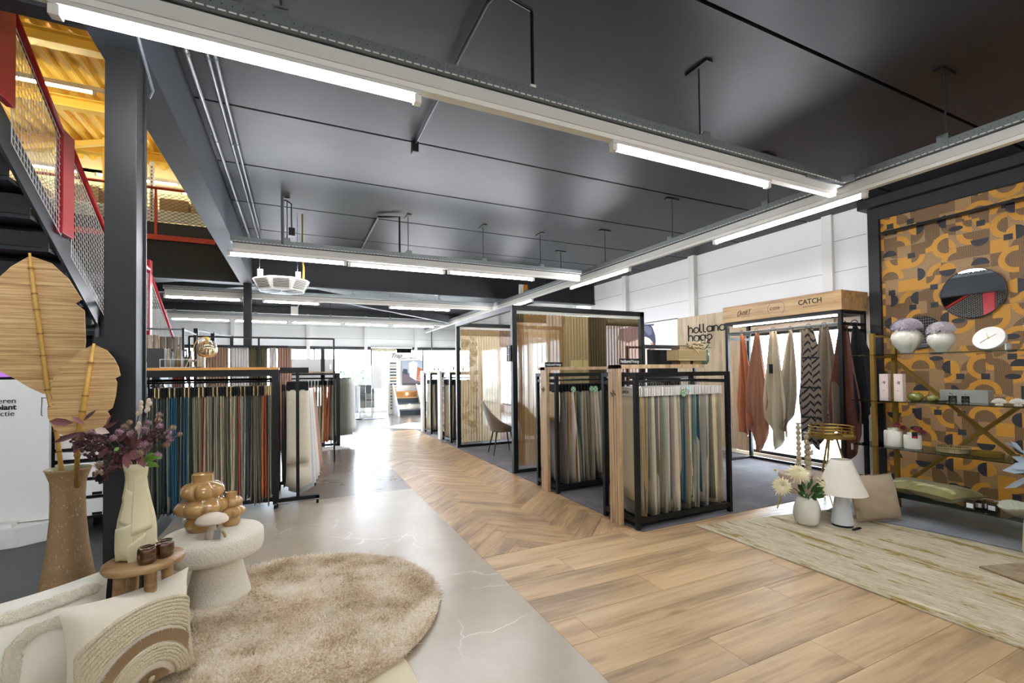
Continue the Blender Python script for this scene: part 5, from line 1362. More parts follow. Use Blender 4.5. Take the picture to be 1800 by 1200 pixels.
flat([(7.68, 2.096), (7.654, 1.94), (7.669, 1.864), (7.68, 1.787), (7.674, 1.694), (7.685, 1.601), (7.735, 1.648), (7.72, 1.788), (7.70, 1.88), (7.72, 1.988), (7.76, 2.12)], .004, 'lb_skin2', 'portrait_shadow')
flat([(7.892, 1.952), (7.835, 1.973), (7.756, 1.984), (7.691, 1.958), (7.746, 1.963), (7.824, 1.955), (7.881, 1.936)], .007, 'lb_brow', 'portrait_eyebrow')
flat([(7.87, 1.912), (7.813, 1.938), (7.746, 1.932), (7.725, 1.905), (7.745, 1.880), (7.793, 1.870), (7.837, 1.886)], .007, 'lb_hair', 'portrait_eye')
flat([(7.813, 1.928), (7.78, 1.933), (7.758, 1.915), (7.765, 1.888), (7.797, 1.880), (7.819, 1.904)], .009, 'lb_iris', 'portrait_eye')
flat([(7.74, 1.354), (7.716, 1.416), (7.638, 1.477), (7.586, 1.416), (7.534, 1.355), (7.587, 1.347), (7.628, 1.431), (7.685, 1.346)], .007, 'lb_skin2', 'portrait_hand')
flat([(8.00, 1.43), (7.906, 1.455), (7.88, 1.42), (7.965, 1.385)], .007, 'lb_lip', 'portrait_mouth')

# open black cabinet in front of the oak board
cb = thing('open_cabinet', 'open black frame cabinet in front of the name board', 'cabinet', (5.9, 5.9, 0))
xa, xb, ya, yb = 5.05, 6.20, 5.75, 6.2
for x in (xa, xb-.04):
    for y in (ya, yb-.04): B().box(x, x+.04, y, y+.04, 0, 1.92).build('post', 'black_metal', cb)
for z in (1.88, 1.36, .9, .05):
    for y in (ya, yb-.04): B().box(xa+.04, xb-.04, y, y+.04, z, z+.035).build('crossbar', 'black_metal', cb)
B().box(xa+.04, xb-.04, ya+.04, yb-.04, 1.36, 1.38).build('shelf', 'black_metal', cb); B().box(xa+.04, xb-.04, ya+.04, yb-.04, .9, .92).build('shelf', 'black_metal', cb)
for x in (xa+.42, xa+.78): B().box(x, x+.02, ya, yb-.04, .93, 1.36).build('divider', 'black_metal', cb)
B().box(xa+.44, xb-.04, yb-.06, yb-.04, .05, 1.86).build('back_panel', 'black_matt', cb)
mat('green_glass', '#7f9a84', .2, trans=.3, var=.2, vscale=(30, 30, 30)); mat('petal_white', '#e6e2cc', .8); mat('leaf_green', '#3f6a34', .6, var=.15, vscale=(20, 20, 20)); mat('leaf_light', '#7d9c5c', .6)
t = thing('green_vase', 'ribbed green glass vase on the open black cabinet', 'vase', (4.42, 4.0, 1.56))
B().lathe([(.045, 0), (.062, .03), (.068, .09), (.058, .14), (.05, .16)], (4.08, 3.69, 1.56), 24, rf=lambda a, z: 1+.05*math.sin(a*12+z*30), cap=True).build('body', 'green_glass', t, smooth=True)
fl = thing('white_bouquet', 'small white flowers with green leaves in the green vase', 'flowers', (4.08, 3.69, 1.72))
rr = random.Random(3)
for i in range(7):
    a = i*.9; x, y, z = 4.08+.09*math.cos(a), 3.69+.06*math.sin(a), 1.78+.025*(i % 3)
    B().tube([(4.08, 3.69, 1.70), (x, y, z)], .003, 4).build('stem', 'leaf_green', fl)
    b = B()
    for q in range(9):
        aa = q*2.4; d = Vector((math.cos(aa)*.026, math.sin(aa)*.026, .012*math.sin(q*1.7)))
        p = Vector((x, y, z)); s_ = Vector((-d.y, d.x, 0))*.5
        b.add([p, p+d*.6+s_, p+d*1.2, p+d*.6-s_], [(0, 1, 2, 3)])
    b.build('blossom', 'petal_white', fl)
    b = B()
    for q in range(5):
        aa = q*1.3+i; d = Vector((math.cos(aa)*.04, math.sin(aa)*.04, -.01)); p = Vector((x, y, z-.03)); s_ = Vector((-d.y, d.x, 0))*.35
        b.add([p, p+d*.5+s_, p+d, p+d*.5-s_], [(0, 1, 2, 3)])
    b.build('leaf', 'leaf_green', fl)

# ------------------------------------------------------------------ far end: staircase display, racks, curtains
sd = thing('stair_display', 'white stair covering display with steps and a sample column', 'display', (3.7, 17.5, 0))
mat('display_white', '#dedcd2', .6); 
B().box(3.10, 4.33, 17.40, 17.55, 2.0, 2.29).build('header', 'display_white', sd)
B().box(3.10, 3.52, 17.42, 17.50, 0, 2.0).build('side_panel', 'display_white', sd)
B().box(3.52, 4.40, 17.44, 17.50, .0, 2.0).build('back_panel', 'display_white', sd)
text('Trap', .22, (3.18, 17.395, 2.17), (PI/2, 0, 0), 'text_black', sd, shear=.5); text('renovatie', .07, (3.50, 17.395, 2.07), (PI/2, 0, 0), 'text_grey', sd); text('V3', .07, (3.92, 17.395, 2.08), (PI/2, 0, 0), 'text_black', sd, bold=.002); text('Interior', .04, (4.04, 17.395, 2.08), (PI/2, 0, 0), 'text_black', sd)
TC = ['#6b665c', '#b9b09a', '#4a4e52', '#54585a', '#3e4448', '#a8764a', '#50545a', '#3a3e46', '#b3a68a', '#b08a5e', '#b78d60', '#5e564c', '#857860', '#8c6c4c', '#6a6252', '#5c5446']
for i, c_ in enumerate(TC):
    mat('tread_sample_%d' % i, c_, .5); B().box(3.17, 3.40, 17.40, 17.42, 1.86-i*.112, 1.92-i*.112).build('tread_sample', 'tread_sample_%d' % i, sd)
# stepped flight
ST = [('#2e3238', '#585c60'), ('#e0ddd2', '#4e565e'), ('#383c42', '#b08c60'), ('#b07a42', '#b7824c')]
for i in range(4):
    y0 = 16.5+i*.22; z = .0+i*.21
    mat('riser_%d' % i, ST[i][0], .5); mat('stair_tread_%d' % i, ST[i][1], .5)
    B().box(3.32, 4.12, y0, 17.42, z, z+.17).build('riser', 'riser_%d' % i, sd); B().box(3.30, 4.12, y0-.03, 17.42, z+.17, z+.21).build('tread', 'stair_tread_%d' % i, sd)
emis('step_light', '#ffd9a0', 6)
for z, y in ((.74, 17.1), (.34, 16.68)): B().tube([(3.72, y, z), (3.72, y-.02, z)], .05, 10).build('step_light', 'step_light', sd)
for x in (3.24, 4.12): B().prism([(16.30, 0), (16.42, 0), (17.42, 0), (17.42, 1.12), (17.30, 1.05), (16.30, .10)], (.06, 0, 0), (x, 0, 0), ((0, 1, 0), (0, 0, 1))).build('side_cheek', 'white_trim', sd)
pp = thing('stairs_poster', 'interior photo poster with white wall and orange stairs above the step display', 'poster', (4.0, 17.4, 1.1))
for nm, c_ in (('po_grey', '#a9b0bc'), ('po_floor', '#6f6066'), ('po_white', '#dde0e4'), ('po_orange', '#b3643a'), ('po_dark', '#3a4652'), ('po_base', '#4a4244')): mat(nm, c_, .5)
B().box(3.62, 4.40, 17.405, 17.42, 1.06, 1.99).build('panel', 'po_grey', pp)
def pflat(poly, d, m): B().prism(poly, (0, -.002, 0), (0, 17.404-d, 0), ((1, 0, 0), (0, 0, 1))).build('print', m, pp)
pflat([(3.62, 1.14), (4.4, 1.14), (4.2, 1.3), (3.9, 1.5), (3.62, 1.6)], .001, 'po_floor'); pflat([(3.9, 1.38), (4.15, 1.22), (4.2, 1.9), (4.05, 1.98), (3.86, 1.9)], .004, 'po_white')
pflat([(4.15, 1.22), (4.4, 1.14), (4.4, 1.66), (4.2, 1.75)], .004, 'po_orange'); pflat([(3.64, 1.5), (3.82, 1.45), (3.82, 1.66), (3.66, 1.68)], .004, 'po_dark'); pflat([(3.62, 1.06), (4.4, 1.06), (4.4, 1.14), (3.62, 1.14)], .004, 'po_base')
for i in range(6): pflat([(4.17+i*.035, 1.25+i*.075), (4.4, 1.2+i*.075), (4.4, 1.215+i*.075), (4.17+i*.035, 1.265+i*.075)], .008, 'po_white')
curtain('curtain', 2.72, 3.68, 18.90, .15, 2.52, 14, .03, 'sheer_white', 'white see-through curtain hanging before the back window', None, thick=0, n=3, header='cloth_cream')
curtain('curtain', 3.72, 4.32, 18.90, 1.9, 2.55, 7, .04, 'scarf_black', 'short black pleated curtain before the back window', None, n=2)
for x0_, x1_ in ((2.70, 3.70), (3.71, 4.34)):
    B().box(x0_, x1_, 18.84, 18.945, 2.52, 2.575).build('curtain_rail', 'white_trim', None, label=('white curtain rail of the see-through curtain at the back window', 'white curtain rail of the short black curtain at the back window')[x0_ > 3], cat='rail')
bs = thing('panel_stand', 'slim upright grey panel on a flat grey foot near the back window', 'mirror', (2.25, 15.9, 0))
B().box(2.28, 2.30, 15.88, 15.92, .02, 1.75).build('pole', 'grey_pipe', bs); B().box(2.30, 2.62, 15.88, 15.90, 1.0, 1.75).build('panel', 'board_grey', bs); B().box(1.95, 2.75, 15.7, 16.1, 0, .02).build('foot', 'grey_pipe', bs)
def stock_cabinet(x0, x1, y, cols, label):
    t = thing('sample_cabinet', label, 'cabinet', ((x0+x1)/2, y, .2))
    w = (x1-x0); B().box(x0, x1, y, y+.3, .22, .24).build('base', 'white_trim', t); B().box(x0, x1, y+.28, y+.3, .24, 1.08).build('back_panel', 'white_trim', t); B().box(x0, x1, y, y+.3, 1.08, 1.12).build('top', 'white_trim', t)
    for x in (x0, (x0+x1)/2, x1-.02): B().box(x, x+.02, y, y+.28, .24, 1.08).build('divider', 'white_trim', t)
    q = 0
    for i in range(2):
        for j in range(3):
            mat('tile_'+cols[q % len(cols)].strip('#'), cols[q % len(cols)], .6)
            B().box(x0+.03+i*w/2, x0+w/2-.02+i*w/2, y+.01, y+.03, .27+j*.27, .50+j*.27).build('sample_tile', 'tile_'+cols[q % len(cols)].strip('#'), t); q += 1
    for x in (x0+.03, x1-.05): B().box(x, x+.02, y+.1, y+.12, 0, .22).build('leg', 'grey_pipe', t)
stock_cabinet(.95, 1.60, 15.9, ['#8f6c40', '#a5804e', '#8a6c44', '#9c7a4c'], 'white cabinet with brown wood tiles in the far aisle')
stock_cabinet(2.0, 2.68, 17.9, ['#7f7e76', '#4e5458', '#6a6a66', '#8a8880'], 'white cabinet with grey tiles near the back window')
t = thing('rolling_stand', 'low black rolling stand with white sheets in the far aisle', 'rack', (1.3, 15.2, 0))
for x in (.92, 1.12): B().box(x, x+.025, 15.2, 15.225, .06, 1.22).build('post', 'black_metal', t)
B().box(.85, 1.35, 15.18, 15.22, .04, .07).build('foot', 'black_metal', t); castor(1.33, 15.2, t); castor(.87, 15.2, t)
for i in range(7): sample(1.62+i*.045, 16.0, 1.16, dq[i % 5], ('dcdcdc', 'c9ccd4', 'e4e4e4')[i % 3], 'pale', 'header_white', 'pale sheet beside the brown tile cabinet, %s from the left' % ordinal(i+1), 'pale sheets in the far aisle', hdr_w=.3, hdr_h=.03, hdr_t=.03, drop=.02, sz=.75)
t = thing('sample_rail', 'short rail holding the pale sheets in the far aisle', 'rack', (1.75, 16, 0))
B().box(1.58, 1.92, 15.99, 16.01, 1.15, 1.17).build('rail', 'grey_pipe', t)
for x in (1.58, 1.92): B().box(x-.01, x+.01, 15.99, 16.01, 0, 1.15).build('post', 'grey_pipe', t)
B().box(1.5, 2.0, 15.8, 16.2, 0, .03).build('foot', 'black_metal', t)
t = thing('floor_mat', 'pale square floor sample lying before the stair display', 'mat', (3.0, 12.8, 0))
B().prism([(2.15, 12.95), (2.95, 12.2), (3.9, 12.9), (3.1, 14.0)], (0, 0, .012), (0, 0, 0)).build('sheet', 'display_white', t)

# ------------------------------------------------------------------ left: white wall panel with print, drawer rack, plinth
wpn = thing('display_stand', 'white display board with partly visible slogan at the left edge', 'panel', (-2.6, 5.75, 0))
B().box(-3.4, -2.10, 5.75, 5.80, .18, 1.49).build('panel', 'white_trim', wpn, bevel=.004)
for i, (s_, bo_) in enumerate((('Inspireren', 0), ('Ambiant', .0022), ('collectie', 0))):
    text(s_, .067, (-2.325 if i != 2 else -2.335, 5.745, 1.295-i*.058), (PI/2, 0, 0), 'text_black', wpn, align='RIGHT', bold=bo_)
B().tube([(-2.15, 5.747, 1.315), (-2.155, 5.747, 1.16), (-2.145, 5.747, 1.145)], .0025, 5).build('print', 'text_black', wpn)
B().tube([(-2.155, 5.747, 1.315), (-2.12, 5.747, 1.315)], .0025, 5).build('print', 'text_black', wpn)
emis('screen_pink', '#d9a8e8', 1.3); emis('screen_white', '#fbf4ff', 1.5); emis('screen_violet', '#b06fd0', 1.0)
sc_ = thing('screen', 'glowing pink and white screen behind the woven leaf', 'screen', (-2.7, 5.8, 1.5))
B().box(-3.4, -2.26, 5.77, 5.81, 1.50, 2.1).build('housing', 'black_matt', sc_); B().box(-3.4, -2.27, 5.765, 5.769, 1.515, 2.09).build('display', 'screen_pink', sc_)
B().prism([(-3.4, 1.7), (-2.40, 1.80), (-2.32, 1.72), (-2.27, 1.66), (-2.27, 1.62), (-3.4, 1.56)], (0, -.002, 0), (0, 5.764, 0), ((1, 0, 0), (0, 0, 1))).build('display', 'screen_white', sc_)
B().prism([(-3.4, 1.515), (-2.27, 1.515), (-2.27, 1.60), (-2.6, 1.58)], (0, -.002, 0), (0, 5.762, 0), ((1, 0, 0), (0, 0, 1))).build('display', 'screen_violet', sc_)
dr = thing('drawer_rack', 'black rack of white sample drawers behind the near column', 'rack', (-1.95, 6.05, 0))
B().box(-2.14, -2.115, 5.9, 6.25, .12, 1.1).build('side_panel', 'black_matt', dr); B().box(-1.745, -1.72, 5.9, 6.25, .12, 1.1).build('side_panel', 'black_matt', dr); B().box(-2.14, -1.72, 6.2, 6.25, .12, 1.1).build('back_panel', 'black_matt', dr)
for z in (.125, .325, .505, .687, .80, .925, 1.05):
    B().box(-2.115, -1.745, 5.91, 6.2, z-.018, z).build('rail', 'black_matt', dr)
for z0, z1 in ((.135, .30), (.335, .48), (.515, .66), (.70, .775), (.81, .90), (.935, 1.03)):
    d_ = B().box(-2.112, -1.748, 5.898, 6.15, z0, z1).build('drawer', 'white_trim', dr, bevel=.003)
    B().box(-1.83, -1.755, 5.892, 5.898, z0+.006, z0+.032).build('label_holder', 'black_matt', d_)
B().box(-2.14, -2.10, 5.9, 6.3, .05, .12).build('foot', 'black_matt', dr); B().box(-1.76, -1.72, 5.9, 6.3, .0, .12).build('foot', 'black_matt', dr); B().box(-2.14, -2.10, 5.9, 6.3, .0, .05).build('foot', 'black_matt', dr)
pt = thing('door_post', 'black upright post with a cross bar behind the woven leaves', 'post', (-1.8, 6.2, 0))
B().box(-1.90, -1.82, 6.15, 6.22, 0, 2.29).build('post', 'black_metal', pt); B().box(-1.82, -1.5, 6.15, 6.2, 2.24, 2.29).build('crossbar', 'black_metal', pt)
pz = thing('plinth', 'low white platform with a cut corner at the left edge', 'plinth', (-2.8, 5.5, 0))
B().prism([(-3.6, 5.42), (-2.24, 5.58), (-2.02, 5.74), (-2.0, 5.9), (-3.6, 5.9)], (0, 0, .17), (0, 0, 0)).build('body', 'white_trim', pz, bevel=.004)
B().box(-3.6, -2.3, 5.62, 5.72, .17, .205).build('step', 'white_trim', pz)

# ------------------------------------------------------------------ foreground left: rugs, pouf, stool, vases, cushions
fibre('shag', '', ramp=[(.37, '#b5a07e'), (.46, '#e6d7bb'), (.54, '#f7eedd'), (.63, '#fffbf3')])
fibre('tuft_fibre', '#fbf6ea', .04)
fibre('fringe_fibre', '#b39a78', .2, (200, 200, 200))
mat('rug_back', '#cdbd98', .9, bump=.5, bscale=100)
mat('rug_cream', '#d3c8a8', .9, bump=.4, bscale=(200, 60, 60), var=.06, vscale=(60, 200, 60))
r0 = thing('round_rug', 'flat cream round rug partly under the shaggy one', 'rug', (-.45, 2.26, 0))
B().lathe([(.96, 0), (.98, .003), (.975, .010), (.0, .010)], (-.45, 2.26, 0), 72, cap=False).build('woven_disc', 'rug_cream', r0)
r1 = thing('shaggy_rug', 'beige shaggy round rug under the cushions and the pouf', 'rug', (-.02, 3.14, .011))
RC = (-.06, 3.19, .93)
B().lathe([(RC[2]-.01, .011), (RC[2], .014), (RC[2]-.005, .022), (.0, .024)], (RC[0], RC[1], 0), 72, cap=False).build('backing', 'rug_back', r1)
rr = random.Random(11); b = B()
for i in range(76000):
    a = rr.random()*2*PI; r_ = math.sqrt(rr.random())*(RC[2]+.005)
    x, y = RC[0]+r_*math.cos(a), RC[1]+r_*math.sin(a)
    lx, ly = rr.uniform(-.03, .03)+.006*math.cos(a)+.014*math.sin(x*9+y*4), rr.uniform(-.03, .03)+.006*math.sin(a)-.014*math.cos(y*8)
    w = .003; ll = math.hypot(lx, ly)+1e-6; dx, dy = -ly/ll*w, lx/ll*w; z = rr.uniform(.022, .034); h = rr.uniform(.004, .020)
    o = len(b.v); b.v += [(x-dx, y-dy, z), (x+dx, y+dy, z), (x+lx, y+ly, z+h)]; b.f.append((o, o+1, o+2))
b.build('pile', 'shag', r1, kind='stuff')

mat('boucle', '#e6dfcc', .9, bump=.9, bscale=90, bdist=.012, sheen=.2, var=.04, vscale=(40, 40, 40))
pf_ = thing('boucle_pouf', 'cream boucle side table with thick round top and conical foot', 'table', (-.51, 3.64, .02))
PX, PY = -.505, 3.66
B().lathe([(.001, .455), (.255, .46), (.282, .452), (.296, .435), (.298, .40), (.297, .35), (.288, .322), (.265, .308), (.001, .305)], (PX, PY, 0), 56, cap=False).build('top', 'boucle', pf_, smooth=True)
B().lathe([(.128, .31), (.135, .27), (.163, .15), (.186, .06), (.192, .03), (.18, .022), (.001, .022)], (PX+.03, PY-.02, 0), 48, cap=False).build('foot', 'boucle', pf_, smooth=True)

st_ = thing('wooden_stool', 'small round wooden stool holding the ivory vase', 'stool', (-.705, 2.84, .02))
SX, SY = -.672, 2.80
B().lathe([(.001, .62), (.145, .621), (.157, .613), (.16, .60), (.152, .587), (.12, .583), (.001, .583)], (SX, SY, 0), 40, rf=lambda a, z: 1+.03*math.sin(a*2+.6)+.012*math.sin(a*5), cap=False).build('seat', 'stool_wood', st_, smooth=True)
for a in (.5, 2.3, 3.6, 5.2): B().tube([(SX+.09*math.cos(a), SY+.09*math.sin(a), .585), (SX+.12*math.cos(a), SY+.12*math.sin(a), .03)], [.026, .02], 10).build('leg', 'stool_wood', st_, smooth='auto')

# ivory vase with slab surface
mat('ivory_ceramic', '#d9cfa8', .55, bump=.08, bscale=6, bdist=.02)
VX, VY, VZ = -.712, 2.84, .622
wv = thing('ivory_vase', 'tall ivory vase with overlapping slab surface on the wooden stool', 'vase', (VX, VY, VZ))
def vr(a, z): return 1+.02*math.sin(2*a+z*6)
prof = [(.062, 0), (.076, .006), (.079, .05), (.078, .13), (.071, .19), (.057, .26), (.045, .33), (.040, .38), (.044, .42), (.052, .455), (.047, .455), (.040, .42), (.035, .38)]
B().lathe([(.001, 0)]+prof, (VX, VY, VZ), 40, rf=vr, cap=False).build('body', 'ivory_ceramic', wv, smooth=True)
def patch(a0, a1, z0, z1, off=.003, n=8, taper=0, name='slab'):
    def rad(z):
        for (ra, za), (rb, zb) in zip(prof[1:10], prof[2:10]):
            if za <= z <= zb: return ra+(rb-ra)*(z-za)/(zb-za)
        return .079
    def fn(u, v):
        z = z0+(z1-z0)*v+taper*(u-.5); a = a0+(a1-a0)*u; r_ = rad(max(.01, min(.45, z)))*vr(a, z)+off
        return (VX+r_*math.cos(a), VY+r_*math.sin(a), VZ+z)
    B().grid(fn, n, n, .004).build(name, 'ivory_ceramic', wv, smooth=True)
patch(-2.7, -1.5, .01, .165, .004, 10, .03); patch(-1.6, -.5, .13, .40, .005, 10, .02); patch(-3.3, -2.3, .29, .445, .004, 8, -.03); patch(-1.75, -.9, .0, .10, .006, 8, .05); patch(-2.4, -1.6, .17, .33, .003, 8, -.02)

# bouquet in the ivory vase
RV, UV = Vector((.904, -.427, 0)), Vector((0, 0, 1)); FV = Vector((.427, .904, 0))
def at_(o, dx, dy, dz=0.0): return Vector(o)+RV*dx+UV*dy+FV*dz
mat('leaf_burgundy', '#5a3636', .55, var=.2, vscale=(30, 30, 30)); mat('leaf_rose', '#8a5857', .5, var=.2, vscale=(40, 40, 40)); mat('leaf_fresh', '#6f9a3c', .5, var=.15, vscale=(30, 30, 30)); mat('pom_mauve', '#8f6f78', .9, var=.25, vscale=(80, 80, 80)); mat('pom_brown', '#8a745e', .9, var=.2, vscale=(80, 80, 80)); mat('berry', '#4a262a', .3); mat('seed_brown', '#452a28', .8, var=.3, vscale=(60, 60, 60)); mat('stem_brown', '#4a3a28', .7); mat('bud_pale', '#cbbba8', .8)
bq = thing('dried_bouquet', 'burgundy and mauve dried flower bouquet in the ivory vase', 'flowers', (VX, VY, VZ+.42))
O0 = (VX, VY, VZ+.44); k_ = 1/354.
def px(x, y, d=0.0): return at_(O0, (x-243)*k_, (826-y)*k_, d)
def leaf(p, d, w, m, nm='leaf', parent=None, curl=.15):
    p = Vector(p); d = Vector(d); n = Vector((RNG.uniform(-.4, .4), -1, RNG.uniform(-.2, .6))).normalized(); s_ = d.cross(n).normalized()*w; nn = s_.cross(d).normalized()*d.length*curl
    vs = [p, p+d*.3+s_*.8+nn*.3, p+d*.65+s_*.9+nn*.5, p+d, p+d*.65-s_*.9+nn*.5, p+d*.3-s_*.8+nn*.3, p+d*.3, p+d*.65+nn*.1]
    return B().add(vs, [(0, 1, 6), (1, 2, 7, 6), (2, 3, 7), (3, 4, 7), (4, 5, 6, 7), (5, 0, 6)]).build(nm, m, parent, smooth=True)
def pom(c, r_, m, n=60, parent=None):
    b = B(); b.sphere(c, r_*.55, 8, 6); q = random.Random(int(c[0]*9999))
    for i in range(n):
        z = 1-2*(i+.5)/n; a = i*2.399; d = Vector((math.sqrt(1-z*z)*math.cos(a), math.sqrt(1-z*z)*math.sin(a), z)); s_ = d.orthogonal().normalized()*r_*.10
        c_ = Vector(c); b.add([c_+d*r_*.5+s_, c_+d*r_*.5-s_, c_+d*r_*q.uniform(.85, 1.08)], [(0, 1, 2)])
    return b.build('flower_head', m, parent)
def stem(p, parent, m='stem_brown', base=O0, r_=.002): B().tube([Vector(base)-Vector((0, 0, .06)), (Vector(base)*.5+Vector(p)*.5)+Vector((0, 0, .01)), p], r_, 4, False).build('stem', m, parent)
for (x, y, r_, d, m) in ((272, 788, .032, -.05, 'pom_mauve'), (300, 780, .022, 0, 'pom_mauve'), (262, 762, .024, -.02, 'pom_mauve'), (290, 770, .022, .03, 'pom_mauve'), (255, 752, .022, .02, 'pom_mauve'), (222, 758, .022, 0, 'pom_brown'), (282, 738, .018, 0, 'pom_brown'), (318, 772, .016, 0, 'pom_brown'), (275, 748, .02, .02, 'pom_brown'),
                         (196, 820, .024, -.06, 'pom_brown'), (202, 832, .024, -.08, 'pom_brown'), (295, 790, .02, 0, 'pom_brown'), (206, 768, .024, .02, 'pom_mauve'), (165, 768, .026, 0, 'pom_mauve'), (238, 776, .022, .0, 'pom_brown'), (285, 808, .026, -.02, 'pom_mauve'), (248, 768, .024, -.05, 'pom_mauve'), (214, 775, .022, -.04, 'pom_mauve'), (268, 800, .024, -.07, 'pom_brown'), (230, 750, .016, 0, 'pom_brown'), (306, 760, .018, 0, 'pom_brown'), (288, 756, .018, -.02, 'pom_mauve')):
    p = px(x, y, d); pom(p, r_, m, 60, bq); stem(p, bq)
q = random.Random(4)
for (cx, cy, n, m, rr_, sp) in ((215, 815, 70, 'berry', .0085, .055), (180, 790, 90, 'seed_brown', .008, .065), (160, 782, 60, 'seed_brown', .007, .05), (190, 840, 45, 'seed_brown', .007, .04), (285, 770, 30, 'seed_brown', .008, .04), (235, 800, 40, 'seed_brown', .008, .05)):
    b = B(); c_ = px(cx, cy, -.03)
    for i in range(n):
        d = Vector((q.gauss(0, 1), q.gauss(0, 1), q.gauss(0, 1))).normalized()*sp*q.random()**.4
        b.sphere(c_+d, rr_, 6, 4)
    b.build('berry_cluster' if m == 'berry' else 'seed_head', m, bq); stem(c_, bq)
for (x, y, dx, dy, w, m) in ((150, 748, -50, 4, .028, 'leaf_rose'), (160, 765, -55, -20, .022, 'leaf_burgundy'), (165, 745, 22, 22, .012, 'leaf_burgundy'), (185, 760, 32, 14, .016, 'leaf_burgundy'), (195, 756, 22, 26, .008, 'leaf_rose'), (178, 760, 34, -8, .026, 'bud_pale'), (150, 780, -22, -28, .02, 'leaf_rose'), (172, 752, -30, 18, .014, 'leaf_rose'), (140, 775, -14, -6, .012, 'leaf_rose'),
                             (240, 795, 30, 22, .032, 'leaf_rose'), (245, 800, 34, -6, .034, 'leaf_rose'), (238, 798, 6, -34, .03, 'leaf_rose'), (250, 805, 18, -26, .028, 'leaf_rose'), (236, 795, -22, -20, .026, 'leaf_rose'), (255, 785, 26, 18, .026, 'leaf_burgundy'), (232, 788, -4, 26, .024, 'leaf_burgundy'), (262, 800, 30, 14, .02, 'leaf_burgundy'), (200, 785, -26, 16, .02, 'leaf_burgundy'), (210, 790, -20, -24, .022, 'leaf_burgundy'), (225, 780, 24, 10, .02, 'leaf_burgundy'), (248, 790, 10, 34, .02, 'leaf_burgundy'),
                             (262, 815, 34, 6, .022, 'leaf_fresh'), (268, 810, 30, 12, .014, 'leaf_fresh'), (255, 822, 36, -6, .024, 'leaf_fresh'), (275, 815, 26, -2, .012, 'leaf_fresh'), (270, 805, 34, -8, .010, 'leaf_fresh'), (228, 790, -6, -8, .014, 'leaf_fresh'), (170, 800, -8, -3, .01, 'bud_pale')):
    p = px(x, y, RNG.uniform(-.06, .0)); d = (RV*dx*k_+UV*dy*k_)*.85+FV*RNG.uniform(-.03, .02); leaf(p, d, w*.72, m, 'leaf', bq)
for pts in (((245, 815), (252, 770), (262, 735), (268, 712)), ((240, 815), (240, 775), (248, 740), (254, 716)), ((235, 815), (232, 790), (244, 770), (250, 752))):
    P = [px(x, y, -.01) for x, y in pts]; B().tube(P, .0025, 5, False).build('stem', 'stem_brown', bq)
    b = B()
    for i in range(8): b.sphere(P[-1]+(P[-2]-P[-1])*i*.11+Vector((q.uniform(-.006, .006), 0, 0)), .009, 6, 4, (1, 1, 1.4))
    b.build('bud', 'bud_pale', bq)
tg = B(); p = px(216, 838, -.12); tg.cbox(p, (.034, .002, .03), Matrix.Rotation(-.42, 3, 'Z') @ Matrix.Rotation(.7, 3, 'Y')); tg.build('price_tag', 'header_black', bq); 

# two ribbed amber tea-light glasses on the stool
mat('amber_glass', '#54330f', .08, trans=.25, ior=1.45, coat=1.0)
for i, (x, y, lb) in enumerate(((-.64, 2.71, 'ribbed brown tea-light glass on the stool, nearer the viewer'), (-.585, 2.77, 'ribbed brown tea-light glass on the stool, further right and behind the first'))):
    t = thing('tealight_glass', lb, 'candle holder', (x, y, .622))
    B().lathe([(.001, .0), (.028, .0), (.034, .008), (.037, .03), (.037, .06), (.033, .078), (.030, .078), (.033, .06), (.032, .012), (.001, .010)], (x, y, .622), 72, rf=lambda a, z: 1+.025*math.cos(24*a), cap=False).build('glass', 'amber_glass', t, smooth=True)

# bubble vases, mushroom and card holder on the pouf
mat('caramel_glaze', '#ad8750', .06, var=.08, vscale=(3, 3, 3), coat=1.0)
def bubble_vase(x, y, z, s, label, sr=None):
    sr = sr or s
    t = thing('bubble_vase', label, 'vase', (x, y, z))
    prof = [(.001, 0), (.085, .0), (.100, .03), (.104, .06), (.092, .088), (.088, .094), (.115, .105), (.142, .135), (.146, .162), (.128, .192), (.098, .206), (.092, .212), (.112, .225), (.122, .252), (.116, .285), (.090, .308), (.062, .316), (.060, .322), (.062, .365), (.064, .37), (.056, .37), (.052, .325)]
    def lob(a, zz):
        zz /= s
        if .098 < zz < .206: return .78+.31*abs(math.cos(3.5*a+.3))**.38
        if .214 < zz < .312: return .78+.31*abs(math.cos(3*a+.9))**.38
        return 1
    B().lathe([(r_*sr, h*s) for r_, h in prof], (x, y, z), 84, rf=lob, cap=False).build('body', 'caramel_glaze', t, smooth=True); return t
bubble_vase(-.58, 3.74, .458, 1.02, 'large glossy caramel bubble vase on the boucle table')
bubble_vase(-.415, 3.76, .458, .62, 'small glossy caramel bubble vase on the boucle table', .56)
mat('mushroom_matt', '#d2c4b0', .7, bump=.1, bscale=40)
t = thing('mushroom_figure', 'matt beige mushroom figure before the bubble vases', 'ornament', (-.50, 3.50, .458))
B().lathe([(.001, 0), (.042, 0), (.036, .03), (.024, .06), (.022, .09), (.03, .10)], (-.495, 3.52, .458), 24, cap=False).build('stalk', 'mushroom_matt', t, smooth=True)
B().lathe([(.001, .098), (.07, .095), (.092, .10), (.094, .112), (.08, .135), (.045, .152), (.001, .157)], (-.495, 3.52, .458), 32, cap=False).build('cap', 'mushroom_matt', t, smooth=True)
t = thing('card_holder', 'clear holder with a small white card in front of the mushroom', 'card holder', (-.46, 3.43, .46))
B().cbox((-.458, 3.43, .497), (.062, .004, .075), Matrix.Rotation(-.35, 3, 'Z') @ Matrix.Rotation(-.25, 3, 'X')).build('clear_front', 'glass', t)
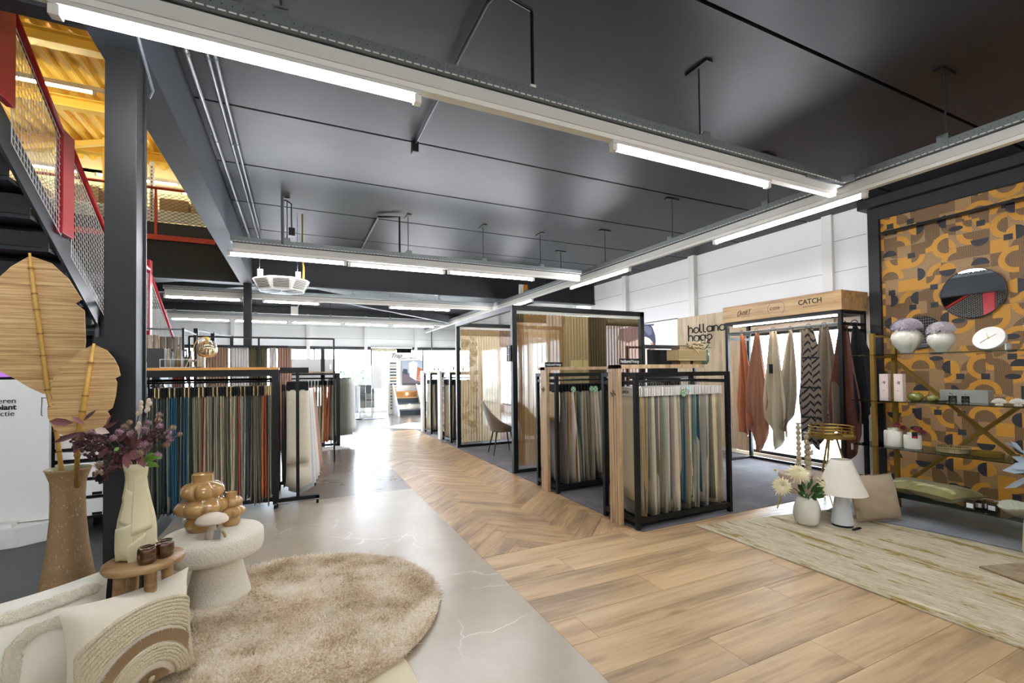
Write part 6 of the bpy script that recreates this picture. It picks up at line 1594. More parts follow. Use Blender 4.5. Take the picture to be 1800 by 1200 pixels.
B().cbox((-.456, 3.434, .497), (.045, .002, .055), Matrix.Rotation(-.35, 3, 'Z') @ Matrix.Rotation(-.25, 3, 'X')).build('card', 'text_white', t)
B().tube([(-.43, 3.445, .51), (-.418, 3.45, .49), (-.413, 3.45, .47)], .008, 6).build('tassel', 'stool_wood', t)

# tall speckled vase with two woven leaves
def speckle_mat():
    m = bpy.data.materials.new('speckled_clay'); k = NT(m); v = k.coords((1, 1, 1))
    c = k.ramp(k.noise(v, 4, 3, .5), [(.3, '#9a7c56'), (.7, '#b39368')])
    v2 = k.coords((150, 150, 60)); n2 = k.noise(v2, 1, 2, .5)
    sp = k.ramp(n2, [(.64, (0, 0, 0, 1)), (.69, (1, 1, 1, 1))])
    k.l(k.mix(sp, c, lin('#d8c3a0')), k.b.inputs['Base Color']); k.b.inputs['Roughness'].default_value = .75; k.bump(n2, .25, .003); MATS['speckled_clay'] = m
speckle_mat(); mat('glaze_green', '#9a9a78', .25)
BX, BY = -1.125, 3.30
sv = thing('speckled_vase', 'tall waisted brown speckled floor vase', 'vase', (BX, BY, 0))
B().lathe([(.001, 0), (.165, 0), (.165, .02), (.15, .15), (.130, .29), (.108, .43), (.087, .58), (.074, .74), (.070, .86), (.075, .94), (.092, .995), (.098, 1.008), (.093, 1.01), (.072, .95), (.062, .88)], (BX, BY, 0), 48, cap=False).build('body', 'speckled_clay', sv, smooth=True)
B().lathe([(.094, 1.0105), (.090, 1.006), (.070, .95), (.060, .86)], (BX, BY, 0), 40, cap=False).build('inner_glaze', 'glaze_green', sv, smooth=True)
def reed_mat():
    m = bpy.data.materials.new('reed'); k = NT(m)
    v = k.coords((2.2, 2, 75)); n1 = k.noise(v, 1, 4, .65); v2 = k.coords((7, 7, 260)); n2 = k.noise(v2, 1, 2, .5)
    f = k.math('ADD', k.math('MULTIPLY', n1, .65), k.math('MULTIPLY', n2, .35))
    k.l(k.ramp(f, [(.33, '#80603a'), (.44, '#b08a58'), (.56, '#cba873'), (.68, '#dcc293')]), k.b.inputs['Base Color'])
    k.b.inputs['Roughness'].default_value = .75; k.bump(f, .6, .004); MATS['reed'] = m
reed_mat(); mat('bamboo', '#c49a4a', .45, var=.12, vscale=(10, 10, 30)); mat('bamboo_node', '#8d6a2c', .6)
def hz(p, Y0, Y1): kk = Y1/Y0; return (p[0]*kk, 1.5+(p[1]-1.5)*kk)
LA = [(-1.637, 2.335), (-1.60, 2.30), (-1.729, 2.245), (-1.797, 2.125), (-1.85, 1.98), (-1.783, 2.024), (-1.77, 1.99), (-1.86, 1.87), (-1.845, 1.74), (-1.79, 1.60), (-1.748, 1.55), (-1.711, 1.49), (-1.64, 1.435), (-1.539, 1.385), (-1.465, 1.397), (-1.40, 1.47), (-1.351, 1.574), (-1.346, 1.754), (-1.353, 1.975), (-1.402, 2.021), (-1.368, 2.045), (-1.439, 2.191), (-1.529, 2.294)]
LA.pop(1)
LA = [(-1.637, 2.335), (-1.729, 2.255), (-1.80, 2.16), (-1.86, 2.03), (-1.785, 2.022), (-1.783, 2.000), (-1.875, 1.98), (-1.89, 1.80), (-1.86, 1.66), (-1.80, 1.56), (-1.711, 1.50), (-1.64, 1.44), (-1.57, 1.395), (-1.50, 1.375), (-1.43, 1.42), (-1.36, 1.56), (-1.346, 1.754), (-1.353, 1.975), (-1.402, 2.021), (-1.368, 2.051), (-1.439, 2.191), (-1.529, 2.294)]
LB = [(-1.268, 1.729), (-1.33, 1.69), (-1.40, 1.62), (-1.454, 1.565), (-1.437, 1.534), (-1.474, 1.516), (-1.49, 1.43), (-1.482, 1.363), (-1.499, 1.344), (-1.473, 1.321), (-1.508, 1.295), (-1.505, 1.24), (-1.481, 1.172), (-1.44, 1.12), (-1.379, 1.081), (-1.32, 1.078), (-1.27, 1.10), (-1.20, 1.165), (-1.18, 1.225), (-1.196, 1.262), (-1.168, 1.285), (-1.15, 1.37), (-1.143, 1.463), (-1.153, 1.491), (-1.125, 1.51), (-1.135, 1.57), (-1.16, 1.631), (-1.20, 1.69)]
for (pts, Y0, Y1, stalk, lb) in ((LA, 4.2, 3.36, [(-1.598, 2.33), (-1.571, 2.047), (-1.541, 1.782), (-1.502, 1.402), (-1.458, 1.133), (-1.432, .86)], 'large woven reed leaf on a bamboo stalk'),
                             (LB, 4.1, 2.96, [(-1.265, 1.735), (-1.312, 1.357), (-1.35, 1.106), (-1.378, .86)], 'smaller woven reed leaf on a bamboo stalk, front one')):
    t = thing('woven_leaf', lb+' in the speckled vase', 'decorative leaf', (BX, BY, .8))
    outl = [hz(p, Y0, Y1) for p in pts]
    B().prism(outl, (0, .012, 0), (0, Y1, 0), ((1, 0, 0), (0, 0, 1))).build('leaf_blade', 'reed', t)
    n_ = len(outl)
    kk = (4.1 if Y0 < 4.15 else 4.1)
    sp = [(x*Y1/4.1, 1.5+(z-1.5)*Y1/4.1) for x, z in stalk]
    P = [(x, Y1-.006, z) for x, z in sp]; P[-1] = (BX+(-.03 if Y0 > 4.15 else .045), BY+(.03 if Y0 > 4.15 else -.03), .90)
    P[-2] = (P[-2][0], Y1-.003, P[-2][2])
    B().tube(P, [.006]+[.011]*(len(P)-2)+[.012], 8).build('stalk', 'bamboo', t, smooth=True)
    b = B()
    for a_, b_ in zip(P[:-1], P[1:]):
        for f in (.35, .95):
            c_ = Vector(a_).lerp(Vector(b_), f); d = (Vector(b_)-Vector(a_)).normalized()*.004; b.tube([c_-d, c_+d], .0145, 8)
    b.build('stalk_node', 'bamboo_node', t, kind='stuff')

# cushions ---------------------------------------------------------------------------
def cushion_geo(c, U, V, N, w, h, T, pinch=.08, p=.42, sag=0.0):
    c, U, V, N = Vector(c), Vector(U).normalized(), Vector(V).normalized(), Vector(N).normalized()
    def pt(u, v, side=1, off=0.0):
        uu = u*w/2*(1-pinch*(1-v*v)); vv = v*h/2*(1-pinch*(1-u*u))
        bul = T/2*max(0, (1-u**4))**p*max(0, (1-v**4))**p*(1-.15*(u*u+v*v))
        return c+U*uu+V*(vv-sag*(1-u*u)*(v > 0)*v)+N*side*(bul+off)
    return pt
def cushion(c, U, V, N, w, h, T, m, t, pinch=.08, n=18, p=.42, sag=0.0, wr=.004, seed=0):
    pt = cushion_geo(c, U, V, N, w, h, T, pinch, p, sag); q = random.Random(seed); f1, f2 = q.uniform(0, 6), q.uniform(0, 6)
    b = B()
    for s_ in (1, -1):
        def fn(a, bb):
            u, v = a*2-1, bb*2-1; o = wr*(1-u**4)*(1-v**4)*math.sin(u*5+f1+v*3)*math.cos(v*6+f2)
            return pt(u if s_ > 0 else -u, v, s_, o)
        b.grid(fn, n, n)
    b.build('cover', m, t, smooth=True)
    return pt
mat('cotton_natural', '#dcd3bf', .9, bump=.15, bscale=120, bdist=.003, sheen=.2); mat('cotton_white', '#dfdacb', .9, bump=.25, bscale=90, bdist=.004, sheen=.2); mat('tuft_cream', '#d9ccab', .95, bump=1.0, bscale=140, bdist=.012, var=.12, vscale=(90, 90, 90)); mat('fringe_brown', '#8d7250', .95, var=.25, vscale=(220, 220, 220))
def on_surface(pt, path, rad, name, m, t, lumpy=0.0, seed=1):
    q = random.Random(seed); P = []; R = []
    for u, v in path:
        if abs(u) > .97 or abs(v) > .97: continue
        P.append(pt(u, v, 1, rad*.35)); R.append(rad*(1+lumpy*q.uniform(-1, 1)))
    if len(P) > 2: B().tube(P, R, 7).build(name, m, t, smooth=True)
# rainbow cushion, leaning
c0 = Vector((-.685, 2.665, .295))
U = Vector((.36, .335, -.035)).normalized(); V = Vector((-.10, .16, 1.0)); V = (V-U*V.dot(U)).normalized(); N = U.cross(V)*1.0
if N.y > 0: N = -N
rc = thing('rainbow_cushion', 'natural cushion with tufted cream and brown rainbow arches', 'cushion', (-.68, 2.66, .03))
pt = cushion(c0, U, V, N, .53, .48, .20, 'cotton_natural', rc, seed=2, wr=.006, pinch=.12)
cu_, cv_ = .14, -1.02
def arch(r_, n=46, a0=4, a1=176): return [(cu_+r_*math.cos(math.radians(a0+(a1-a0)*i/n)), cv_+r_*1.12*math.sin(math.radians(a0+(a1-a0)*i/n))) for i in range(n+1)]
def wide(r_): return [p for p in arch(r_) if p[0] > -.97]
for i in range(8):
    on_surface(pt, [(max(-.955+i*.012, min(.955-i*.012, u)), v) for u, v in arch(1.52-i*.062)], .0085, 'tufted_row', 'tuft_cream', rc, .22, i)
for i in range(5): on_surface(pt, arch(.72-i*.058), .0085, 'tufted_row', 'tuft_cream', rc, .22, 20+i)
def fringe(r0, r1, nm, n):
    b = B(); q = random.Random(9)
    for i in range(n):
        a = math.radians(3+174*(i+q.random())/n); ra, rb = r0+q.uniform(-.015, .015), r1+q.uniform(-.02, .02); da = q.uniform(-.03, .03)
        f = lambda r_, aa: (cu_+r_*math.cos(aa), cv_+r_*1.12*math.sin(aa))
        (u1, v1), (u2, v2) = f(ra, a), f(rb, a+da)
        if max(abs(u1), abs(v1), abs(u2), abs(v2)) > .965: continue
        p1, p2 = pt(u1, v1, 1, .003), pt(u2, v2, 1, .007+q.uniform(0, .006)); s_ = (p2-p1).cross(N).normalized()*.0016
        b.add([p1-s_, p1+s_, p2+s_*.5, p2-s_*.5], [(0, 1, 2, 3)])
    b.build(nm, 'fringe_fibre', rc, kind='stuff')
fringe(.80, .99, 'fringe', 1300); fringe(.12, .32, 'fringe', 600)
on_surface(pt, [(cu_, -.96+i*.03) for i in range(7)], .011, 'tufted_row', 'tuft_cream', rc, .2, 40)
b = B(); p = pt(.98, -.92, 1, 0)
for i in range(30):
    d = Vector((RNG.uniform(-.2, 1), RNG.uniform(-.6, .2), RNG.uniform(-.5, .5)))*.035; b.tube([p, p+d*.6, p+d], .0015, 3, False)
b.build('tassel', 'tuft_cream', rc)
# white tufted cushion behind
c1 = Vector((-1.03, 2.56, .315)); U1 = Vector((.50, .40, -.03)).normalized(); V1 = Vector((-.12, .22, 1.0)); V1 = (V1-U1*V1.dot(U1)).normalized(); N1 = U1.cross(V1)
if N1.y > 0: N1 = -N1
wc = thing('white_cushion', 'white cushion with raised tufted loops at the left edge', 'cushion', (-1.03, 2.56, .03))
pt1 = cushion(c1-N1*.06+Vector((0, .05, 0)), U1, V1, N1, .66, .56, .20, 'cotton_white', wc, seed=7, wr=.005)
def band(path, wd, n, nm):
    q = random.Random(3); b = B(); P = path
    for i in range(n):
        f = q.random()*(len(P)-1.001); k = int(f); u = P[k][0]+(P[k+1][0]-P[k][0])*(f-k)+q.uniform(-wd, wd); v = P[k][1]+(P[k+1][1]-P[k][1])*(f-k)+q.uniform(-wd, wd)
        if abs(u) > .96 or abs(v) > .96: continue
        p = pt1(u, v, 1, 0); t2 = Vector((q.uniform(-1, 1), q.uniform(-1, 1), q.uniform(-1, 1)))*.007; s_ = Vector((q.uniform(-1, 1), 0, q.uniform(-1, 1))).normalized()*.0025
        e = p+N1*.016+t2; b.add([p-s_, p+s_, e+s_*.6, e-s_*.6], [(0, 1, 2, 3)])
    b.build(nm, 'tuft_fibre', wc, kind='stuff')
    for i in range(6):
        o_ = -wd+2*wd*i/5; pp = []
        for (u1, v1), (u2, v2) in zip(P[:-1], P[1:]):
            L_ = math.hypot(u2-u1, v2-v1); nx, ny = -(v2-v1)/L_, (u2-u1)/L_; ns = max(2, int(L_/.03))
            pp += [(u1+(u2-u1)*j/ns+nx*o_+q.uniform(-.008, .008), v1+(v2-v1)*j/ns+ny*o_+q.uniform(-.008, .008)) for j in range(ns)]
        on_surface(pt1, pp, .010, 'tufted_row', 'tuft_white', wc, .35, i)
mat('tuft_white', '#ece4cf', .95, bump=1.0, bscale=150, bdist=.012, var=.06, vscale=(90, 90, 90))
loop = [(-.80, -.90), (-.85, 0), (-.78, .62), (-.4, .76), (.1, .78), (.6, .80), (.85, .78)]
band(loop, .06, 1500, 'tufted_loop'); band([(.62, .48), (.05, .46), (-.12, .30), (-.18, -.2), (-.1, -.62), (.2, -.78), (.6, -.72)], .055, 1500, 'tufted_loop')
band([(-.80, -.82), (-.5, -.86), (0, -.9)], .05, 300, 'tufted_loop')

# ------------------------------------------------------------------ right side: rugs, side tables, lamp, shelf
t = thing('distressed_rug', 'large beige and olive distressed rug across the right corner', 'rug', (4.6, 1.5, 0))
B().prism([(3.465, 3.26), (5.30, 2.93), (5.32, -1.5), (3.46, -1.5)], (0, 0, .010), (0, 0, .001)).build('rug_field', 'rug_distressed', t)
t = thing('tinted_rug', 'grey rug with painted bluish window tint under the glass shelf', 'rug', (6.2, 1.6, .0))
B().prism([(5.00, 2.95), (5.24, 3.0), (6.98, 3.05), (6.98, -.5), (5.28, 1.0), (5.20, 2.0)], (0, 0, .009), (0, 0, .012)).build('rug_field', 'rug_window_tint', t)
t = thing('rust_rug', 'corner of a rust and olive rug lying on the beige one at the right', 'rug', (5.2, 1.0, .012))
B().prism([(4.56, 1.62), (5.6, 1.30), (5.6, -.5), (4.10, .2)], (0, 0, .012), (0, 0, .0125)).build('rug_field', 'rug_rust', t)

mat('drum_rose', '#b3a08f', .85, bump=.2, bscale=120); mat('ceramic_white', '#e4e0d2', .22, coat=.3); mat('ceramic_matt', '#d8d0bf', .6, bump=.1, bscale=20); mat('shade_linen', '#e9e2d2', .8, bump=.15, bscale=(160, 160, 160)); mat('lamp_white', '#d9dde0', .35)
GX, GY = 4.78, 3.03
t = thing('drum_table', 'low rose beige drum table on gold hairpin legs', 'table', (GX, GY, .012))
B().lathe([(.001, .235), (.225, .235), (.24, .25), (.242, .39), (.235, .405), (.001, .408)], (GX, GY, 0), 40, cap=False).build('drum', 'drum_rose', t, smooth='auto')
for a in (.6, 2.2, 3.75, 5.3):
    x, y = GX+.20*math.cos(a), GY+.20*math.sin(a); ox, oy = -math.sin(a)*.05, math.cos(a)*.05; fx, fy = GX+.255*math.cos(a), GY+.255*math.sin(a)
    B().tube([(x+ox, y+oy, .24), (fx+ox*.1, fy+oy*.1, .018), (fx-ox*.1, fy-oy*.1, .018), (x-ox, y-oy, .24)], .006, 6).build('hairpin_leg', 'gold', t, smooth=True)
mat('stone_bead', '#a99c7e', .5, var=.1, vscale=(30, 30, 30))
for i, (dx, dy, h, lb) in enumerate(((-.06, .02, .53, 'tallest beaded stone candlestick on the drum table'), (.04, -.02, .32, 'shortest beaded stone candlestick with a white tag on the drum table'), (.10, .04, .42, 'middle-height beaded stone candlestick on the drum table'))):
    x, y = GX+dx, GY+dy; t = thing('candlestick', lb, 'candlestick', (x, y, .408))
    prof = [(.001, 0), (.05, 0), (.052, .012), (.02, .022)]; nb = max(4, int((h-.05)/.052))
    for k in range(nb):
        z0 = .024+k*(h-.05)/nb; s_ = (h-.05)/nb
        prof += [(.012, z0), (.022, z0+s_*.2), (.025, z0+s_*.5), (.022, z0+s_*.8)]
    prof += [(.012, h-.026), (.016, h-.018), (.024, h-.014), (.026, h), (.001, h)]
    B().lathe(prof, (x, y, .408), 16, cap=False).build('body', 'stone_bead', t, smooth=True)
    if i == 1: B().box(x-.02, x+.02, y-.034, y-.032, .60, .66).build('price_tag', 'text_white', t)
t = thing('small_jar', 'small round cream jar on the drum table', 'jar', (4.70, 2.92, .408)); B().lathe([(.001, 0), (.03, 0), (.045, .02), (.045, .04), (.025, .055), (.022, .065)], (4.69, 2.93, .408), 20, cap=False).build('body', 'ceramic_matt', t, smooth=True)
TX, TY = 5.80, 3.35
t = thing('tray_table', 'round gold tray table on a tripod', 'table', (TX, TY, .0))
B().lathe([(.001, .672), (.235, .672), (.24, .68), (.24, .70), (.228, .70), (.225, .684), (.001, .684)], (TX, TY, 0), 48, cap=False).build('tray', 'gold', t, smooth='auto')
for z in (.735, .77, .805): B().tube([(TX+.225*math.cos(i*PI/24), TY+.225*math.sin(i*PI/24), z) for i in range(49)], .007, 6, False).build('ring', 'gold', t, smooth=True)
for i in range(8): B().box(TX+.225*math.cos(i*.785+.2)-.006, TX+.225*math.cos(i*.785+.2)+.006, TY+.225*math.sin(i*.785+.2)-.006, TY+.225*math.sin(i*.785+.2)+.006, .70, .81).build('strut', 'gold', t)
b = B(); 
for i in range(10):
    a = -2.2+i*.09
    if i % 3 != 1: b.box(TX+.226*math.cos(a)-.008, TX+.226*math.cos(a)+.008, TY+.226*math.sin(a)-.004, TY+.226*math.sin(a)+.004, .735, .772)
b.build('fretwork', 'gold', t)
for a in (1.2, 3.3, 5.4): B().tube([(TX+.05*math.cos(a), TY+.05*math.sin(a), .672), (TX+.21*math.cos(a), TY+.21*math.sin(a), .006)], .012, 8).build('leg', 'gold', t)
B().box(TX-.02, TX+.02, TY-.23, TY-.227, .56, .63).build('price_tag', 'text_white', t)

t = thing('white_vase', 'dented glossy white vase with cream chrysanthemums on the rug', 'vase', (4.41, 2.77, .011))
B().lathe([(.001, 0), (.075, 0), (.10, .03), (.112, .09), (.11, .15), (.10, .20), (.085, .245), (.07, .262), (.062, .262), (.06, .24)], (4.42, 2.79, .011), 36, rf=lambda a, z: 1+.05*math.sin(3*a+z*22)+.03*math.sin(5*a-z*15), cap=False).build('body', 'ceramic_white', t, smooth=True)
mat('petal_cream', '#e8dcb2', .7, var=.08, vscale=(20, 20, 20)); mat('petal_centre', '#c9a24c', .8)
def mum(c, R, facing, parent, n=90, m='petal_cream'):
    c = Vector(c); f = Vector(facing).normalized(); a_ = f.orthogonal().normalized(); b_ = f.cross(a_); g_ = B(); q = random.Random(int(R*1e5)+int(c.x*100))
    for i in range(n):
        an = i*2.399; k = (i/n)**.8; rr_ = R*(.35+.68*k)*q.uniform(.9, 1.08); el = 1.35*(1-k)-.25*k
        d = (a_*math.cos(an)+b_*math.sin(an)); e = c+d*rr_*math.cos(el)+f*rr_*math.sin(el)*.9; mid = c+d*rr_*.5*math.cos(el)+f*(rr_*math.sin(el)*.6+.012)
        s_ = d.cross(f).normalized()*R*.085; g_.add([c+d*.004-s_*.5, c+d*.004+s_*.5, mid+s_, e+s_*.3, e-s_*.3, mid-s_], [(0, 1, 2, 5), (5, 2, 3, 4)])
    g_.build('petals', m, parent, smooth=True)
mb = thing('chrysanthemum_bunch', 'three cream spider chrysanthemums with dark leaves in the dented white vase', 'flowers', (4.42, 2.79, .26))
for c, R, f in (((4.32, 2.80, .50), .115, (-.3, -.6, .8)), ((4.16, 2.86, .385), .095, (-.7, -.7, .3)), ((4.56, 2.70, .385), .12, (.2, -1, .35))):
    mum(c, R, f, mb, 100); B().tube([(4.42, 2.79, .25), ((4.42+c[0])/2, (2.79+c[1])/2, .36), c], .004, 5).build('stem', 'leaf_green', mb)
mum((4.20, 2.95, .51), .03, (0, -.3, 1), mb, 30, 'petal_centre')
for i in range(26):
    a = i*2.4; p = Vector((4.42+.05*math.cos(a), 2.77+.04*math.sin(a), .27+.02*(i % 6))); d = Vector((math.cos(a)*.10, math.sin(a)*.06-.03, RNG.uniform(-.02, .09))); leaf(p, d, .024, 'leaf_green', 'leaf', mb)
LX, LY = 4.675, 2.62
t = thing('table_lamp', 'white cone table lamp with a pale shade on the rug', 'lamp', (LX, LY, .011))
B().lathe([(.001, .03), (.088, .03), (.090, .04), (.050, .335), (.001, .335)], (LX, LY, 0), 32, cap=False).build('base', 'lamp_white', t, smooth='auto')
B().lathe([(.001, .012), (.086, .012), (.086, .03), (.001, .03)], (LX, LY, 0), 32, cap=False).build('foot', 'black_metal', t)
B().lathe([(.205, .318), (.207, .32), (.085, .632), (.083, .635), (.081, .63), (.203, .318)], (LX, LY, 0), 48, cap=False).build('shade', 'shade_linen', t, smooth='auto')
b = B(); 
for i in range(6): b.tube([(LX-.06+.02*i+.012*math.cos(a), LY-.13+.01*math.sin(a*2+i), .02+.006*math.sin(a+i)) for a in [k*.9 for k in range(8)]], .004, 5, False)
b.build('cord', 'black_matt', t)
mat('knit', '#ab987c', .95, bump=.9, bscale=(160, 160, 60), bdist=.006, var=.12, vscale=(120, 120, 120), sheen=.2)
kc = thing('knitted_cushion', 'knitted beige cushion with fringe leaning by the lamp', 'cushion', (5.12, 2.5, .012))
Uk = Vector((.93, -.36, 0)).normalized(); Vk = Vector((.10, .22, 1)).normalized(); Vk = (Vk-Uk*Vk.dot(Uk)).normalized(); Nk = -Uk.cross(Vk) if Uk.cross(Vk).y > 0 else Uk.cross(Vk)
ck = (5.10, 2.56, .235)
ptk = cushion(ck, Uk, Vk, Nk, .46, .44, .19, 'knit', kc, pinch=.05, seed=5, p=.5)
b = B()
for i in range(90):
    for vv in (-1, 1):
        p = ptk(-1+2*i/89, vv*.99, 1, 0); d = Vector((RNG.uniform(-.3, .3), RNG.uniform(-.5, .1), vv*RNG.uniform(.1, .8)))*(.028 if vv < 0 else .02)
        if p.z+d.z < .03: d.z = .0; d.y -= .02
        b.tube([p, p+d], .0022, 3, False)
b.build('fringe', 'knit', kc, kind='stuff')

# glass shelf unit -----------------------------------------------------------------------
gs = thing('glass_shelf_unit', 'brass framed shelf unit with glass shelves before the patterned wall', 'shelves', (5.6, 1.9, 0))
for x, y in ((5.36, 2.66), (5.76, 2.66), (5.36, 1.30), (5.76, 1.30)): B().box(x, x+.038, y, y+.038, 0.022, 1.85).build('post', 'gold_dull', gs)
for y in (2.66, 1.30):
    for z in (1.815, 1.60, 1.13, .665, .20): B().box(5.398, 5.76, y+.006, y+.032, z, z+.02).build('crossbar', 'gold_dull', gs)
B().box(5.34, 5.82, 2.655, 2.70, .013, .022).build('foot', 'black_metal', gs); B().box(5.34, 5.82, 1.295, 1.34, .013, .022).build('foot', 'black_metal', gs)
B().bar((5.78, 2.66, 1.56), (5.78, 1.33, .24), .012, .035).build('brace', 'gold_dull', gs); B().bar((5.79, 2.66, .24), (5.79, 1.33, 1.56), .012, .035).build('brace', 'gold_dull', gs)
for z in (1.623, 1.153, .688, .223): B().box(5.34, 5.80, 1.12, 2.87, z, z+.010).build('glass_shelf', 'glass_green', gs)
mat('hydrangea_lilac', '#b5abb4', .8, var=.15, vscale=(40, 40, 40)); mat('hydrangea_white', '#c9c1c2', .8, var=.15, vscale=(40, 40, 40)); mat('ceramic_ribbed', '#dad6c6', .2, coat=.4)
Z1, Z2, Z3, Z4 = 1.634, 1.164, .699, .234
for (y, R, h, m, lb, fl_) in ((2.465, .125, .235, 'hydrangea_lilac', 'large ribbed white vase on the top glass shelf', 'lilac hydrangea heads in the large ribbed vase'), (2.195, .102, .19, 'hydrangea_white', 'smaller ribbed white vase on the top glass shelf', 'pale hydrangea heads in the smaller ribbed vase')):
    x = 5.56; s_ = R/.125; t = thing('ribbed_vase', lb, 'vase', (x, y, Z1))
    B().lathe([(.001, 0), (.05*s_, 0), (.055*s_, .02), (.085*s_, .06*s_), (.115*s_, .11*s_), (.125*s_, .16*s_), (.115*s_, .20*s_), (.085*s_, .235*s_), (.072*s_, .245*s_), (.066*s_, .24*s_)], (x, y, Z1), 66, rf=lambda a, z: 1+.025*math.cos(22*a), cap=False).build('body', 'ceramic_ribbed', t, smooth=True)
    t = thing('hydrangea', fl_, 'flowers', (x, y, Z1+h)); q = random.Random(int(y*10)); b = B()
    for i in range(230):
        z = q.uniform(-.1, 1); a = q.random()*2*PI; r_ = math.sqrt(max(0, 1-z*z)); d = Vector((r_*math.cos(a)*.105*s_, r_*math.sin(a)*.125*s_, z*.10*s_)); p = Vector((x, y, Z1+h+.015))+d
        nn = d.normalized(); u_ = nn.orthogonal().normalized(); v_ = nn.cross(u_); rt_ = q.random()*3
        for k in range(4):
            an = rt_+k*PI/2; e = u_*math.cos(an)+v_*math.sin(an); f_ = nn.cross(e)*.010; b.add([p, p+e*.014+f_+nn*.008, p+e*.028+nn*.002, p+e*.014-f_+nn*.008], [(0, 1, 2, 3)])
    b.build('florets', m, t); B().tube([(x, y, Z1+h-.05), (x, y, Z1+h+.02)], .02, 6).build('stem', 'leaf_green', t)
t = thing('marble_clock', 'round white marble clock lying tilted on the top glass shelf', 'clock', (5.6, 1.86, Z1))
mat('marble_white', '#e2ded4', .3, var=.06, vscale=(10, 10, 10))
Mc = Matrix.Rotation(-.12, 3, 'X') @ Matrix.Rotation(-1.15, 3, 'Y')
B().lathe([(.001, -.018), (.108, -.018), (.112, -.012), (.112, .012), (.108, .018), (.001, .018)], (5.58, 1.865, Z1+.110), 48, cap=False, M=Mc).build('disc', 'marble_white', t, smooth='auto')
def ck_(x, y, z): return Mc @ Vector((x, y, z))+Vector((5.58, 1.865, Z1+.110))
for an, L_ in ((2.2, .07), (.3, .055), (-1.1, .06)): B().tube([ck_(0, 0, .021), ck_(L_*math.cos(an), L_*math.sin(an), .021)], .0018, 5).build('hand', 'gold', t)
B().tube([ck_(0, 0, .018), ck_(0, 0, .026)], .007, 10).build('hub', 'gold', t); B().box(5.55, 5.63, 1.75, 1.76, Z1, Z1+.06).build('price_tag', 'text_white', t); B().box(5.56, 5.66, 1.80, 1.93, Z1, Z1+.012).build('stand', 'glass', t)
mat('box_blush', '#e0cfc2', .6)
for (y, n_, lb) in ((2.60, '9', 'tall blush perfume box numbered nine on the second glass shelf'), (2.475, '8', 'tall blush perfume box numbered eight on the second glass shelf')):
    t = thing('perfume_box', lb, 'box', (5.43, y, Z2)); B().box(5.40, 5.46, y-.036, y+.036, Z2, Z2+.27).build('carton', 'box_blush', t, bevel=.001)
    B().box(5.397, 5.4, y-.024, y+.024, Z2+.01, Z2+.26).build('front_label', 'box_blush', t); text('·'+n_, .045, (5.396, y, Z2+.18), (PI/2, 0, -PI/2), 'text_black', t, align='CENTER'); B().box(5.395, 5.397, y-.012, y+.012, Z2+.10, Z2+.104).build('print', 'text_grey', t)
    for e in (-.0365, .0335): B().box(5.396, 5.399, y+e, y+e+.003, Z2, Z2+.27).build('edge_strip', 'text_white', t)
mat('green_gloss', '#7c7c3e', .2, coat=.4)
for (y, R, h, lb) in ((2.372, .062, .085, 'larger olive quilted tea-light holder on the second shelf'), (2.24, .046, .065, 'smaller olive quilted tea-light holder on the second shelf')):
    t = thing('tealight_holder', lb, 'candle holder', (5.48, y, Z2))
    B().lathe([(.001, 0), (R*.5, 0), (R*.9, h*.25), (R, h*.5), (R*.85, h*.82), (R*.5, h), (R*.42, h*.9)], (5.48, y, Z2), 48, rf=lambda a, z: 1+.05*math.cos(8*a+z*60)*math.cos(8*a-z*60), cap=False).build('body', 'green_gloss', t, smooth=True)
    B().lathe([(R*.4, h*.9), (R*.4, h*.98), (.001, h*.98)], (5.48, y, Z2), 16, cap=False).build('wax', 'text_white', t)
mat('box_grey', '#b3aea6', .5); t = thing('gift_box', 'long pale grey box standing at the back of the second shelf', 'box', (5.68, 2.05, Z2)); B().box(5.62, 5.74, 1.90, 2.24, Z2, Z2+.115).build('carton', 'box_grey', t, bevel=.002)
for (y, z0, lb, r_) in ((2.10, 0, 'clear glass with a brown blossom before the grey box', .03), (2.01, 0, 'clear glass with small white blossoms before the grey box', .028)):
    t = thing('small_glass', lb, 'glass', (5.50, y, Z2)); B().lathe([(.001, 0), (r_*.8, 0), (r_, .005), (r_, .065), (r_*.92, .065), (r_*.92, .008), (.001, .006)], (5.50, y, Z2), 20, cap=False).build('glass', 'glass', t, smooth=True)
    B().tube([(5.5, y, Z2+.01), (5.5, y, Z2+.085)], .002, 4).build('stem', 'leaf_green', t); leaf((5.5, y, Z2+.08), (0, .03, .01), .01, 'leaf_burgundy' if y > 2.05 else 'petal_white', 'blossom', t)
t = thing('glass_bowl', 'low clear glass bowl on the second shelf', 'bowl', (5.46, 2.165, Z2)); B().lathe([(.001, 0), (.03, 0), (.05, .012), (.056, .022), (.05, .024), (.03, .01), (.001, .006)], (5.46, 2.17, Z2), 24, cap=False).build('bowl', 'glass', t, smooth=True)
def shell(c, R, label, scale=1.0, grp=None, tilt=.0):
    t = thing('shell_ornament', label, 'ornament', c, grp); x, y, z = c
    def fn(u, v):
        a = PI*.08+u*PI*.84; rr_ = R*(.12+.88*v)*(1+.05*math.cos(u*60)); bul = R*.42*math.sin(v*PI*.5)*(1-.35*(2*u-1)**2)
        return (x-bul*(1-v*.55)+R*.12, y+rr_*math.cos(a), z+R*.10+rr_*math.sin(a)*.95*(1-tilt))
    B().grid(fn, 48, 10, .004).build('shell', 'ceramic_matt', t, smooth=True); B().lathe([(.001, 0), (R*.5, 0), (R*.35, R*.12), (.001, R*.14)], (x, y, z), 14, cap=False).build('foot', 'ceramic_matt', t, smooth=True)
shell((5.5, 1.79, Z2), .055, 'white scallop shell ornament on the second shelf, left one'); shell((5.5, 1.675, Z2), .058, 'white scallop shell ornament on the second shelf, right one')
